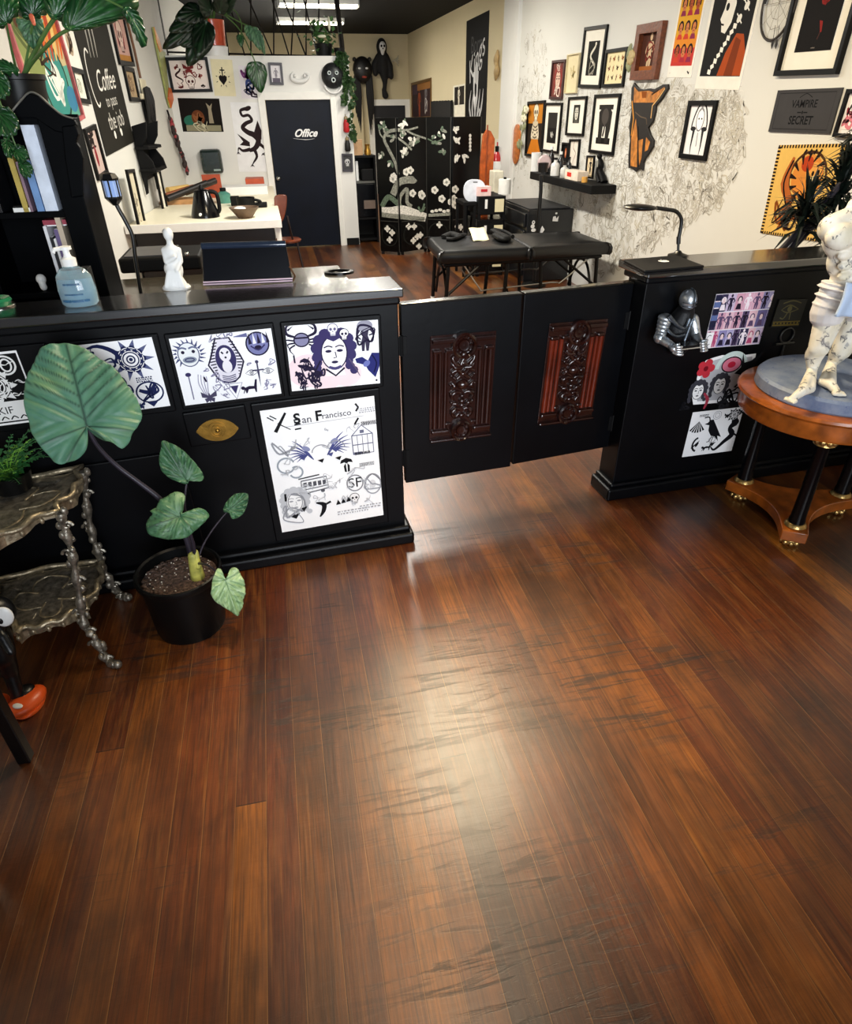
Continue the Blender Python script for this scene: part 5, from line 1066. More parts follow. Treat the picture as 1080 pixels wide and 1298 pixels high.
# black printer on the inner desk
p0, p1 = onz(153, 348, 1.03), onz(256, 343, 1.03); zt = ony(153, 329, p0.y).z
t = thing('printer', 'flat black printer on the inner desk behind the white statuette', 'printer', ((p0.x + p1.x) / 2, p0.y + .19, 1.03))
MB(BLKM).box(((p0.x + p1.x) / 2, p0.y + .19, (1.03 + zt) / 2), (p1.x - p0.x, .36, zt - 1.03)).build('body', t, bevel=.012)
MB(mat('grey_lid', '55565a', .35)).box(((p0.x + p1.x) / 2 - .06, p0.y + .2, zt + .003), ((p1.x - p0.x) * .6, .3, .006)).build('lid', t, bevel=.002)
b = MB(mat('chrome_knob', 'c9c9c9', .2, 1)); b.ball(ony(237, 322, p0.y - .01), .012, 10, 8); b.build('knob', t, 60)
# gooseneck UV lantern lamp
yl = 3.35; t = thing('uv_lamp', 'black gooseneck lamp with a lantern head of blue glass panes by the left wall', 'lamp', (ony(173, 350, yl).x, yl, 1.03))
bx = ony(173, 350, yl).x; MB(lampm).lathe([(.001, 0), (.05, 0), (.05, .012), (.015, .024), (.001, .024)], (bx, yl, 1.03), 24).build('base', t, 40)
MB(lampm).tube(smooth_pts([V3((bx, yl, 1.045)), ony(172, 330, yl), ony(168, 300, yl), ony(160, 282, yl), ony(151, 266, yl), ony(147, 258, yl)]), .009, 10).build('gooseneck', t, 60)
hc, ht = ony(145, 254, yl), ony(137, 222, yl); ax = (ht - hc).normalized(); L = (ht - hc).length
b = MB(lampm); b.lathe([(.012, -.02), (.03, 0), (.036, .008), (.036, .016), (.001, .016)], hc, 6, ax); b.build('lamp_housing', t, 40); b = MB(lampm); b.lathe([(.036, L - .02), (.04, L - .012), (.03, L + .006), (.001, L + .012)], hc, 6, ax); b.build('lamp_cap', t, 40)
MB(mat('blue_lamp_glass', '8fa9dc', .1, emit=.25)).lathe([(.03, .012), (.033, .016), (.033, L - .02), (.03, L - .016)], hc, 6, ax).build('glass_pane', t)
b = MB(lampm); x, y = basis(ax)
for k in range(6):
    q = 2 * PI * k / 6; o = (x * math.cos(q) + y * math.sin(q)) * .035; b.tube([hc + o + ax * .01, hc + o + ax * (L - .015)], .0035, 6)
b.build('lantern_bars', t, 40)
# ---- bookcase
yb = 3.1; XA, XBk = -1.27, -.752
bc = thing('bookcase', 'tall black bookcase with a scrolled crest against the left wall', 'bookcase', ((XA + XBk) / 2, yb + .13, 0))
CA_ = mat('black_bookcase', '030406', .5, var=.2, spec=.05); sh = ony(48, 269, yb).z; zt = 1.79
def bcb(x0, x1, y0, y1, z0, z1): return MB(CA_).box(((x0 + x1) / 2, (y0 + y1) / 2, (z0 + z1) / 2), (x1 - x0, y1 - y0, z1 - z0))
xr = ony(79, 264, yb).x; bcb(XA, XBk, yb + .25, yb + .27, 0, zt).build('back_panel', bc); bcb(xr, XBk, yb, yb + .25, 0, zt - .01).build('side_panel', bc, bevel=.004); bcb(XA, XA + .1, yb, yb + .25, 0, zt - .01).build('side_panel', bc, bevel=.004)
for z in (.1, .5, .82, 1.13, sh - .012, zt - .02): bcb(XA + .1, xr, yb + .01, yb + .25, z - .012, z + .012).build('shelf', bc, bevel=.003)
f = Fr(V3((0, yb - .012, 0)), V3((1, 0, 0)), V3((0, 0, 1)), V3((0, -1, 0)), 1, 1)
cr = [(q.x, q.z) for q in [ony(x, y, yb) for x, y in ((-90, 150), (-60, 130), (-20, 144), (12, 146), (26, 129), (38, 118), (50, 122), (62, 133), (78, 146), (88, 149), (95, 152), (98, 158), (99, 166), (95, 172), (70, 166), (46, 150), (20, 150), (-90, 178))]]
MB(CA_).prism(cr, f, .03, -.03).build('crest', bc, bevel=.004)
pr = [(q.x, q.z) for q in [ony(x, y, yb) for x, y in ((80, 160), (97, 158), (101, 170), (98, 180), (102, 186), (107, 200), (106, 222), (107, 248), (92, 250), (84, 200))]]; MB(CA_).prism(pr, f, .03, -.02).build('side_scroll', bc, bevel=.004)
P = [ony(x, y, yb - .015) for x, y in ((13, 144), (26, 128), (38, 117), (50, 121), (62, 132), (78, 145), (92, 150))]; MB(mat('crest_edge', '8b8a84', .3, .5)).tube(smooth_pts(P), .0035, 6).build('crest_beading', bc, 60)
def book(x0, x1, ytop, ybot, base, m, label, dep=.17, y0=None, side=None):
    """upright book on a shelf at height base: spine between pixel columns x0..x1 measured at the shelf"""
    y0 = y0 or yb + .02; a, c = ony(x0, ybot, y0).x, ony(x1, ybot, y0).x; h = ony((x0 + x1) / 2, ytop, y0).z - base
    o = MB(m); o.box(((a + c) / 2, y0 + dep / 2, base + h / 2), (c - a, dep, h)); o.mat(PAPER if side is None else side); o.box(((a + c) / 2, y0 + dep / 2 + .003, base + h + .0005), ((c - a) * .8, dep - .006, .001))
    return tag(o.build('book', bevel=.0015), label, 'book', 'books in the black bookcase')
s1 = sh; bk = lambda n, c: mat('cover_' + n, c, .4, var=.12, scale=20)
book(57, 73.5, 147, 264, s1, bk('white', 'd9e2f2'), 'large white and blue book, rightmost on the upper bookcase shelf'); 
o = bpy.data.objects['book']; MBq = None
book(47, 56, 203, 265, s1, bk('blue', '6d92c4'), 'pale blue book on the upper bookcase shelf'); book(30, 37, 198, 267, s1, bk('yellow', 'b9a24e'), 'yellow spined book on the upper bookcase shelf'); book(38.5, 42, 205, 267, s1, bk('mauve', '8a6f7e'), 'thin mauve book beside the yellow one on the upper shelf')
book(-6, 4, 205, 271, s1, bk('black', '101116'), 'black book at the left of the upper bookcase shelf')
p0 = ony(19, 268, yb + .02); b = MB(WHT); b.box((p0.x + .03, yb + .07, s1 + .008), (.07, .1, .016)); b.mat(BLKM).box((p0.x + .03, yb + .07, s1 + .02), (.066, .095, .008)); tag(b.build('flat_box', bevel=.001), 'white and black flat box lying at the foot of the yellow book', 'box')
s2 = 1.142; yy = 372
for x0, x1, yt, c, lb in ((80, 84, 286, 'e4e4e8', 'thin white book leftmost on the lower bookcase shelf'), (84.5, 88, 300, '15161c', 'thin black book on the lower bookcase shelf'), (88.5, 91.5, 302, 'eceaea', 'thin white book right of the thin black one'), (92, 97, 290, '6a5a86', 'purple book on the lower bookcase shelf'), (97, 103.5, 272, 'c9b8a2', 'tall beige book on the lower bookcase shelf')):
    book(x0, x1, yt, yy, s2, bk(c, c), lb)
p0 = ony(62, 284, yb + .03); b = MB(bk('red', '9e3a4c')); b.box((p0.x + .02, yb + .1, sh - .045), (.09, .12, .018)); b.mat(PAPER).box((p0.x + .02, yb + .1, sh - .056), (.085, .115, .006)); tag(b.build('book'), 'red book lying flat on top of the books on the lower shelf', 'book', 'books in the black bookcase')
p0 = ony(52, 354, yb + .06); b = MB(WHT); b.ball((p0.x, yb + .06, 1.142 + .045), (.02, .022, .022), 14, 10); b.cap((p0.x + .002, yb + .05, 1.175), .014, (p0.x + .004, yb + .05, 1.142 + .014), .014); tag(b.build('skull_ornament', smooth=60), 'tiny white skull ornament low in the black bookcase', 'ornament')
# ---- black card holder beside the sanitiser
p0 = onz(117, 384, 1.2); b = MB(BLKM); b.box((p0.x, p0.y + .03, 1.262), (.035, .05, .12)); t = thing('card_holder', 'black and white card holder behind the sanitizer bottle', 'holder', (p0.x, p0.y + .03, 1.2)); 
MB(BLKM).box((p0.x, p0.y + .03, 1.26), (.03, .06, .12)).build('holder_back', t, bevel=.002); MB(WHT).box((p0.x - .008, p0.y + .0, 1.255), (.006, .003, .1)).build('card', t); MB(WHT).box((p0.x + .012, p0.y + .0, 1.25), (.004, .003, .1)).build('card', t)
# ---- plant on the bookcase
yp = 3.22; pc = ony(24, 112, yp); zb = zt - .008; pp = thing('philodendron', 'big dark leaved plant in a black pot on top of the bookcase', 'potted plant', (pc.x, yp, zb))
zz = ony(24, 93, yp - .08).z; MB(POTM).lathe([(.001, 0), (.085, 0), (.098, zz - zb - .02), (.104, zz - zb - .018), (.104, zz - zb), (.095, zz - zb), (.09, zz - zb - .03), (.001, zz - zb - .03)], (pc.x, yp, zb), 36).build('pot', pp, 40)
tag_ = MB(SOIL).lathe([(.001, zz - zb - .04), (.092, zz - zb - .04), (.085, zz - zb - .025), (.001, zz - zb - .02)], (pc.x, yp, zb), 24).build('soil', pp, 60)
GST = mat('green_stem', '4a6a34', .45, var=.3)
def pleaf(out, att, tip, y, n, m, stem=None, sr=.006, **kw):
    c = ony(*att, y); pl = Plane(c, n); A = pl.hit(*att)
    leafmesh('leaf', pp, [pl.hit(*q) for q in out], A, pl.hit(*tip), n, m, **kw)
    if stem: MB(GST).tube(smooth_pts([A] + [ony(*s) for s in stem]), [sr * .7, sr], 8).build('leaf_stalk', pp, 60)
lo = dict(rings=10, N=60, vw=.003, bulge=.02)
pleaf([(88, 39), (80, 34), (79, 22), (88, 2), (108, -18), (135, -24), (162, -10), (176, 4), (170, 16), (150, 26), (128, 33), (106, 38)], (88, 37), (176, 5), 3.0, (.3, -.8, .1), LEAFD, [(72, 46, 3.05), (56, 62, 3.1), (40, 80, 3.18), (30, 96, 3.2)], .008, **lo)
pleaf([(158, 8), (172, 14), (180, 24), (184, 40), (187, 56), (179, 59), (172, 46), (164, 30), (156, 18)], (160, 12), (184, 58), 2.95, (.4, -.8, .1), LEAFD, [(120, -6, 2.98), (80, -10, 3.05)], .004, seed=4, **lo)
pleaf([(60, -22), (84, -26), (104, -10), (98, 14), (80, 26), (64, 22), (56, 4)], (70, 22), (90, -26), 3.06, (.1, -.9, .2), LEAFD, [(58, 40, 3.1), (44, 66, 3.16), (30, 96, 3.2)], .009, seed=5, **lo)
pleaf([(18, 0), (24, -20), (44, -28), (60, -8), (59, 14), (50, 23), (42, 20), (32, 24), (22, 16)], (42, 21), (38, -28), 3.1, (.05, -.9, .2), LEAFD, [(38, 50, 3.15), (30, 95, 3.2)], .005, seed=6, **lo)
pleaf([(20, 26), (30, 30), (38, 28), (48, 20), (55, 28), (54, 44), (47, 57), (40, 60), (30, 48)], (40, 26), (43, 60), 3.16, (.05, -.9, .3), LEAFM, None, seed=7, **lo)
pleaf([(-8, -10), (14, -12), (24, 4), (22, 18), (10, 30), (-4, 36), (-14, 14)], (8, 30), (0, -12), 3.05, (.1, -.9, .2), LEAFD, [(14, 60, 3.12), (22, 95, 3.2)], .005, seed=8, **lo)
pleaf([(-12, 76), (6, 76), (22, 86), (24, 92), (6, 94), (-12, 92)], (24, 91), (-10, 82), 3.1, (.1, -.8, .6), LEAFD, None, seed=9, **lo)
MB(mat('salmon_spathe', 'd9694a', .5)).cap(ony(40, 21, 3.06), .009, ony(43, 30, 3.05), .006).build('flower_bud', pp, 60)
# trailing pothos
pc2 = ony(-22, 108, 3.2); p2 = thing('trailing_pothos', 'green trailing plant spilling down the front of the bookcase at the left edge', 'potted plant', (pc2.x, 3.2, zb))
MB(POTM).lathe([(.001, 0), (.05, 0), (.06, .07), (.055, .07), (.05, .05), (.001, .05)], (pc2.x - .02, 3.2, zb), 24).build('pot', p2, 40)
V = smooth_pts([V3((pc2.x - .02, 3.2, zb + .06)), ony(-10, 110, 3.06), ony(4, 140, 3.04), ony(14, 170, 3.04), ony(26, 200, 3.05), ony(34, 222, 3.05)]); MB(GST).tube(V, .003, 6).build('vine', p2, 60)
for out, att, tip, sd_ in (([(-8, 92), (6, 94), (13, 108), (11, 120), (0, 127), (-10, 122)], (-6, 98), (8, 124), 1), ([(-8, 138), (8, 135), (20, 146), (24, 160), (17, 172), (-2, 172), (-10, 156)], (-4, 142), (20, 170), 2), ([(2, 178), (12, 176), (18, 186), (14, 200), (6, 196)], (8, 178), (13, 200), 3), ([(16, 188), (28, 184), (36, 196), (30, 206), (20, 202)], (18, 190), (34, 203), 4), ([(24, 206), (34, 204), (42, 214), (36, 226), (26, 220)], (26, 208), (38, 224), 5)):
    pl = Plane(ony(*att, 3.03), (.1, -.8, .5)); leafmesh('leaf', p2, [pl.hit(*q) for q in out], pl.hit(*att), pl.hit(*tip), (.1, -.8, .5), LEAFD if sd_ > 2 else mat_leafg, rings=8, N=48, vw=.0025, bulge=.012, seed=sd_) if False else leafmesh('leaf', p2, [pl.hit(*q) for q in out], pl.hit(*att), pl.hit(*tip), (.1, -.8, .5), LEAFD, rings=8, N=48, vw=.0025, bulge=.012, seed=sd_)
# ---- left wall
def art_teal(a):
    a.fill('c9b98c'); a.fill('5fa392', 0, 0, 1, .34)
    a.go(.62, .25, .5); a.oval(0, 0, .55, .5, '3f8f86', 24); a.oval(.1, .05, .2, .2, 'dfe6da', 14); m_scrib(a, 'eef2e8', random.Random(3), 12, .06, .35); a.ring(0, 0, .55, .5, .05, '2a3a2a')
    a.go(.9, .12, .3); a.oval(0, 0, .4, .3, '3f7fa0')
    a.go(.75, .62, .6); [a.line([(-.3 + k * .12, -.4), (-.2 + k * .14, 0), (-.32 + k * .16, .45)], [.03, .16, .04], ['d9642c', 'e08a3a', 'b9482a', 'e6c070', 'c97c3c'][k % 5], 4) for k in range(6)]
    a.go(.3, .6, .7); a.oval(0, 0, .35, .5, '8f9a5c', 20); m_scrib(a, '5f6a3c', random.Random(6), 12, .08, .4); a.go(.3, .8, .4); m_face(a, '5a3a24', 'd9b88a')
    a.go(.55, .42, .3); m_scrib(a, '3a2a1c', random.Random(9), 9, .06, .5)
frame(LW, ((-12, -60), (52, -60), (97.5, 153), (40, 172)), 'large colourful painting in teal and orange with a pink frame on the left wall', art_teal, .03, mat('pink_red_frame', 'b5595c', .45, var=.3), .03)
def art_feather(a): a.fill('f0ede2'); a.go(.5, .55, .8); a.oval(0, .05, .3, .4, 'b9a488', 16); m_scrib(a, '4a3a2e', random.Random(2), 14, .08, .3)
sheet(LW, ((74, 30), (91, 30), (103.5, 88.5), (84, 83)), 'art_print', 'small cream print with a brown drawing left of the chalkboard', 'print', art_feather)
def art_green(a): a.fill('ece9da'); a.go(.5, .5, .8); m_scrib(a, '8d9a80', random.Random(4), 14, .05, .35); a.go(.5, .4, .5); m_flower(a, 'a0a890', 6, 'ece9da')
frame(LW, ((87.5, 85), (101.5, 88), (113, 133), (96.5, 129)), 'small black framed drawing just left of the chalkboard', art_green, .035)
def art_chalk(a):
    a.fill('26241f', 0, 0, 1, 1); w = 'e9e6de'
    a.go(.52, .52, .62, 0).text('Coffee', .36, w, .3); a.ring(-.62, .05, .16, .32, .03, w, a0=60, a1=300)
    a.go(.55, .37, .42).text('to pass', .3, 'cfccc4'); a.go(.55, .22, .62).text('the job', .3, 'cfccc4')
    a.go(.35, .84, .5); [a.line([(x, .5), (x + .06, .1), (x, -.3)], [.02, .07, .02], 'a9a69e', 3) for x in (-.2, 0, .2)]
    for x in (.4, .62): a.go(x, .12, .08).oval(0, 0, .4, .4, w, 10)
sheet(LW, ((93, 20), (134, 16), (166, 183.5), (128, 193.5)), 'chalkboard', 'tall black chalkboard sign with white hand lettering on the left wall', 'chalkboard', art_chalk, paper=mat('chalkboard_edge', '1b1a18', .6), th=.012)
def art_red(a): a.fill('cfa59a'); a.fill('b9803c', 0, 0, 1, .14); a.go(.5, .58, .8); m_scrib(a, 'a02c38', random.Random(5), 16, .1, .4); m_scrib(a, '4a2424', random.Random(7), 12, .06, .4); m_skull(a, '5a2a2a', 'e4c9bc')
frame(LW, ((138, 16), (156, 20), (167, 84), (146, 78)), 'black framed red and pink picture above the right edge of the chalkboard', art_red, .04)
def art_flr(a): a.fill('b89f7c'); a.go(.5, .5, .9); m_scrib(a, '5a4630', random.Random(8), 14, .09, .4); m_flower(a, '6a4a36', 8, 'cdb48e')
frame(LW, ((154.5, 84), (168, 87), (175, 129), (163, 128)), 'small dark framed brown picture right of the chalkboard', art_flr, .04)
def art_dag(a): a.fill('c9b3aa'); a.go(.5, .5, 1.2); m_dagger(a, '3a2626'); a.oval(0, -.1, .1, .25, '8a2c34', 12); a.go(.4, .85, .8); m_moth(a, '241c1c')
frame(LW, ((105, 161), (119, 159), (134, 218), (121.5, 232)), 'narrow framed print of a red dagger under the chalkboard', art_dag, .035)
# staff, bat garland, bracket shelf, paddle, strand
ws = lambda x, y, d=.03: LW.off(d).hit(x, y)
b = MB(mat('brown_stick', '6a4426', .5, var=.3)); b.tube([ws(160, 22), ws(170, 62), ws(178, 99)], .014, 8); tag(b.build('wooden_staff', smooth=50), 'thin brown wooden staff hung upright right of the red picture', 'staff')
b = MB(mat('bone_white', 'e2d8b8', .5)); b.slab(quad(LW.off(.012), (176, 100), (182, 101), (187, 125), (181, 124)), .02); b.slab(quad(LW.off(.012), (176, 119), (189, 122), (190, 127), (176, 125)), .04); tag(b.build('wall_bracket', bevel=.004), 'small cream wooden bracket under the brown staff', 'bracket')
def art_blk(a): a.fill('3a3a38'); a.go(.5, .5, .6); m_scrib(a, '77756e', random.Random(3), 8, .08, .4)
frame(LW, ((178.5, 127), (184, 126), (191, 163), (187, 166)), 'narrow black frame half hidden by a black tassel wig', art_blk, .03)
b = MB(mat('black_hair', '0c0a0a', .7)); r = random.Random(5)
for k in range(26):
    u = k / 25; b.tube(smooth_pts([ws(183 + 6 * u, 110 + 4 * abs(u - .5), .06), ws(186 + 8 * u + r.uniform(-1, 1), 130 + r.uniform(-3, 3), .07), ws(190 + 8 * u, 150 + r.uniform(-2, 12), .06)]), [.012, .016, .004], 5)
tag(b.build('hanging_fringe', smooth=60), 'black hair like fringe hanging on the left wall beside the bracket shelf', 'ornament')
t = thing('bracket_shelf', 'black scalloped gothic wall shelf on the left wall', 'wall shelf', ws(186, 228, 0))
MB(BLKM).slab(quad(LW.off(.002), (167, 165), (183, 165), (192, 222), (181, 232)), .02).build('back_board', t, bevel=.004)
f = Fr(ws(186, 220, .02), LW.U, V3((0, 0, 1)), LW.n, 1, 1)
for y in (186, 213):
    c = LW.off(.02).hit(180 + (y - 186) * .22, y); g = Fr(c, LW.U, LW.n, V3((0, 0, 1)), 1, 1)
    MB(BLKM).prism([(-.32, 0), (.3, 0), (.3, .1), (.16, .17), (.0, .15), (-.14, .19), (-.32, .14)], g, .03, -.015).build('shelf', t, bevel=.006)
for s in (-.28, .26):
    c = LW.off(.02).hit(183, 200); g = Fr(c + LW.U * s, LW.n, V3((0, 0, 1)), LW.U, 1, 1)
    P = [(0, .3), (.16, .34), (.13, .2), (.06, .1), (.14, -.02), (.16, -.12), (.05, -.16), (.03, -.32), (0, -.34)]
    MB(BLKM).prism(P, g, .03).build('side_bracket', t, bevel=.005)
t = thing('painted_paddle', 'long narrow painted paddle with orange ends near the office corner', 'paddle', LW.off(.03).hit(214, 138))
q = [(192, 34), (197, 46), (203, 64), (207.5, 66), (209, 90), (212, 112), (217, 114), (217, 126), (214, 137), (210, 124), (207, 108), (201, 80), (196, 56)]
f = rect(LW.off(.01), (190, 30), (218, 140)); P = [((p - f.O).dot(f.U), (p - f.O).dot(f.V)) for p in [LW.off(.01).hit(*z) for z in q]]
MB(mat('paddle_green', '9aa05a', .45, var=.3)).prism(P, f, .025).build('shaft', t, bevel=.003)
def pp2(z): return [((p - f.O).dot(f.U), (p - f.O).dot(f.V)) for p in [LW.off(.01).hit(*k) for k in z]]
MB(mat('paddle_orange', 'd98a2c', .4, var=.2)).prism(pp2([(192, 34), (197, 46), (203, 64), (200, 66), (196, 55)]), f, .012, .022).build('blade_tip', t); MB(mat('paddle_red', 'd9661c', .4, var=.2)).prism(pp2([(211, 111), (217, 114), (217, 126), (214, 137), (210, 124)]), f, .012, .022).build('blade_end', t)
b = MB(mat('garland_dark', '2a1a1a', .6)); r = random.Random(9)
for k in range(34):
    u = k / 33; x, y = 215 + 24 * u, 150 + 72 * u; b.mat(mat('garland_red', '9a3038', .5) if k % 3 == 1 else mat('garland_dark', '2a1a1a', .6)); c = ws(x + r.uniform(-1, 1), y, .04 + r.uniform(0, .03)); s = r.uniform(.018, .035); b.ball(c, (s, s, s * 1.4), 7, 5)
b.mat(BLKM).tube([ws(212, 140, .03), ws(240, 224, .03)], .012, 6); tag(b.build('wall_garland', smooth=60), 'red and black garland strung down the left wall by the white desk', 'garland')
# ------------------------------------------------------------------ right wall
def plain(fn): return fn
def im(bg, *ops):
    def fn(a):
        a.fill(bg)
        for o in ops: o(a)
    return fn
def mo(u, v, s, f, *ar, rot=0, **kw): return lambda a: (a.go(u, v, s, rot), f(a, *ar, **kw))
def sc(u, v, s, col, seed, n=10, w=.07, span=.4): return lambda a: (a.go(u, v, s), m_scrib(a, col, random.Random(seed), n, w, span))
def fl(col, *b): return lambda a: a.fill(col, *b)
MATB = mat('cream_mat_board', 'efeadc', .7, var=.02, spec=.2)
G = 'framed art on the right wall'
def skel(a):
    a.fill('2a2018'); a.fill('c07a26', 0, .62, 1, 1); a.go(.5, .2, 1); a.poly([(-.45, -.32), (.45, -.32), (.12, .22), (-.12, .22)], 'c9761c')
    a.go(.5, .82, .42); m_skull(a, '3a2a1c', 'e9dcc0'); a.go(.5, .5, .8); a.poly([(-.3, -.25), (.3, -.25), (.2, .2), (-.2, .2)], 'cbbca0')
    for k in range(4): a.line([(-.24, .12 - k * .09), (0, .05 - k * .09), (.24, .12 - k * .09)], .03, '3a2f28', 3)
    a.line([(-.2, .1), (-.3, -.2), (0, -.05)], .05, 'e4d8c0', 3); a.line([(.2, .1), (.3, -.2), (0, -.05)], .05, 'e4d8c0', 3)
frame(RW, ((670.9, 128.8), (693.4, 127), (686.6, 199.7), (666.5, 197.5)), 'dark framed orange picture of a praying skeleton above the wall shelf', skel, .03, FRB, group=G)
def hands(a): a.fill('1c1a18'); a.fill('2c2a26', 0, .5, 1, 1); a.go(.55, .28, .6); m_scrib(a, 'e4e0d6', random.Random(3), 10, .09, .22)
frame(RW, ((692.5, 130.2), (714, 130), (709.2, 194.9), (688.5, 191.5)), 'black framed dark photo with a wide cream mat right of the skeleton picture', hands, .025, FRB, board=MATB, bw=(.2, .16, .2, .16), group=G)
frame(RW, ((701.4, 77.1), (718, 75), (714.6, 126.3), (698.5, 125.5)), 'small dark red framed print of a masked figure', im('6a3a34', mo(.5, .5, .8, m_face, '2a1512', 'd9b8a4', hair='8a3a34'), sc(.5, .2, .6, 'e4cfc0', 5), sc(.5, .85, .5, 'e4cfc0', 6)), .025, mat('dark_red_frame', '3a1414', .4), group=G)
frame(RW, ((719.7, 69.8), (736.5, 67), (732.9, 117.8), (718.5, 118.5)), 'cream unframed looking panel with a faint ochre drawing', im('e0d3ac', sc(.5, .55, .6, 'b5a06a', 3, 14, .05, .35)), .012, mat('pale_wood_frame', 'cfc19a', .5), group=G)
frame(RW, ((742, 35.6), (772.5, 30), (762.4, 112.7), (736, 110.5)), 'tall black framed print of a pale coiled serpent, highest in the cluster', im('1b1a18', mo(.5, .5, .9, m_snake, 'd9d4c4', 2.5, .12), sc(.5, .2, .7, 'a09a8c', 4)), .03, FRB, board=MATB, bw=(.22, .17, .22, .2), group=G)
def bugs(a):
    a.fill('ecdcae'); r = random.Random(4)
    for j in range(3):
        for i in range(4): a.go(.17 + .22 * i, .2 + .3 * j, .22, r.uniform(-30, 30)); (m_moth if (i + j) % 2 else m_figure)(a, r.choice(['6a2c1c', '3a2418', '8a4a1c', '4a3a20']))
frame(RW, ((769.7, 63.6), (797.5, 59), (792.6, 110.2), (765.5, 111)), 'black framed sheet of small brown specimens right of the serpent print', bugs, .03, FRB, group=G)
frame(RW, ((721.7, 123.7), (745, 121.5), (741.7, 172.9), (719.5, 171)), 'black framed print of a small grey bust with a wide cream mat', im('5a5850', mo(.5, .55, 1.1, m_face, '2a2824', 'cfcabc')), .025, FRB, board=MATB, bw=(.3, .3, .3, .16), group=G)
frame(RW, ((714, 180.5), (722.5, 181), (721.4, 207.6), (713, 206)), 'tiny black frame with an orange oval', im('161414', lambda a: (a.go(.5, .5, .8), a.oval(0, 0, .2, .4, 'b5562c'), a.oval(0, 0, .1, .22, 'd9a07a'))), .02, FRB, group=G)
frame(RW, ((723.4, 176.6), (737, 176), (733.6, 213.2), (721.5, 211.5)), 'slim black framed line drawing on pale paper', im('eadfd2', lambda a: (a.go(.5, .5, .9), a.line([(.1, .8), (-.2, .3), (.15, 0), (-.1, -.4), (.1, -.8)], .05, 'a08a7c', 5))), .02, FRB, group=G)
def eleph(a):
    a.fill('e9e4d8'); a.fill('161412', 0, 0, 1, .16); a.fill('26221f', 0, .88, 1, 1); a.go(.5, .5, 1.1); a.poly([(-.42, .3), (-.2, .46), (.2, .46), (.42, .3), (.4, -.1), (.3, -.46), (.12, -.46), (.1, -.05), (-.08, -.05), (-.12, -.46), (-.34, -.46), (-.36, -.1)], '2a2724'); a.oval(0, .2, .22, .2, '4a4440'); a.line([(0, .1), (.02, -.1), (-.04, -.3)], .1, '4a4440', 3)
frame(RW, ((755.6, 120.3), (788, 118), (779.8, 197.5), (748.5, 193)), 'large black framed print of dark animals, lowest of the big frames', eleph, .03, FRB, board=MATB, bw=(.19, .13, .19, .13), group=G)
frame(RW, ((809.2, 34.7), (841.5, 29), (841, 98.3), (808.5, 100)), 'deep carved wooden frame round a dark red figure', im('4a2a20', mo(.5, .5, 1, m_figure, 'c9ae8c'), sc(.5, .5, .7, '7a2c24', 4), fl('9a5a2c', 0, 0, 1, .12)), .07, mat('carved_brown_frame', '6a3518', .4, var=.4, scale=40, bump=.6, bscale=50), .05, group=G)
def band(a):
    a.fill('ece6da'); a.fill('d9a02c', .06, .12, .94, .98); a.fill('c23a34', .06, .12, .94, .3); a.fill('e08a2c', .06, .3, .94, .42); a.fill('b53a4c', .06, .8, .94, .98)
    r = random.Random(6)
    for j in range(3):
        for i in range(3): a.go(.24 + .26 * i, .26 + .23 * j, .26); a.oval(0, 0, .3, .4, r.choice(['b5623c', 'c97a4a', 'a8502c']), 14); a.ring(0, .1, .32, .38, .16, r.choice(['2a1216', '4a1a1a', '1c1214']), a0=-30, a1=210); a.oval(-.1, .05, .04, .04, '241414', 8); a.oval(.1, .05, .04, .04, '241414', 8); a.line([(-.1, -.15), (.1, -.15)], .05, '7a2020'); a.poly([(-.4, -.7), (.4, -.7), (.25, -.35), (-.25, -.35)], r.choice(['a82c3c', 'c9402c', '8a2a4a']))
    a.go(.1, .05, .1).text('a', .5, '444444'); a.go(.85, .05, .1); m_scrib(a, '333333', r, 5, .2)
sheet(RW, ((866, -30), (898, -34), (880, 96.6), (847.8, 99.2)), 'band_poster', 'red and yellow poster of faces high on the right wall', 'poster', band, th=.003)
def catrina(a):
    a.fill('ebe7dc'); a.fill('1d1c1c', .06, .12, .95, 1); a.go(.78, .28, .6); a.poly([(-.55, -.3), (.28, -.3), (.28, .1), (.1, .4), (-.15, .42), (-.4, .1)], 'a8481c'); a.poly([(-.3, -.3), (0, -.3), (.05, .3), (-.15, .36)], '7a3414')
    a.go(.45, .68, .5); a.poly([(-.2, .4), (.1, .46), (.22, .2), (.16, -.2), (-.02, -.42), (-.2, -.38), (-.26, -.2), (-.34, -.12), (-.24, .1)], 'ece8de'); a.oval(-.12, .12, .07, .08, '1d1c1c'); a.line([(-.26, -.22), (-.14, -.24)], .04, '2a2626'); a.poly([(-.2, .4), (.1, .6), (.4, .4), (.3, -.1), (.2, .2), (.1, .4)], '121212')
    for k in range(9): u = .62 - .045 * k; a.go(u, .56 - .05 * k, .1, 30 * (k % 2)); a.poly([(-.35, -.2), (.35, -.3), (.4, .2), (-.3, .3)], 'f0ece2')
    for x, y in ((.72, .8), (.78, .72), (.68, .62), (.5, .94), (.6, .96)): a.go(x, y, .13); a.oval(0, 0, .4, .3, 'ece8de', 12, 40); a.line([(-.5, .4), (.5, -.4)], .12, 'ece8de')
sheet(RW, ((908, -30), (969, -38), (941, 111.9), (881.7, 114.4)), 'portrait_poster', 'black poster of a pale woman in an orange robe with bone necklace', 'poster', catrina, th=.003)
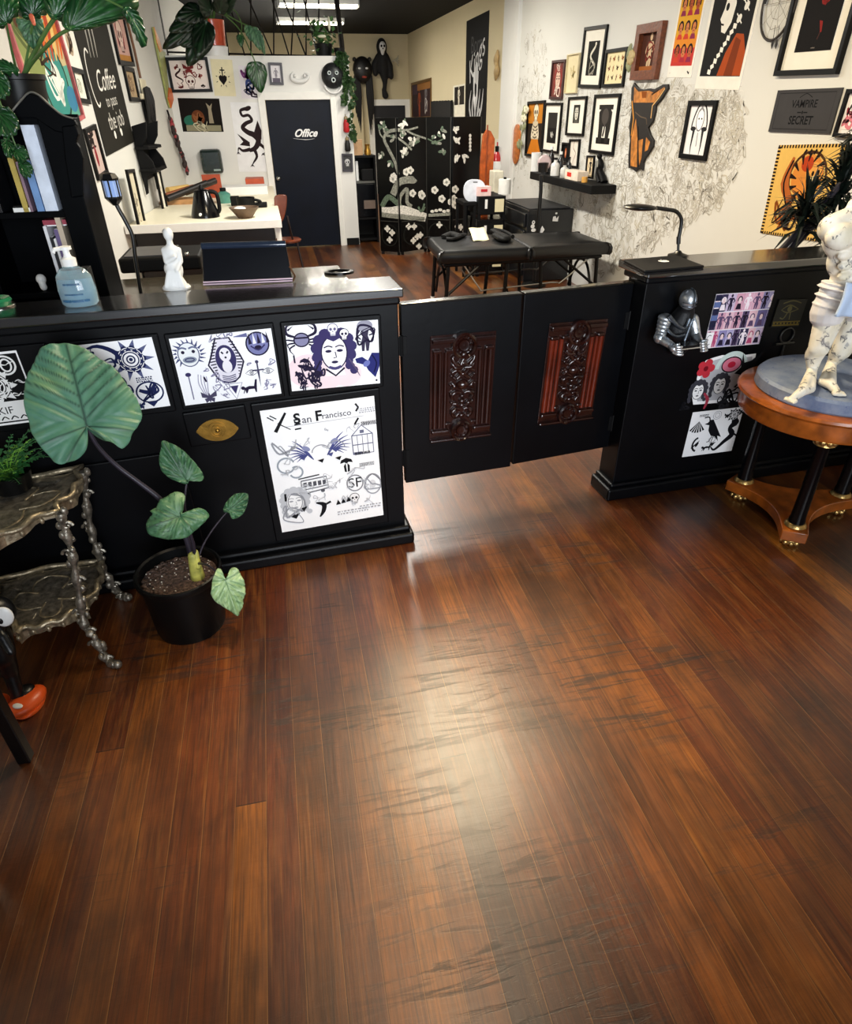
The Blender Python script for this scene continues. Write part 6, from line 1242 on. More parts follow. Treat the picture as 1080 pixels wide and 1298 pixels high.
def veil(a):
    k = '2a2a2c'; a.fill('f0eeee'); a.go(.5, .55, 1); a.line([(-.3, -.05), (-.32, .1), (-.2, .4), (0, .56), (.2, .4), (.32, .1), (.3, -.05)], .05, k, 4); a.oval(0, .18, .16, .24, 'fbf9f9'); a.ring(0, .18, .16, .24, .03, '77777a'); a.poly([(-.16, .3), (0, .54), (.16, .3), (0, .4)], '8a8a8e')
    for s in (-1, 1): a.oval(s * .06, .2, .03, .02, k); a.oval(s * .24, -.02, .12, .05, k); a.line([(s * .2, -.05), (s * .22, -.4), (s * .2, -.62)], [.1, .05, .02], k); 
    a.line([(0, -.1), (.02, -.4)], .03, '8a8a8e')
frame(RW, ((873.2, 128), (911.5, 127), (897, 204.2), (865.5, 200)), 'black framed ink drawing of a veiled lady over the mural', veil, .035, FRB, group=G)
# cat shaped wooden cut-out
px = [(806, 105), (812, 112), (818, 113.5), (826, 112), (832, 113), (843, 107), (849, 106.5), (849.5, 112), (842, 124), (834, 134), (833, 142), (830, 154), (824, 162), (827, 171), (831, 178), (830, 186), (823, 197), (820, 201), (818, 206), (817, 216), (813, 213), (808, 217.5), (803, 213), (799, 213), (799, 196), (801, 178), (800, 160), (803, 140), (802.5, 125), (803, 112)]
f = rect(RW, (798, 104), (852, 219)); P = [((p - f.O).dot(f.U), (p - f.O).dot(f.V)) for p in [RW.hit(*q) for q in px]]; cx = sum(p[0] for p in P) / len(P); cy = sum(p[1] for p in P) / len(P)
b = MB(mat('black_stained_edge', '17110d', .5)).prism(P, f, .02, .002); a = Art(b, f, .023); a.st = (0, 0, 1, 0); OC = 'c98a3c'; LT = mat('burnt_ochre_wood', 'b9742c', .5, var=.4, scale=20)
uv = lambda L: [((p - f.O).dot(f.U), (p - f.O).dot(f.V)) for p in [RW.hit(*q) for q in L]]
a.poly(uv([(807, 110), (812, 116), (826, 115), (833, 118), (846, 110), (838, 122), (832, 130), (806, 130)]), LT); a.poly(uv([(803, 175), (809, 150), (811, 176), (810, 212), (802, 210)]), LT); a.poly(uv([(812, 178), (818, 176), (816, 200), (813, 210)]), LT); a.poly(uv([(822, 174), (827, 180), (824, 190), (820, 192)]), LT)
a.line(uv([(804, 128), (806, 150), (803, 172)]), .018, OC); a.line(uv([(846, 112), (838, 124), (830, 134), (828, 150)]), .012, 'e0b070'); a.poly(uv([(816, 116), (823, 116), (822, 124), (817, 124)]), '8a4a1c'); a.line(uv([(808, 142), (815, 148), (822, 150), (823, 158)]), .008, '6a5a4a'); a.line(uv([(829, 120), (838, 114)]), .014, '3a2416')
a.line(uv([(812, 160), (812, 212)]), .01, '17110d')
tag(b.build('wooden_cat_plaque', bevel=.003), 'tall cat shaped wooden plaque in burnt black and ochre on the mural', 'plaque')
def stage(a): a.fill('141110'); a.go(.52, .86, .5); m_scrib(a, '8a2420', random.Random(3), 8, .1, .2); a.line([(.0, -.06), (.2, .04), (.62, .12)], [.1, .06, .03], 'd9a890', 3); a.oval(.05, .12, .08, .1, 'c98a70'); a.poly([(-.12, .1), (.1, .1), (.06, -.2), (-.1, -.16)], '7a1c1c'); a.go(.55, .4, .4); a.poly([(-.14, .3), (.1, .25), (.2, -.2), (.1, -.22)], '8a2420'); a.line([(.1, -.2), (0, -.5)], .06, '4a2a26'); a.go(.5, .06, .2); m_lines(a, '8a8078', 1, .3, .1)
frame(RW, ((1016, -34), (1101, -48), (1070, 91.5), (986.4, 98.3)), 'big black framed stage photo of a figure in red, upper right corner', stage, .03, FRB, .035, board=MATB, bw=(.18, .2, .18, .16), group=G)
def vamp(a):
    a.fill('3f3e40'); k = '121113'; a.go(.5, .66, .5).text('VAMPIRE', .5, k, 0, .02); a.go(.5, .28, .55).text('SECRET', .5, k, 0, .025); a.go(.5, .47, .14); a.line([(-1.4, 0), (-.3, 0)], .2, k); a.line([(.3, 0), (1.4, 0)], .2, k); a.oval(0, 0, .2, .3, k)
    a.go(0, 0, 1); w, h = a.fr.w, a.fr.h; a.st = (0, 0, 1, 0); a.line([(.06 * w, .08 * h), (.94 * w, .08 * h), (.94 * w, .92 * h), (.06 * w, .92 * h), (.06 * w, .08 * h)], .006, '2a292b'); a.go(.5, .84, .3); a.line([(-.8, -.1), (0, .2), (.8, -.1)], .06, k, 4)
sheet(RW, ((988, 114.4), (1070, 111), (1054, 169.5), (976, 167)), 'lettered_sign', 'flat charcoal sign with raised dark lettering on the right wall', 'sign', vamp, paper=mat('charcoal_board', '3f3e40', .6), th=.012)
def tiger(a):
    a.fill('e3b964'); k = '1c1210'
    for i in range(22): a.fill(k, i / 22, .965, (i + .55) / 22, 1)
    for i in range(26): a.fill(k, 0, i / 26, .05, (i + .55) / 26); a.fill(k, .95, i / 26, 1, (i + .55) / 26); a.fill(k, min(.99, i / 26), 0, min(1, (i + .55) / 26), .03)
    a.go(.5, .66, .7); a.oval(.1, 0, .36, .34, 'd98a3c', 24); a.oval(.24, .05, .18, .18, 'e0a050', 16); a.oval(.05, .2, .14, .12, 'b5401c', 14); a.oval(.28, -.05, .12, .08, 'ecd8a0', 12)
    for q in range(9): t = q * .5 + .6; a.line([(.1 + .4 * math.cos(t), .4 * math.sin(t)), (.1 + .24 * math.cos(t + .15), .24 * math.sin(t + .15))], [.08, .02], k)
    a.oval(.22, .06, .03, .04, k, 8); a.oval(.34, .08, .03, .04, k, 8); a.ring(.1, 0, .42, .38, .04, '4a2a14'); a.line([(-.3, .3), (-.4, -.1), (-.2, -.4), (-.35, -.7)], [.05, .2, .14, .08], 'b5622c', 4); a.line([(-.3, .25), (-.42, -.1), (-.24, -.45)], .04, k, 4)
    a.go(.35, .25, .5); m_scrib(a, '8a4a1c', random.Random(3), 14, .08, .4); m_scrib(a, k, random.Random(5), 10, .05, .4); a.go(.55, .9, .4); [a.line([(-.3 + .2 * i, 0), (-.2 + .2 * i, .12)], .07, k) for i in range(4)]
sheet(RW, ((990.5, 182), (1068, 184.5), (1046, 305), (963, 296.5)), 'tiger_tapestry', 'yellow tiger hanging with striped border behind the spiky plant', 'wall hanging', tiger, paper=mat('tapestry_back', 'caa050', .8), th=.006)
frame(RW, ((1075.5, 114.4), (1108, 112), (1094, 178), (1060.5, 172)), 'black framed print with pink and red blossoms at the right edge', im('f0e9e6', sc(.4, .5, .7, '9a2c3c', 3, 14, .12), sc(.3, .3, .6, 'd9808c', 5, 10, .16), sc(.4, .6, .6, '1c1416', 8, 12, .06)), .022, FRB, group=G)
# dreamcatcher
DC = RW.off(.02); c = DC.hit(988, 3); t = thing('dreamcatcher', 'round dark dreamcatcher hung beside the big black frame', 'dreamcatcher', DC.hit(985, 62))
U, Vz = RW.U, V3((0, 0, 1)); ru, rv = .165, .20
b = MB(mat('dark_twig', '2a2420', .6)); b.tube([c + U * (ru * math.cos(q)) + Vz * (rv * math.sin(q)) for q in [2 * PI * k / 40 for k in range(41)]], .008, 8); b.build('hoop', t, 60)
b = MB(mat('grey_thread', '8a8478', .7))
for s in (1.0, .72, .45): P = [c + U * (ru * s * math.cos(q)) + Vz * (rv * s * math.sin(q)) for q in [2 * PI * k / 10 + s for k in range(11)]]; b.tube(P, .0015, 4)
for k in range(10): q = 2 * PI * k / 10; b.tube([c, c + U * (ru * math.cos(q)) + Vz * (rv * math.sin(q))], .0015, 4)
b.build('web', t); b = MB(mat('black_feather', '151313', .7))
for x in (981, 986):
    p = DC.hit(x + 2, 32); e = DC.hit(x - 1, 50); b.tube([p, e], .002, 4); b.tube([e, e.lerp(p, -.35), e.lerp(p, -.7)], [.006, .014, .002], 8, flat=.3)
b.tube([DC.hit(972, -6), DC.hit(970, 5)], [.02, .008], 8, flat=.3); b.build('feather', t, 60)
# oval plaque, lily, ornament left of the wood frame
c = RW.off(.012).hit(654.5, 183); hgt = (RW.hit(654.5, 157).z - RW.hit(654.5, 208).z) / 2; wid = abs(RW.hit(650, 183).y - RW.hit(659.5, 183).y) / 2
b = MB(mat('orange_wood_oval', 'b9682c', .4, var=.35, scale=20)); b.lathe([(1, -.012), (1, .008), (.94, .013), (.001, .013)], c, 40, (-1, 0, 0)); 
for i, v in enumerate(b.v): d = v - c; b.v[i] = V3((v.x, c.y + d.y * wid, c.z + d.z * hgt))
tag(b.build('oval_plaque', smooth=40), 'tall orange brown oval wooden plaque beside the white pilaster', 'plaque')
def stemflower(pts, fl_, name, label, col):
    b = MB(mat('sage_stem', '8a8d68', .6)); b.tube(smooth_pts([RW.off(.03).hit(*q) for q in pts]), .008, 6); r = random.Random(3)
    for k in range(10):
        q = pts[min(len(pts) - 1, 1 + k * (len(pts) - 1) // 10)]; c = RW.off(.04).hit(q[0] + r.uniform(-4, 4), q[1] + r.uniform(-5, 5)); b.ball(c, (.012, .03, .045), 8, 5, Matrix.Rotation(r.uniform(-1, 1), 3, 'X'))
    b.mat(mat(name + '_petal', col, .6))
    for x, y in fl_:
        for k in range(5): b.ball(RW.off(.05).hit(x + 2.2 * math.cos(k * 1.257), y + 2.4 * math.sin(k * 1.257)), (.015, .03, .03), 8, 5)
    return tag(b.build(name, smooth=60), label, 'flower')
stemflower([(661, 200), (660, 180), (663, 160), (666, 142)], [(667, 139), (664, 150)], 'dried_lily', 'dried pale lily stem between the oval plaque and the skeleton picture', 'd9d4b8')
stemflower([(799.5, 94), (799.5, 80), (800, 66)], [(801, 70), (799, 76)], 'dried_sprig', 'small dried sprig left of the deep wooden frame', 'b5a070')
# floating shelf and what stands on it
SP = Plane((3.13, 0, 0), (-1, 0, 0)); pa, pb = SP.hit(672, 224), SP.hit(751, 233); zs = (pa.z + pb.z) / 2 + .02
y1, y0 = pa.y, pb.y; t = thing('floating_shelf', 'thick black floating shelf on the right wall over the massage table', 'shelf', (3.26, (y0 + y1) / 2, zs - .08))
MB(BLKM).box((3.26, (y0 + y1) / 2, zs - .04), (.27, y1 - y0, .08)).build('board', t, bevel=.006)
def onshelf(x, ypx, xw=3.24): p = Plane((xw, 0, 0), (-1, 0, 0)).hit(x, ypx); return V3((xw, p.y, zs))
r = random.Random(12)
for i, (x, h, rad, c, lb) in enumerate(((690, .2, .045, '17171a', 'squat dark bottle at the left of the shelf cluster'), (697, .28, .035, '101014', 'tall black bottle second from the left on the shelf'), (703, .18, .05, 'e2e0dc', 'white jar in the middle of the shelf cluster'), (709, .24, .035, '1a1a1e', 'slim black bottle right of the white jar'), (715, .14, .045, 'd0cec8', 'low pale jar right of the slim black bottle'), (720, .2, .03, '222226', 'black bottle at the right of the shelf cluster'))):
    p = onshelf(x, 222, 3.26 if i % 2 else 3.2); t = thing('bottle', lb, 'bottle', p, 'bottles on the floating shelf')
    MB(mat('glaze_' + c, c, .25)).lathe([(.001, 0), (rad, 0), (rad * 1.02, h * .55), (rad * .9, h * .66), (rad * .4, h * .76), (rad * .4, h * .9), (.001, h * .9)], p, 20).build('bottle_body', t, 40); MB(BLKG if c[0] != '1' else WHT).lathe([(rad * .45, h * .88), (rad * .45, h), (.001, h)], p, 16).build('cap', t, 40)
p = onshelf(678, 224, 3.2); MB(WHT).lathe([(.001, 0), (.05, 0), (.055, .16), (.05, .16), (.046, .02), (.001, .02)], p, 24); b = MB(WHT).lathe([(.001, 0), (.055, 0), (.06, .2), (.054, .2), (.05, .02), (.001, .02)], p, 24); tag(b.build('tumbler', smooth=40), 'white tumbler at the left end of the floating shelf', 'cup')
p = onshelf(730, 226, 3.22); t = thing('carton', 'cream carton with a red mark on the floating shelf', 'box', p); MB(mat('cream_carton', 'e9d9c6', .6)).box(p + V3((0, 0, .045)), (.12, .34, .09)).build('carton_body', t, bevel=.003)
b = MB(K('d2372c')); b.box(p + V3((-.0605, .05, .05)), (.002, .11, .04)); b.build('red_mark', t)
b = MB(mat('amber_wax', 'd9a04a', .4)); p = onshelf(741, 228, 3.2); b.lathe([(.001, 0), (.03, 0), (.03, .05), (.001, .05)], p, 16); tag(b.build('candle', smooth=40), 'small amber candle right of the cream carton', 'candle')
def ph(a): a.fill('d9c6a4'); a.go(.5, .55, 1); m_figure(a, '1f1a18')
frame(Plane((3.33, 0, 0), (-1, 0, 0)), ((745.5, 197), (755.5, 197), (752.5, 227), (743, 226)), 'small black frame leaning at the right end of the floating shelf', ph, .02, FRB, .02)
b = MB(BLKM); P = [RW.off(.05).hit(*q) for q in ((760, 199), (762, 208), (761, 216), (764, 224), (766, 231))]; b.tube(smooth_pts(P), [.015, .035, .03, .035, .04], 10, flat=.7); b.tube(smooth_pts([RW.off(.06).hit(*q) for q in ((758, 212), (757, 222), (760, 232))]), [.015, .02, .03], 8); b.ball(RW.off(.06).hit(760, 198), .028, 12, 8); tag(b.build('wall_hook_figure', smooth=60), 'black sculpted figure hung right of the floating shelf', 'ornament')
# spiky plants behind the half wall
r = random.Random(77); SPK = mat('black_green_spikes', '0a1510', .4, var=.5)
sp_ = thing('spiky_dracaena', 'dark spiky leaved plant in a pot behind the half wall', 'potted plant', (2.55, 3.25, 0))
MB(POTM).lathe([(.001, 0), (.13, 0), (.17, .32), (.16, .33), (.15, .28), (.001, .28)], (2.55, 3.25, 0), 32).build('pot', sp_, 40)
for px_, yy_, n, L, fam in (((1020, 270), 3.3, 120, .22, 0), ((1066, 236), 3.35, 110, .24, 1), ((1092, 185), 3.35, 70, .22, 2), ((1062, 290), 3.25, 60, .17, 3)):
    c = ony(*px_, yy_); MB(STEM).tube(smooth_pts([V3((2.5 + fam * .06, 3.25, .28)), V3((2.52 + fam * .05, 3.26, .8)), c - V3((0, 0, .08))]), [.022, .016], 8).build('stem', sp_, 50)
    b = MB(SPK)
    for k in range(n):
        q = r.uniform(0, 6.28); el_ = r.uniform(-.5, 1.45); d = V3((math.cos(q) * math.cos(el_), math.sin(q) * math.cos(el_), math.sin(el_))); l = L * r.uniform(.7, 1.05); s = d.cross(V3((0, 0, 1))).normalized() * .013
        o = c + V3((0, 0, r.uniform(-.09, .06))); P = [o, o + d * l * .5 + V3((0, 0, .01)), o + d * l - V3((0, 0, l * .22 * math.cos(el_)))]
        u_ = d.cross(s).normalized() * .003
        b.add([P[0] - s * .6, P[0] + s * .6, P[1] + s, P[1] - s, P[1] + u_, P[2]], [(0, 1, 4), (1, 2, 4), (0, 4, 3), (3, 4, 5), (4, 2, 5)])
    b.build('leaf_crown', sp_)
# ------------------------------------------------------------------ the studio behind the counter
ow = lambda x, y, d=0.0: OW.off(d).hit(x, y)
G2 = 'pictures on the office partition'
def flash(a):
    a.fill('efe2dc'); r = random.Random(5)
    a.go(.5, .25, .5); m_skull(a, '4a2020', 'efe2dc'); a.go(.5, .7, .5); m_moth(a, '7a2c2c'); a.go(.2, .45, .5); m_snake(a, '3a2020', 2.5, .14)
    for u, v in ((.18, .8), (.82, .8), (.8, .45), (.2, .15), (.82, .15), (.65, .5), (.35, .5)): a.go(u, v, .26); m_scrib(a, r.choice(['7a2c2c', '2c1c1c', '9a4038']), r, 9, .12, .4)
frame(OW, ((210.3, 72.9), (264, 72), (268.8, 116.5), (217, 117.5)), 'wide black framed red and black flash sheet, top left of the office partition', flash, .035, FRB, group=G2)
sheet(OW, ((267, 74.6), (295, 76), (298.5, 122), (271.5, 121.5)), 'art_print', 'cream print of a black sacred heart with cross on the office partition', 'print', im('e9e0bc', mo(.48, .5, .85, m_heart, '181414')), paper=CREAM)
sheet(OW, ((302.2, 83), (327, 84), (330.7, 125.4), (306, 125)), 'art_print', 'purple and blue floral print behind the hanging green leaf', 'print', im('e6e0e6', sc(.35, .75, .6, '8a4a8a', 3, 12, .16), sc(.5, .4, .6, '4a5a9a', 4, 12, .16), sc(.4, .2, .6, '2a2a4a', 6, 12, .1), sc(.7, .15, .5, '3a2a3a', 8, 9, .14)))
frame(OW, ((339.2, 79.3), (357, 79.5), (360, 108), (342.5, 107.5)), 'small dark grey framed drawing left of the white horns', im('e9e6ea', mo(.5, .55, .9, m_figure, '8a8690'), fl('6a6472', .1, 0, .9, .25)), .03, mat('dark_grey_frame', '35313a', .45), group=G2)
def still(a):
    a.fill('17120f'); a.go(.3, .3, .5); a.oval(-.15, .05, .5, .35, '2c6a58', 18); a.go(.42, .42, .55); a.oval(0, 0, .4, .42, '6a3a20', 20); m_scrib(a, '8f5a38', random.Random(3), 14, .1, .3); a.go(.72, .5, .6); a.poly([(-.1, -.4), (.16, -.4), (.12, .3), (.2, .6), (.05, .45), (-.15, .62), (-.06, .3)], '9a8e78'); a.fill('8f8a70', .1, .02, .95, .2); a.go(.5, .12, .5); m_scrib(a, 'c9c2a4', random.Random(6), 10, .08, .6)
sheet(OW, ((225.6, 124.6), (278.5, 124.6), (282.9, 167.5), (231.5, 166.5)), 'photo_print', 'dark still life print with a skull on the office partition', 'print', still)
sheet(OW, ((293, 129.7), (334, 129.7), (340, 217.5), (302, 217.5)), 'dragon_print', 'white poster of a black dragon left of the navy office door', 'poster', im('f0f0f2', mo(.54, .52, .82, m_dragon, '2a1e20')))
# paper towel dispenser
f = quad(OW, (253, 189), (280.5, 188), (283.5, 219), (258, 220)); t = thing('towel_dispenser', 'dark green plastic towel dispenser on the office partition', 'dispenser', f.at(f.w / 2, 0))
MB(mat('smoked_green_plastic', '1d2a28', .25, coat=.4)).slab(f, .16).build('cover', t, bevel=.04); MB(mat('pale_plastic', '8a9a96', .3)).slab(f.sub(f.w * .55, f.h * .12, f.w * .88, f.h * .2, .16), .004).build('outlet', t)
b = MB(PL); P = [ow(x, y, .02) for x, y in ((372, 92), (369.5, 95), (370, 100), (375, 102.5), (380, 103), (385, 102.5), (389.5, 100), (391, 95), (387, 92))]; b.tube(smooth_pts(P), [.012, .022, .028, .028, .022, .012], 10)
for x, y in ((374, 96), (386, 96)): b.ball(ow(x, y, .02), (.022, .03, .022), 10, 8)
tag(b.build('plaster_horns', smooth=60), 'white curled horn shaped plaster ornament above the office door', 'ornament')
# round dark mask, tassels, small frame
c = ow(421.5, 96, .04); b = MB(mat('dark_pewter_mask', '2a2c2e', .4, .5, var=.5, scale=30)); b.lathe([(.001, -.03), (.13, -.03), (.15, 0), (.13, .04), (.08, .07), (.001, .08)], c, 28, (0, -1, 0)); t = thing('round_mask', 'round dark metal mask on the right end of the office partition', 'mask', c - V3((0, 0, .15))); b.build('face', t, 40)
b = MB(mat('pale_pewter', '9aa09c', .4, .5));
for dx, dz, rr_ in ((-.05, .03, .028), (.05, .03, .028), (0, -.05, .035)): b.lathe([(rr_, 0), (rr_ * .8, .02), (rr_ * .5, .02), (rr_ * .5, 0)], c + V3((dx, -.075, dz)), 14, (0, -1, 0))
b.build('features', t, 40)
b = MB(PL); P = [c + V3((.13 * math.cos(q), -.02, .05 + .13 * math.sin(q) - .12)) for q in [PI + .3 + (PI - .6) * k / 10 for k in range(11)]]; b.tube(P, .014, 8); b.build('white_cord', t, 60)
for x, y0_, y1_, c1, lb in ((438, 145, 168, 'b5141c', 'red silk tassel on the edge of the office partition'), (439.5, 172, 192, '14100f', 'black tassel below the red one on the office partition')):
    m_ = mat('silk_' + c1, c1, .6); pa, pb = ow(x, y0_, .04), ow(x + 1.5, y1_, .04); t = thing('tassel', lb, 'tassel', pb, 'tassels beside the office door'); h = pa.z - pb.z
    MB(m_).lathe([(.03, 0), (.045, h * .1), (.04, h * .5), (.025, h * .72), (.001, h * .74)], pb, 14).build('skirt', t, 50); b = MB(mat('silk_band', '8a7a5a', .5)); b.ball(pb + V3((0, 0, h * .78)), .03, 10, 8); b.tube([pb + V3((0, 0, h * .8)), pb + V3((0, .03, h * 1.0))], .006, 6); b.build('knot', t, 60)
frame(OW, ((432.4, 194.6), (446.2, 194.6), (448, 217.3), (434.5, 217.5)), 'small dark framed black and white print right of the office door', im('4a4a4c', mo(.5, .5, 1, m_skull, '1c1c1e', 'd9d9d9'), sc(.5, .5, .8, '8a8a8c', 4)), .025, mat('dark_grey_frame', '35313a', .45), group=G2)
# plants on top of the partition
lt = OT + .0
YP = YO + .13
t = thing('orange_planter', 'orange pot of dark drooping leaves standing on top of the office partition', 'potted plant', (ow(273, 66).x, YP, lt)); c0 = V3((ow(273, 66).x, YP, lt))
wv = (ow(290, 60).x - ow(258, 60).x) / 2; hz = ony(273, 24, YO).z - lt
MB(mat('orange_glaze', 'c4431a', .3, var=.15, coat=.4)).lathe([(.001, .1), (wv * .88, .1), (wv, hz * .95), (wv * 1.02, hz), (wv * .9, hz), (wv * .85, hz * .8), (.001, hz * .8)], c0, 32).build('pot', t, 40)
MB(WHT).lathe([(.001, 0), (wv * .95, 0), (wv * 1.02, .1), (wv * .9, .11), (.001, .11)], c0, 32).build('saucer', t, 40)
r = random.Random(15)
def lf(par, A, T, w, n, seed, m=LEAFD, nm='leaf'):
    d = T - A; L = d.length; d.normalize(); n = V3(n).normalized(); s = n.cross(d).normalized()
    out = [A, A + s * w * .7 + d * L * .05, A + s * w + d * L * .3, A + s * w * .7 + d * L * .65, T, A - s * w * .7 + d * L * .65, A - s * w + d * L * .3, A - s * w * .7 + d * L * .05]
    leafmesh(nm, par, out, A + d * L * .03, T, n, m, rings=6, N=36, vw=.006, bulge=.03, wave=.01, seed=seed, lat=3)
for k, (x0, y0_, x1, y1_, w) in enumerate(((262, 30, 238, 84, .16), (258, 22, 206, 62, .13), (262, 26, 250, 74, .14), (256, 14, 222, 24, .12), (268, 16, 250, -8, .12), (282, 14, 300, -6, .08), (262, 40, 228, 58, .12), (254, 20, 214, 40, .12), (278, 18, 284, -12, .1))):
    A, T = ony(x0, y0_, YO - .1), ony(x1, y1_, YO - .25 - .05 * (k % 3)); lf(t, A, T, w, (.2, -1, .2), k, LEAFK); MB(GST).tube(smooth_pts([c0 + V3((0, 0, hz * .8)), A.lerp(c0 + V3((0, 0, hz)), .4) + V3((0, -.02, .08)), A]), .012, 6).build('stalk', t, 60)
for k, (pts, lv) in enumerate((([(284, 20), (296, 12), (306, 30), (305, 50)], [(304, 44, 306, 60, .05)]), ([(286, 20), (304, 38), (318, 66), (324, 80)], [(323, 78, 331, 118, .14)]), ([(286, 18), (308, 30), (326, 36)], [(320, 34, 330, 64, .08), (314, 32, 318, 52, .06), (326, 38, 336, 70, .05)]))):
    MB(GST).tube(smooth_pts([ony(*q, YO - .15) for q in pts]), .008, 6).build('vine', t, 60)
    for j, (x0, y0_, x1, y1_, w) in enumerate(lv): lf(t, ony(x0, y0_, YO - .15), ony(x1, y1_, YO - .2), w, (.3, -1, .1), 20 + k * 3 + j, LEAFM if k == 2 else LEAFD)
c1 = V3((ow(412, 71).x, YP, lt)); t = thing('ledge_plant', 'small bushy plant on top of the office partition at its right end', 'potted plant', c1)
MB(POTM).lathe([(.001, 0), (.1, 0), (.13, .14), (.12, .14), (.11, .11), (.001, .11)], c1, 24).build('pot', t, 40); b = MB(mat('ledge_leaf', '3f6a34', .5, var=.5, scale=20)); r = random.Random(2)
for k in range(150):
    q = V3((r.gauss(0, .09), r.gauss(0, .07), abs(r.gauss(.2, .1)))); c = c1 + q; d = V3((r.uniform(-1, 1), r.uniform(-1, 1), r.uniform(-.6, 1))).normalized() * .07; s = d.cross(V3((.3, .2, 1))).normalized() * .028; b.add([c, c + d * .5 + s, c + d, c + d * .5 - s], [(0, 1, 2, 3)])
b.build('foliage', t); MB(mat('cream_blossom', 'd9d8c0', .6)).ball(ony(408, 46, YO - .05), (.06, .04, .02), 10, 6).ball(ony(417, 30, YO - .05), (.02, .02, .08), 8, 6).build('blossom', t, 60)
cA = V3((ow(431, 71).x, YO + .03, lt)); t = thing('string_vine', 'trailing small leaved vine hanging down the right end of the office partition', 'potted plant', cA)
MB(POTM).lathe([(.001, 0), (.06, 0), (.075, .09), (.07, .09), (.06, .07), (.001, .07)], cA, 20).build('pot', t, 40)
for pts, sd_ in (([(431, 68), (430, 78), (428, 84), (434, 96), (439, 108), (436, 122), (437, 132)], 1), ([(434, 68), (436, 76), (440, 92), (446, 108), (448, 124), (444, 140), (446, 165), (448, 175)], 2), ([(432, 68), (429, 74), (431, 84), (440, 100), (437, 112)], 3)):
    P = smooth_pts([cA + V3((0, -.02, .07))] + [ony(*q, YO - .05) for q in pts]); b = MB(GST); b.tube(P, .006, 5); b.build('vine', t, 60); b = MB(mat('vine_leaf', '26421f', .5, var=.5, scale=30)); r = random.Random(sd_)
    for p in P[6:]:
        for k in range(2):
            d = V3((r.uniform(-1, 1), r.uniform(-.8, .1), r.uniform(-.7, .4))).normalized() * r.uniform(.05, .09); s = d.cross(V3((.2, 1, .3))).normalized() * .03; b.add([p, p + d * .5 + s, p + d, p + d * .5 - s], [(0, 1, 2, 3)])
    b.build('vine_leaves', t)
# ---- white desk and what is on it
zd = .86; q0, q1 = onz(168, 284, zd), onz(357, 281.5, zd); yd = 7.1; xd0 = lwx(yd) + .01; xd1 = q1.x
t = thing('white_desk', 'long white work desk along the office partition and left wall', 'desk', ((xd0 + xd1) / 2, 8.8, 0)); yw = YO - .02
fx = lwx(yw) + .02
b = MB(mat('cream_white_desktop', 'efe8cf', .4, var=.02)); b.add([(xd0, yd, zd), (xd1, yd, zd), (.02, yw, zd), (fx, yw, zd), (xd0, yd, zd - .05), (xd1, yd, zd - .05), (.02, yw, zd - .05), (fx, yw, zd - .05)], [(0, 1, 2, 3), (7, 6, 5, 4), (0, 4, 5, 1), (1, 5, 6, 2), (2, 6, 7, 3), (3, 7, 4, 0)]); b.build('desktop', t, bevel=.004)
MB(WHT).box(((xd0 + xd1) / 2, yd - .006, zd - .03), (xd1 - xd0, .012, .075)).build('edge_strip', t, bevel=.003)
MB(mat('dark_brown_drawers', '1c1412', .35, var=.3)).box(((xd0 + xd1) / 2 - .02, yd + .45, (zd - .05) / 2), (xd1 - xd0 - .12, .5, zd - .055)).build('drawer_unit', t, bevel=.004)
MB(WHT).box((xd1 - .04, yd + .1, (zd - .05) / 2), (.05, .06, zd - .05)).build('leg', t); MB(WHT).box((fx + .1, yw - .1, (zd - .05) / 2), (.05, .06, zd - .05)).build('leg', t); MB(WHT).box((0, yw - .1, (zd - .05) / 2), (.05, .06, zd - .05)).build('leg', t)
def dk(x, y): return onz(x, y, zd)
k0 = dk(261, 275); s = (dk(277, 275) - dk(243, 275)).length / 2; t = thing('kettle', 'black tapered electric kettle on the white desk', 'kettle', k0); hk = ony(258, 239, k0.y).z - zd
MB(BLKG).lathe([(.001, .0), (s, 0), (s * .98, .03), (s * .5, hk * .93), (s * .42, hk * .96), (.001, hk)], k0, 36).build('body', t, 40); MB(BLKM).tube(smooth_pts([k0 + V3((s * .5, 0, hk * .9)), k0 + V3((s * 1.0, 0, hk * .8)), k0 + V3((s * 1.05, 0, hk * .3)), k0 + V3((s * .9, 0, hk * .15))]), .02, 8).build('handle', t, 60)
MB(BLKM).cap(k0 + V3((0, 0, hk)), .03, k0 + V3((0, 0, hk + .015)), .02).build('lid_knob', t, 60)
b = MB(WHT); b.ball(k0 + V3((-s * .25, -s * .92, hk * .14)), (.018, .006, .018), 8, 6); b.build('switch', t, 60)
k0 = dk(313, 266); t = thing('black_mug', 'black cylindrical mug on the white desk', 'cup', k0); s = .1; hk = ony(313, 250, k0.y).z - zd; MB(BLKM).lathe([(.001, 0), (s * .9, 0), (s, hk), (s * .9, hk), (s * .8, .03), (.001, .03)], k0, 24).build('cup', t, 40); MB(BLKM).tube(smooth_pts([k0 + V3((s * .9, 0, hk * .8)), k0 + V3((s * 1.6, 0, hk * .6)), k0 + V3((s * .9, 0, hk * .25))]), .015, 8).build('handle', t, 60)
k0 = dk(311, 276); b = MB(mat('brown_stoneware', '5a4636', .6, var=.3)); b.lathe([(.001, 0), (.07, 0), (.15, .1), (.14, .1), (.07, .02), (.001, .02)], k0, 28); b.mat(WHT).ball(k0 + V3((-.04, -.02, .09)), (.06, .05, .02), 10, 6); tag(b.build('stone_bowl', smooth=40), 'small brown bowl in front of the black mug on the white desk', 'bowl')
k0 = dk(331, 262); b = MB(BLKM); b.box(k0 + V3((0, 0, .02)), (.14, .2, .04)); tag(b.build('black_pouch', bevel=.01), 'flat black pouch right of the mug on the white desk', 'pouch')
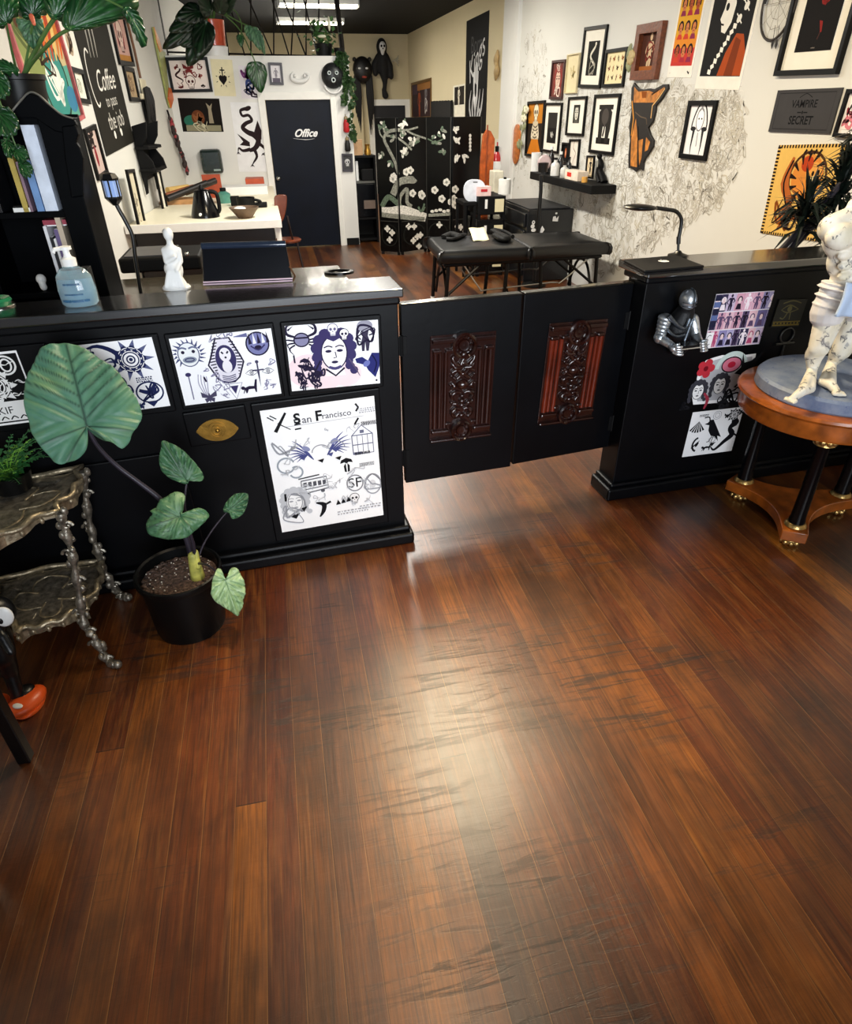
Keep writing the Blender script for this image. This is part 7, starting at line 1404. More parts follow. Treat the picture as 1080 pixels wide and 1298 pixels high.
k0 = dk(285, 257); t = thing('spray_bottle', 'green tinted bottle on the white desk behind the kettle', 'bottle', k0); hk = ony(285, 238, k0.y).z - zd; MB(mat('green_bottle', '5a9a8a', .2, trans=.3)).lathe([(.001, 0), (.08, 0), (.08, hk * .6), (.03, hk * .8), (.001, hk * .8)], k0, 20).build('bottle_body', t, 40); MB(BLKM).lathe([(.035, hk * .78), (.035, hk), (.001, hk)], k0, 14).build('cap', t, 40)
k0 = dk(270, 254); b = MB(mat('rust_red_card', 'a8431f', .5)); b.box(k0 + V3((0, .3, .13)), (.22, .06, .26)); tag(b.build('folder'), 'rust red folder standing behind the kettle', 'folder')
xa, xb_ = ony(314, 247, 10.2).x, ony(337, 247, 10.2).x; k0 = V3(((xa + xb_) / 2, 10.2, zd)); b = MB(mat('orange_red_box', 'c0502a', .5)); b.box(k0 + V3((0, 0, .07)), (xb_ - xa, .3, .14)); tag(b.build('storage_box', bevel=.005), 'orange red box at the back right of the white desk', 'box')
xa, xb_ = ony(282, 254, 9.6).x, ony(347, 254, 9.6).x - .06; k0 = V3(((xa + xb_) / 2, 9.6, zd)); b = MB(WHT); b.box(k0 + V3((0, 0, .05)), (xb_ - xa, .35, .1)); tag(b.build('white_tray', bevel=.01), 'long low white tray at the back of the white desk', 'tray')
k0 = dk(300, 257); b = MB(BLKM); b.box(k0 + V3((0, -.28, .05)), (.1, .08, .1)); tag(b.build('small_gadget', bevel=.01), 'small black cube on the white desk left of the mug', 'gadget')
k0 = dk(232, 262); r = random.Random(4)
for k, (x0, y0_, x1, y1_, c, lb) in enumerate(((212, 252, 262, 232, '17110f', 'black tube lying on a pile at the left of the white desk'), (210, 247, 245, 236, '8a4a26', 'brown wooden stick in the pile at the left of the white desk'), (235, 244, 273, 229, '241a16', 'dark thick roll on top of the pile by the kettle'), (214, 250, 240, 246, 'd9b46a', 'yellow pencil roll in the pile on the white desk'))):
    a_, b_ = ony(x0, y0_, 8.6 + .1 * k), ony(x1, y1_, 8.9 + .1 * k); a_.z = max(a_.z, zd + .06 + .025 * k); b_.z = max(b_.z, a_.z); b = MB(mat('roll_' + c, c, .5)); b.tube([a_, b_], .035 if k != 1 else .02, 10); tag(b.build('roll', smooth=50), lb, 'roll', 'rolls on the white desk')
b = MB(mat('pile_card', 'b98a5a', .6, var=.3)); k0 = V3((ony(226, 250, 8.8).x, 8.85, zd)); b.box(k0 + V3((0, 0, .025)), (.4, .3, .05)); tag(b.build('cardboard_stack'), 'stack of tan cardboard under the rolls on the white desk', 'box')
def pale(a): a.fill('cfc6ae'); a.go(.5, .5, .8); m_scrib(a, '7a7264', random.Random(3), 14, .05, .4); a.go(.5, .2, .8); m_scrib(a, '9a927c', random.Random(5), 10, .05, .4)
LP = LW.off(.1)
frame(LP, ((154, 226), (163, 226), (187, 276), (178, 281)), 'slim black framed drawing leaning on the left wall', pale, .03, FRB)
frame(LP, ((191.5, 221), (199, 222), (212, 257), (208, 262)), 'slim white matted frame leaning by the white desk', im('efeada', sc(.5, .5, .7, 'b5ab94', 4)), .03, FRB)
# brown bentwood chair
yc = 8.3; t = thing('bentwood_chair', 'brown shell chair beside the right end of the white desk', 'chair', (ony(356, 284, yc).x, yc, 0)); BW_ = mat('brown_bentwood', '6a2f16', .35, var=.3, coat=.4)
O = [ony(x, y, yc) for x, y in ((349, 248), (362, 247), (363.5, 256), (362, 268), (358, 280), (353, 280), (349, 268), (347.5, 256))]; nb = V3((0, -1, 0)); b = MB(BW_); f = Fr(V3((0, yc, 0)), V3((1, 0, 0)), V3((0, 0, 1)), V3((0, -1, 0)), 1, 1); b.prism([(p.x, p.z) for p in smooth_pts(O, 4, True)], f, .03); b.build('backrest', t, bevel=.008)
c = ony(357, 280, yc) + V3((.03, 0, 0)); b = MB(BW_); b.lathe([(.001, -.02), (.15, -.02), (.16, 0), (.14, .015), (.001, .01)], (c.x + .02, yc + .16, .46), 28); b.build('seat', t, 40)
for sx in (-.04, .04): MB(mat('dark_chair_metal', '3a3030', .35, .7)).tube(smooth_pts([V3((c.x + sx, yc - .0, c.z + .05)), V3((c.x + sx * 1.4, yc + .0, .6)), V3((c.x + sx * 2, yc + .1, .45))]), .012, 8).build('back_support', t, 60)
for sx in (-1, 1):
    for sy_ in (0, 1): MB(mat('dark_chair_metal', '3a3030', .35, .7)).tube([V3((c.x + sx * .12, yc + .1 + sy_ * .2, .45)), V3((c.x + sx * .18, yc + .02 + sy_ * .36, .0))], .012, 8).build('leg', t, 60)
# ---- folding screen
sc_ = thing('folding_screen', 'black lacquer folding screen inlaid with a pale flowering tree', 'folding screen', (2.05, 9.6, 0)); LAC = mat('black_lacquer_screen', '060708', .3, var=.3, spec=.25); INL = mat('shell_inlay', 'd9d6cc', .35, var=.3, scale=60); INM = mat('grey_shell_inlay', '86877c', .4, var=.5, scale=50); ING = mat('green_shell_inlay', '5a6a58', .4, var=.5, scale=50)
ed = [(480, 9.8), (505.5, 9.62), (540.5, 9.78), (572, 9.58), (607, 9.7)]; bp = [V3((ony(x, 240, y).x, y, 0)) for x, y in ed]; zs0, zs1 = .04, 1.69
PN = []
for k in range(4):
    a_, c_ = bp[k], bp[k + 1]; U = (c_ - a_).normalized(); N = V3((U.y, -U.x, 0)); f = Fr(a_ + V3((0, 0, zs0)), U, V3((0, 0, 1)), N, (c_ - a_).length, zs1 - zs0); pl = Plane(a_ + N * .02, N)
    p = MB(LAC).slab(f, .03, -.012).build('panel', sc_, bevel=.004); b = MB(mat('screen_seam', '3a3a36', .3)); b.slab(f.sub(f.w - .012, 0, f.w - .004, f.h), .003, .019); b.slab(f.sub(.02, .4, f.w - .02, .408), .003, .019); b.build('panel_bead', p)
    PN.append((ed[k][0], ed[k + 1][0], pl, f, p))
    for e in (.03, f.w - .03): MB(LAC).box(f.at(e, -.02, 0), (.04, .03, .045)).build('foot', sc_)
ART = [[MB(), None] for _ in PN]
for k, (x0, x1, pl, f, p) in enumerate(PN): ART[k][1] = Art(ART[k][0], f, .0195); ART[k][1].st = (0, 0, 1, 0)
def scr(fn, pts, *ar):
    """draw px polyline split over the panels it crosses"""
    for k, (x0, x1, pl, f, p) in enumerate(PN):
        q = [z for z in pts if x0 - 4 <= z[0] <= x1 + 4]
        if len(q) > 1: fn(ART[k][1], [((h - f.O).dot(f.U), (h - f.O).dot(f.V)) for h in [pl.hit(*z) for z in q]], *ar)
def sl(pts, w, m): scr(lambda a, P, *_: a.line(P, w, m), [(q.x, q.y) for q in smooth_pts([(x, y, 0) for x, y in pts], 6)])
def sd(x, y, rx, ry, m, rot=0):
    for k, (x0, x1, pl, f, p) in enumerate(PN):
        if x0 <= x < x1: h = pl.hit(x, y); ART[k][1].oval((h - f.O).dot(f.U), (h - f.O).dot(f.V), rx, ry, m, 10, rot)
sl([(505, 221), (500, 204), (492, 188), (487, 176), (491, 168), (500, 165), (512, 165)], .04, INM); sl([(512, 165), (520, 164), (530, 161)], .022, INM); sl([(516, 166), (524, 170), (532, 173), (538, 175), (540, 176)], .022, INM); sl([(487, 176), (482, 170), (480, 160)], .018, INM); sl([(490, 172), (502, 174), (514, 182), (522, 190)], .025, INM); sl([(542, 176), (552, 180), (562, 176)], .016, ING)
r = random.Random(14)
for x, y, n in ((483, 158, 5), (486, 165, 4), (484, 196, 4), (512, 158, 5), (527, 180, 6), (512, 192, 5), (510, 172, 6), (500, 175, 4), (560, 168, 6), (553, 178, 5), (560, 190, 4), (496, 204, 3), (518, 178, 4)):
    for k in range(n): sd(x + r.uniform(-4, 4), y + r.uniform(-5, 5), .035, .018, r.choice([INM, ING, INL]), r.uniform(0, 180))
for x, y in ((576, 164), (579, 178), (578, 201), (590, 200), (511, 158), (513, 192)):
    for k in range(3): sd(x + r.uniform(-3, 3), y + r.uniform(-3, 3), .05, .018, INL, r.uniform(0, 180))
for k in range(5): sd(596, 172 + k * 4.5, .02, .022, INL)
sl([(498, 247), (505, 232), (516, 228), (524, 228), (526, 226)], .09, INM); sl([(484, 262), (492, 250), (502, 256), (508, 262)], .07, ING); sl([(506, 260), (508, 248), (516, 240), (516, 256), (522, 262)], .05, INM)
sl([(484, 268), (496, 268), (510, 266), (524, 270), (540, 276)], .11, INL); sl([(484, 272), (500, 274), (520, 276), (538, 278)], .06, INM); sl([(543, 273), (560, 272), (572, 271)], .04, INM)
for x, y in ((499, 224), (515, 218), (520, 216), (523, 245), (534, 246), (535, 248), (551, 241), (566, 231), (577, 240), (560, 252), (572, 256), (577, 260), (575, 252), (498, 227)):
    for k in range(5): sd(x + 2.4 * math.cos(k * 1.257), y + 2.4 * math.sin(k * 1.257), .03, .024, INL, k * 72)
    sd(x, y, .018, .018, INM)
for x in range(548, 572, 5): sd(x, 266 + (x % 3), .03, .02, INL)
for x, y in ((497, 295), (494, 304), (518, 287), (525, 287), (529, 300), (533, 298), (524, 305), (531, 312), (557, 285), (580, 287), (584, 288), (590, 293), (491, 290)):
    for k in range(4): sd(x + 1.8 * math.cos(k * 1.57), y + 2 * math.sin(k * 1.57), .026, .02, INL, k * 90)
sl([(530, 262), (534, 268), (538, 258)], .03, ING); sl([(536, 268), (539, 262)], .02, ING)
for k, (x0, x1, pl, f, p) in enumerate(PN):
    a = ART[k][1]; a.ring(f.w / 2, .22, f.w * .4, .14, .008, K('2c2e2a'))
    ART[k][0].build('inlay', p)
# ---- far right wall
def ban(a):
    a.fill('0c0c0e'); w = 'd9d9d9'; a.go(.5, .77, .42).text('Born', .62, '4a4a4c'); a.go(.5, .64, .7, 24).text('Kings', .5, w, .3); a.go(.5, .4, .6); a.poly([(-.2, .3), (.2, .3), (.16, -.2), (0, -.5), (-.16, -.2)], 'e4e4e4'); a.oval(0, .0, .08, .16, '0c0c0e'); a.go(.52, .53, .4); a.oval(0, 0, .2, .3, 'c9c9c9', 12); a.go(.5, .22, .7); [a.line([(0, -.4), (-.4 + .2 * k, 0), (-.3 + .2 * k, .3)], [.05, .09, .02], 'bdbdbd', 3) for k in range(5)]
    a.go(.7, .1, .5); a.line([(-.3, 0), (.0, .3), (.2, -.3)], .06, w)
sheet(RW, ((591.5, 27), (623.6, 12.6), (613, 168), (590, 168)), 'tall_banner', 'tall black cloth banner with white lettering and a pale face on the far right wall', 'banner', ban, paper=mat('black_cloth', '0c0c0e', .8), th=.006)
frame(RW, ((521.8, 106), (545.8, 99.5), (549, 150), (523.5, 151)), 'gilt edged painting of figures near the far corner', im('3a2a2c', mo(.4, .45, 1, m_figure, '9a4a2c'), mo(.75, .6, .8, m_figure, '7a7478'), sc(.75, .3, .6, 'c9c2bc', 4), fl('4a3a48', 0, .7, .3, 1), fl('9a6a3c', .3, .8, 1, 1)), .05, mat('gilt_frame', '7a5a30', .4, .5), group=G)
b = MB(mat('black_garment', '0b0b0c', .8)); f = rect(RW.off(.02), (549, 128), (574, 156)); n = 7; P = [(0, 0)] + [(f.w, 0)] + [(f.w * (1 - k / (2 * n)), f.h * (1 - .08 * (k % 2))) for k in range(2 * n + 1)]; b.prism(P, f, .05); tag(b.build('scalloped_cloth', bevel=.01), 'black cloth with a scalloped top edge hung above the folding screen', 'cloth')
sheet(RW, ((575.5, 109), (589.5, 106), (589, 153), (573.5, 153)), 'photo_print', 'black and white photo print between the scalloped cloth and the banner', 'print', im('eee9d6', fl('2a2622', .12, .45, .95, .95), mo(.5, .7, .6, m_figure, 'e4ddc8')))
b = MB(mat('tan_twist', 'b59a6c', .6, var=.3)); b.tube(smooth_pts([RW.off(.04).hit(*q) for q in ((631, 63), (629, 78), (630, 88), (628, 102))]), [.01, .045, .03, .05, .01], 8); tag(b.build('hanging_charm', smooth=60), 'pale twisted charm hung between the banner and the pilaster', 'ornament')
# back hall: mask with fringe, reaper figure, dark stand with boxes
bk_ = lambda x, y, d=0.0: BW.off(d).hit(x, y)
t = thing('fringed_mask', 'black mask with a long fringe on the far wall', 'mask', bk_(460, 128, .1)); c = bk_(459.5, 89, .17); b = MB(mat('black_carved', '0d0b0b', .5)); b.ball(c, (.22, .14, .26), 20, 14); b.ball(c + V3((-.17, 0, .2)), .045, 8, 6); b.ball(c + V3((.17, 0, .2)), .045, 8, 6); b.build('face', t, 60)
b = MB(mat('mask_red', '9a3a2c', .5)); b.ball(c + V3((.02, -.125, -.13)), (.06, .03, .025), 10, 6); b.build('mouth', t, 60); b = MB(WHT)
for dx in (-.08, .08): b.ball(c + V3((dx, -.13, .03)), (.035, .02, .02), 8, 6)
b.build('eyes', t, 60); b = MB(mat('black_hair', '0c0a0a', .7))
for s in (-1, 1):
    for k in range(5): b.tube(smooth_pts([c + V3((s * (.18 - .02 * k), -.02, -.1)), c + V3((s * (.2 - .03 * k), -.04, -.5)), c + V3((s * (.2 - .02 * k), -.02, -.85 - .1 * k))]), [.035, .03, .008], 6)
b.build('fringe', t, 60)
t = thing('reaper_figure', 'hanging black robed reaper figure with a skull face on the far wall', 'figure', bk_(487, 126, .12)); h = bk_(484, 61, .16); CL = mat('black_robe', '0d0c0d', .8, bump=.3)
b = MB(CL); sh_ = bk_(484.5, 72, .14); b.ball(h + V3((0, .03, .02)), (.12, .11, .17), 16, 12); b.cap(sh_, .11, bk_(486, 88, .14), .12); b.cap(bk_(484, 70, .14), .1, bk_(488, 74, .14), .1); b.cap(bk_(486, 88, .14), .12, bk_(488, 104, .14), .06); b.cap(bk_(488, 104, .14), .055, bk_(487.5, 116, .14), .04); b.cap(bk_(486.5, 114, .14), .05, bk_(488.5, 121, .14), .075)
for s, pts in ((-1, ((480, 72), (475, 82), (476, 93))), (1, ((489, 72), (494, 84), (496, 97)))): b.cap(bk_(*pts[0], .14), .075, bk_(*pts[1], .15), .075); b.cap(bk_(*pts[1], .15), .075, bk_(*pts[2], .15), .06)
b.build('robe', t, remesh=.02, relax=2)
b = MB(PL); b.ball(h + V3((0, -.1, .02)), (.075, .06, .1), 14, 10); b.cap(h + V3((0, -.09, -.06)), .045, h + V3((0, -.09, -.1)), .035); s_ = b.build('skull', t, remesh=.012, relax=1); b = MB(BLKM)
for dx in (-.03, .03): b.ball(h + V3((dx, -.155, .03)), (.022, .014, .025), 8, 6)
b.ball(h + V3((0, -.155, -.015)), (.012, .01, .018), 6, 5); b.build('eye_sockets', s_, 60)
b = MB(mat('bone', 'a8a08c', .6)); w0 = bk_(499, 77, .15)
for k in range(5): q = -.6 + .35 * k; b.tube(smooth_pts([w0, w0 + V3((.07, 0, .02 * (k - 2))), w0 + V3((.13 - .01 * abs(k - 2), -.01, .05 * (k - 2)))]), [.016, .01], 6)
b.tube([bk_(495, 80, .15), w0], .02, 6); b.build('hand', t, 60)
# dark stand left of the screen
ya = 10.75; x0, x1 = ony(450, 240, ya).x, ony(478, 240, ya).x; t = thing('dark_side_unit', 'tall black shelving unit between the office partition and the folding screen', 'shelving', ((x0 + x1) / 2, ya + .2, 0)); zt_ = ony(462, 197, ya).z
for xx in (x0 + .015, x1 - .015): MB(BLKM).box((xx, ya + .2, zt_ / 2), (.03, .4, zt_)).build('side_panel', t)
MB(BLKM).box(((x0 + x1) / 2, ya + .385, zt_ / 2), (x1 - x0 - .06, .02, zt_ - .02)).build('back_panel', t)
zz_ = ony(462, 231, ya).z
for z in (.05, .35, zz_, zt_ - .015): MB(BLKM if z != zz_ else mat('grey_shelf', '55554f', .4)).box(((x0 + x1) / 2, ya + .19, z), (x1 - x0 - .06, .36, .03)).build('shelf', t)
MB(BLKG).box(((x0 + x1) / 2, ya + .01, .35 + (zz_ - .35) / 2), (x1 - x0 - .06, .02, zz_ - .4)).build('drawer_front', t, bevel=.004); b = MB(mat('brown_drawer', '6a5a50', .4)); b.slab(rect(Plane((0, ya, 0), (0, -1, 0)), (461, 254), (476, 264)), .02); b.build('drawer_panel', t)
c = V3(((x0 + x1) / 2, ya + .15, zt_)); b = MB(mat('tan_cardboard', 'b5906a', .7)); h_ = ony(455, 177, ya).z - zt_; b.box(c + V3((-.09, 0, h_ / 2)), (.16, .16, h_)); tag(b.build('cardboard_box'), 'tan cardboard box on top of the black shelving unit', 'box')
b = MB(BRASS); b.lathe([(.001, 0), (.05, 0), (.05, .05), (.03, .1), (.04, .14), (.001, .14)], c + V3((.07, -.02, 0)), 16); tag(b.build('brass_pot', smooth=40), 'small brass pot beside the cardboard box on the shelving unit', 'pot')
c = V3(((x0 + x1) / 2, ya + .12, zz_ + .015)); b = MB(WHT); b.box(c + V3((-.12, 0, .13)), (.06, .05, .26)); tag(b.build('white_carton'), 'upright white carton inside the black shelving unit', 'box'); b = MB(BLKM); b.box(c + V3((.04, 0, .08)), (.18, .2, .16)); tag(b.build('black_speaker', bevel=.01), 'black box inside the shelving unit right of the white carton', 'box')
# ---- right hand work corner
zt_ = .8; fl_, fr_ = onz(669.4, 266, zt_), onz(717, 260, zt_); bx0, by0 = fl_.x, fl_.y; by1 = by0 + 1.0
t = thing('tool_cabinet', 'black drawer cabinet with white stickers under the floating shelf', 'cabinet', ((bx0 + XR) / 2, (by0 + by1) / 2, 0))
CB_ = mat('black_steel_cabinet', '101216', .35, var=.2, coat=.3); MB(CB_).box(((bx0 + 3.39) / 2, (by0 + by1) / 2, zt_ / 2), (3.39 - bx0, by1 - by0, zt_ - .01)).build('body', t, bevel=.008)
for k in range(4): MB(CB_).box((bx0 - .012, (by0 + by1) / 2, .14 + k * .18), (.03, by1 - by0 - .08, .15)).build('drawer', t, bevel=.012)
MB(mat('grey_rubber_mat', '2c2c2e', .5)).box(((bx0 + 3.39) / 2, (by0 + by1) / 2, zt_ + .002), (3.39 - bx0 - .06, by1 - by0 - .06, .012)).build('top_mat', t, bevel=.003)
f = Plane((0, by0 - .004, 0), (0, -1, 0)); b = MB(); F_ = rect(f, (669, 266), (718, 296)); a = Art(b, F_, .002); w = 'e9e9e9'
a.go(.16, .35, .5); a.oval(0, .3, .14, .16, w); a.oval(-.05, .0, .18, .16, w); a.oval(.05, -.3, .22, .14, w); a.oval(0, .32, .06, .06, '17171a'); a.go(.38, .2, .4); a.poly([(-.2, -.3), (.1, -.3), (.3, 0), (0, .4), (-.15, .1)], w); a.go(.7, .62, .5); a.poly([(-.3, -.2), (.2, -.24), (.24, .2), (.05, .0), (-.05, .2), (-.26, .14)], w); a.oval(.0, .4, .1, .08, w)
b.build('stickers', t)
# black cart with labelled bins
ycar = 8.0; cx0, cx1 = ony(606, 260, ycar).x, ony(641, 260, ycar).x; ct_ = ony(622, 249, ycar).z
t = thing('bin_cart', 'black open cart of bins with white labels left of the drawer cabinet', 'cart', ((cx0 + cx1) / 2, ycar + .25, 0))
for xx in (cx0 + .02, cx1 - .02):
    for yy_ in (ycar + .02, ycar + .48): MB(BLKM).box((xx, yy_, ct_ / 2), (.035, .035, ct_)).build('post', t)
for z0_, z1_ in ((ct_ - .2, ct_), (ct_ - .52, ct_ - .25), (ct_ - .85, ct_ - .6)):
    o = MB(BLKM if z0_ > .5 else BLKG).box(((cx0 + cx1) / 2, ycar + .25, (z0_ + z1_) / 2), (cx1 - cx0 - .01, .5, z1_ - z0_)).build('bin', t, bevel=.01)
    MB(WHT).box((cx0 + .1, ycar - .003, (z0_ + z1_) / 2 + .02), (.03, .004, .1)).build('narrow_label', o); MB(CREAM).box((cx1 - .08, ycar - .003, (z0_ + z1_) / 2), (.11, .004, .14)).build('bin_label', o)
f = quad(Plane((0, ycar + .12, 0), (0, -1, 0)), (588, 228), (614, 228), (613, 255), (588, 255)); rr_ = .06; zb_ = f.at(0, 0).z; xa, xb_ = f.at(0, 0).x, f.at(f.w, 0).x
t = thing('side_trolley', 'low black trolley beside the bin cart carrying a white board', 'trolley', ((xa + cx0) / 2 - .02, ycar + .2, 0)); x0_, x1_ = xa - .02, cx0 - .01
MB(BLKM).box(((x0_ + x1_) / 2, ycar + .22, zb_ - .02), (x1_ - x0_, .4, .04)).build('top', t, bevel=.004); MB(BLKM).box(((x0_ + x1_) / 2, ycar + .22, .25), (x1_ - x0_ - .06, .36, .03)).build('shelf', t)
for x_ in (x0_ + .02, x1_ - .02):
    for y_ in (ycar + .04, ycar + .4): MB(BLKM).box((x_, y_, (zb_ - .04) / 2), (.03, .03, zb_ - .04)).build('leg', t)
P = [(q[0], q[1]) for q in smooth_pts([(rr_, 0, 0), (f.w - rr_, 0, 0), (f.w, rr_, 0), (f.w, f.h - rr_, 0), (f.w - rr_, f.h, 0), (rr_, f.h, 0), (0, f.h - rr_, 0), (0, rr_, 0)], 4, True)]
b = MB(mat('cool_white_plastic', 'dde3ee', .35)).prism(P, f, .03); b.mat(K('55585c')).slab(f.sub(f.w * .4, f.h * .88, f.w * .62, f.h * .93, .03), .0015); tag(b.build('plastic_board', bevel=.006), 'white rounded plastic board with a hand slot standing on the side trolley', 'board')
b = MB(mat('pink_white_box', 'e9c9c6', .5)); q = V3((ony(612, 248, ycar + .1).x, ycar + .12, ct_)); b.box(q + V3((0, 0, .05)), (.17, .14, .1)); b.mat(K('c2373f')); b.box(q + V3((0, -.071, .06)), (.08, .003, .03)); tag(b.build('tissue_box', bevel=.004), 'pink and white box on top of the bin cart', 'box')
q = V3((ony(639, 250, ycar + .2).x, ycar + .2, ct_)); hh = ony(639, 227, ycar + .2).z - ct_; t = thing('paper_towel_roll', 'white paper towel roll standing on the bin cart', 'paper roll', q); MB(WHTM).lathe([(.02, 0), (.075, 0), (.075, hh), (.02, hh)], q, 28).build('paper', t, 40); MB(BLKM).lathe([(.001, 0), (.018, 0), (.018, hh + .02), (.001, hh + .02)], q, 12).build('core', t, 40)
q = onz(629, 250, .82); b = MB(mat('ivory_plastic', 'e9e2cc', .4)); q = V3((ony(628, 250, 8.9).x, 8.9, 0)); hh = ony(628, 216, 8.9).z; b.box(q + V3((0, 0, hh / 2)), (.13, .2, hh)); tag(b.build('slim_cabinet', bevel=.01), 'tall slim ivory cabinet behind the paper towel roll', 'cabinet')
p = RW.off(.09).hit(629, 212); t = thing('fire_extinguisher', 'red fire extinguisher on the right wall beside the pilaster', 'fire extinguisher', p - V3((0, 0, .25))); MB(mat('extinguisher_red', 'b3121a', .3, coat=.5)).lathe([(.001, -.25), (.07, -.25), (.075, -.2), (.075, .12), (.03, .2), (.001, .2)], p, 24).build('cylinder', t, 40); MB(BLKM).lathe([(.025, .2), (.03, .27), (.001, .28)], p, 12).build('valve', t, 40); MB(WHT).lathe([(.0765, -.05), (.0765, .08)], p, 24).build('label', t)
b = MB(mat('pale_sign', 'e4dccb', .6)); b.slab(rect(RW.off(.002), (629, 176), (635, 200)), .01); b.mat(K('c2373f')); b.slab(rect(RW.off(.012), (630, 180), (634.4, 186)), .002); tag(b.build('notice_card'), 'narrow pale notice with a red band above the extinguisher', 'sign')
# orange wooden board
yo = 9.35; q = [(607.5, 300), (607.5, 210), (611, 172), (616, 164), (621, 166), (626, 176), (623, 230), (620, 300)]; P = [ony(x, y, yo) for x, y in q]; P[0].z = P[-1].z = 0.0
b = MB(mat('orange_wood', 'b5541c', .35, var=.35, scale=14, coat=.4)); f = Fr(V3((0, yo, 0)), V3((1, 0, 0)), V3((0, 0, 1)), V3((0, -1, 0)), 1, 1); b.prism([(p.x, p.z) for p in P], f, .05); b.mat(mat('darker_orange_wood', '8f3f14', .4, var=.3)); x_ = ony(614, 230, yo).x; b.box((x_, yo - .055, .85), (.02, .012, 1.5)); tag(b.build('wooden_board', bevel=.008), 'tall rounded orange wooden board leaning by the folding screen', 'board')
# ring lamp on a pole
yl = by0 - .18; t = thing('pole_lamp', 'black pole lamp with a round pinkish head in front of the drawer cabinet', 'lamp', (ony(684, 290, yl).x, yl, 0)); hx = ony(690, 206, yl); xx = ony(684, 262, yl).x
MB(lampm).lathe([(.001, 0), (.14, 0), (.14, .02), (.03, .035), (.001, .035)], (xx, yl, 0), 28).build('base', t, 40); MB(lampm).tube([V3((xx, yl, .02)), V3((xx, yl, 1.0)), ony(686, 222, yl)], .02, 10).build('pole', t, 50); MB(lampm).lathe([(.05, 0), (.06, .09), (.001, .1)], ony(688, 218, yl) , 16).build('socket', t, 40)
MB(mat('pinkish_diffuser', 'b5a0a0', .5)).lathe([(.001, -.03), (.06, -.03), (.075, 0), (.06, .03), (.001, .03)], hx, 24, (-.2, -1, .1)).build('lamp_head', t, 40)
# ---- massage table
zt_ = .66; VIN = mat('black_vinyl', '121108', .35, var=.15, scale=8, coat=.3); MET = mat('black_tube_metal', '0d0d0e', .4, .5); CHR = mat('steel_cable', 'a8a8a4', .3, .9)
fl_, fr_, br_, bl_ = [onz(*q, zt_) for q in ((559, 319), (772, 307), (733, 292.5), (541, 299.5))]; sf, sb = onz(673, 313.5, zt_), onz(642, 295.5, zt_)
t = thing('massage_table', 'folding black massage table with padded top in two halves', 'massage table', ((fl_ + br_) / 2) - V3((0, 0, zt_)))
def pad(q, nm):
    b = MB(VIN); c = sum(q, V3((0, 0, 0))) / 4; n = 10; vs = []
    O = smooth_pts([q[0].lerp(q[1], .03), q[0].lerp(q[1], .97), q[1].lerp(q[2], .04), q[1].lerp(q[2], .96), q[2].lerp(q[3], .03), q[2].lerp(q[3], .97), q[3].lerp(q[0], .04), q[3].lerp(q[0], .96)], 6, True); m_ = len(O)
    for s, dz in ((.001, 0), (.5, .0), (.9, -.002), (.965, -.012), (1.0, -.045), (1.0, -.09), (.97, -.115), (.001, -.115)):
        for p in O: vs.append(c + (p - c) * s + V3((0, 0, dz)))
    b.add(vs, [(i * m_ + k, (i + 1) * m_ + k, (i + 1) * m_ + (k + 1) % m_, i * m_ + (k + 1) % m_) for i in range(7) for k in range(m_)][::-1]); o = b.build(nm, t, 60)
    for p in o.data.polygons: p.flip()
    return o
pad([fl_, sf, sb, bl_], 'cushion'); pad([sf, fr_, br_, sb], 'cushion')
zr_ = zt_ - .115
def tp(u, v, z): return (fl_.lerp(fr_, u).lerp(bl_.lerp(br_, u), v)) + V3((0, 0, z - zt_))
b = MB(MET)
for v in (.06, .94): b.tube([tp(.03, v, zr_ - .02), tp(.97, v, zr_ - .02)], .018, 8)
for u in (.03, .5, .97): b.tube([tp(u, .06, zr_ - .02), tp(u, .94, zr_ - .02)], .018, 8)
b.build('under_frame', t, 50)
for u in (.05, .4, .6, .95):
    for v in (.07, .93):
        o = MB(MET).tube([tp(u, v, zr_), tp(u - .02 if u < .5 else u + .02, v, .02)], .02, 8).build('leg', t, 50); MB(WHT if u == .05 else MET).tube([tp(u - .02 if u < .5 else u + .02, v, .06), tp(u - .02 if u < .5 else u + .02, v, .0)], .024, 8).build('rubber_foot', o, 50)
for v in (.07, .93):
    MB(CHR).tube(smooth_pts([tp(.14, v, zr_ - .03), tp(.24, v, .28), tp(.28, v, .27), tp(.68, v, .3), tp(.74, v, .3), tp(.9, v, zr_ - .03)], 3), .008, 6).build('support_cable', t, 50)
    for u0, u1 in ((.05, .26), (.95, .72)): MB(MET).tube([tp(u0, v, .25), tp(u1, v, zr_)], .014, 6).build('brace', t, 50)
for u in (.05, .95): MB(MET).tube(smooth_pts([tp(u, .1, .12), tp(u, .3, .38), tp(u, .5, .44), tp(u, .7, .38), tp(u, .9, .12)]), .014, 8).build('end_arch', t, 50)
MB(BLKM).tube(smooth_pts([tp(.42, .3, zr_), tp(.44, .3, .2), tp(.5, .3, .1), tp(.52, .3, .25), tp(.5, .3, zr_)]), .01, 6).build('hanging_strap', t, 60)
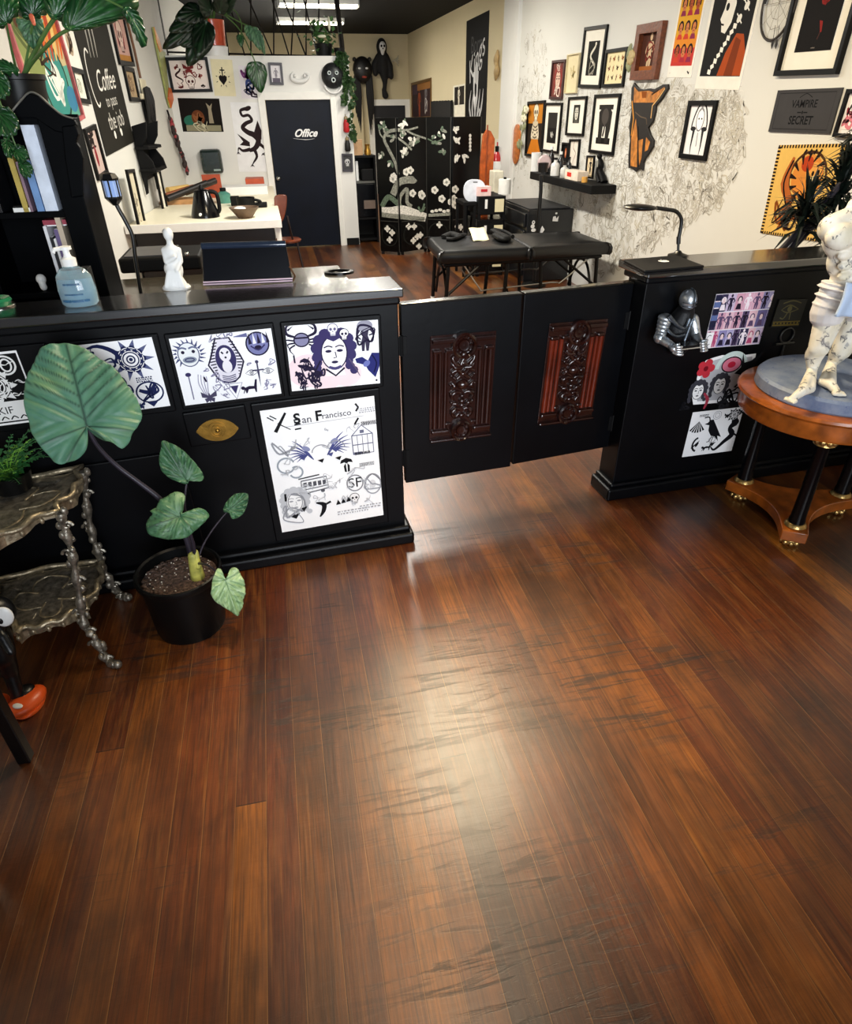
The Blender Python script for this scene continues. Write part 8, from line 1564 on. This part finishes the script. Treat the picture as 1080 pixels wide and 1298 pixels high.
# things lying on the table
c = onz(607, 297, zt_); q = [onz(x, y, zt_ + dz) for x, y, dz in ((594, 289, .05), (613, 288, .04), (620, 304, .006), (600, 305.5, .006))]; b = MB(CREAM); n = 8; vs = []
for i in range(n + 1):
    for k in range(n + 1): u, v = i / n, k / n; p = q[0].lerp(q[1], u).lerp(q[3].lerp(q[2], u), v); vs.append(p + V3((0, 0, .015 * math.sin(v * 3) * (1 - v) + .004 * math.sin(u * 7))))
b.add(vs, [(i * (n + 1) + k, i * (n + 1) + k + 1, (i + 1) * (n + 1) + k + 1, (i + 1) * (n + 1) + k) for i in range(n) for k in range(n)])
o = b.build('paper_sheet', smooth=60); md_ = o.modifiers.new('s', 'SOLIDIFY'); md_.thickness = .002; tag(o, 'cream printed sheet lying on the massage table', 'paper')
b = MB(BLKM); P = smooth_pts([onz(x, y, zt_ + .02) for x, y in ((562, 300), (572, 297), (582, 299), (589, 297))]); b.tube(P, [.03, .06, .05, .03], 10, flat=.5); b.tube(smooth_pts([onz(x, y, zt_ + .02) for x, y in ((566, 303), (576, 303), (584, 300))]), .02, 8); tag(b.build('rolled_apron', smooth=60), 'black rolled apron lying left of the cream sheet on the massage table', 'cloth')
b = MB(BLKM); b.tube(smooth_pts([onz(x, y, zt_ + .03) for x, y in ((624, 292), (632, 296), (642, 302), (637, 303), (628, 298))]), [.03, .05, .04], 10, flat=.6); b.tube(smooth_pts([onz(x, y, zt_ + .03) for x, y in ((626, 291), (640, 294), (650, 300))]), .02, 8); tag(b.build('head_cradle', smooth=60), 'black folded head cradle on the massage table right of the sheet', 'cradle')
# ------------------------------------------------------------------ light
def area(name, loc, rot, sx, sy, power, col):
    l = bpy.data.lights.new(name, 'AREA'); l.shape = 'RECTANGLE'; l.size = sx; l.size_y = sy; l.energy = power; l.color = col
    o = bpy.data.objects.new(name, l); C.objects.link(o); o.location = loc; o.rotation_euler = rot; return o
dl_ = area('storefront_daylight', (.7, -1.5, 1.75), (math.radians(92), 0, 0), 2.6, 1.9, 62, (.88, .94, 1)); dl_.data.spread = math.radians(84)
fixture((1.0, 3.6, CEIL), 1.5, PI / 2, 'fluorescent strip over the swing gates, above the frame', .3, 125, (1, .82, .54))
fixture((.9, 6.6, CEIL), 1.2, PI / 2, 'fluorescent strip over the massage table above the frame', .26, 145, (1, .96, .88))
fixture((2.0, 9.0, CEIL), 1.2, PI / 2, 'fluorescent strip near the folding screen above the frame', .26, 50, (1, .95, .84))
sp_l = thing('added_spot', 'small black spotlight added above the frame to pool light on the entrance floor', 'ceiling light', (.4, 1.1, CEIL))
MB(BLKM).lathe([(.001, -.14), (.045, -.14), (.05, -.12), (.05, 0), (.001, 0)], (.4, 1.1, CEIL), 24).build('housing', sp_l, 40)
l = bpy.data.lights.new('added_spot_lamp', 'SPOT'); l.energy = 300; l.spot_size = math.radians(54); l.spot_blend = 1; l.shadow_soft_size = .06; l.color = (1, .8, .56)  # soft cone of the added spotlight, brightens the middle of the floor
o = bpy.data.objects.new('added_spot_lamp', l); C.objects.link(o); o.location = (.4, 1.1, CEIL - .16); o.rotation_euler = (math.radians(11), 0, 0)
w = bpy.data.worlds.new('street_daylight'); bpy.context.scene.world = w; w.use_nodes = True
nt = w.node_tree; bg = nt.nodes['Background']; bg.inputs[0].default_value = (.75, .85, 1, 1); bg.inputs[1].default_value = .12
sc = bpy.context.scene
sc.view_settings.view_transform = 'Standard'; sc.view_settings.look = 'None'; sc.view_settings.gamma = 1; sc.view_settings.exposure = 0.0; sc.view_settings.use_curve_mapping = False
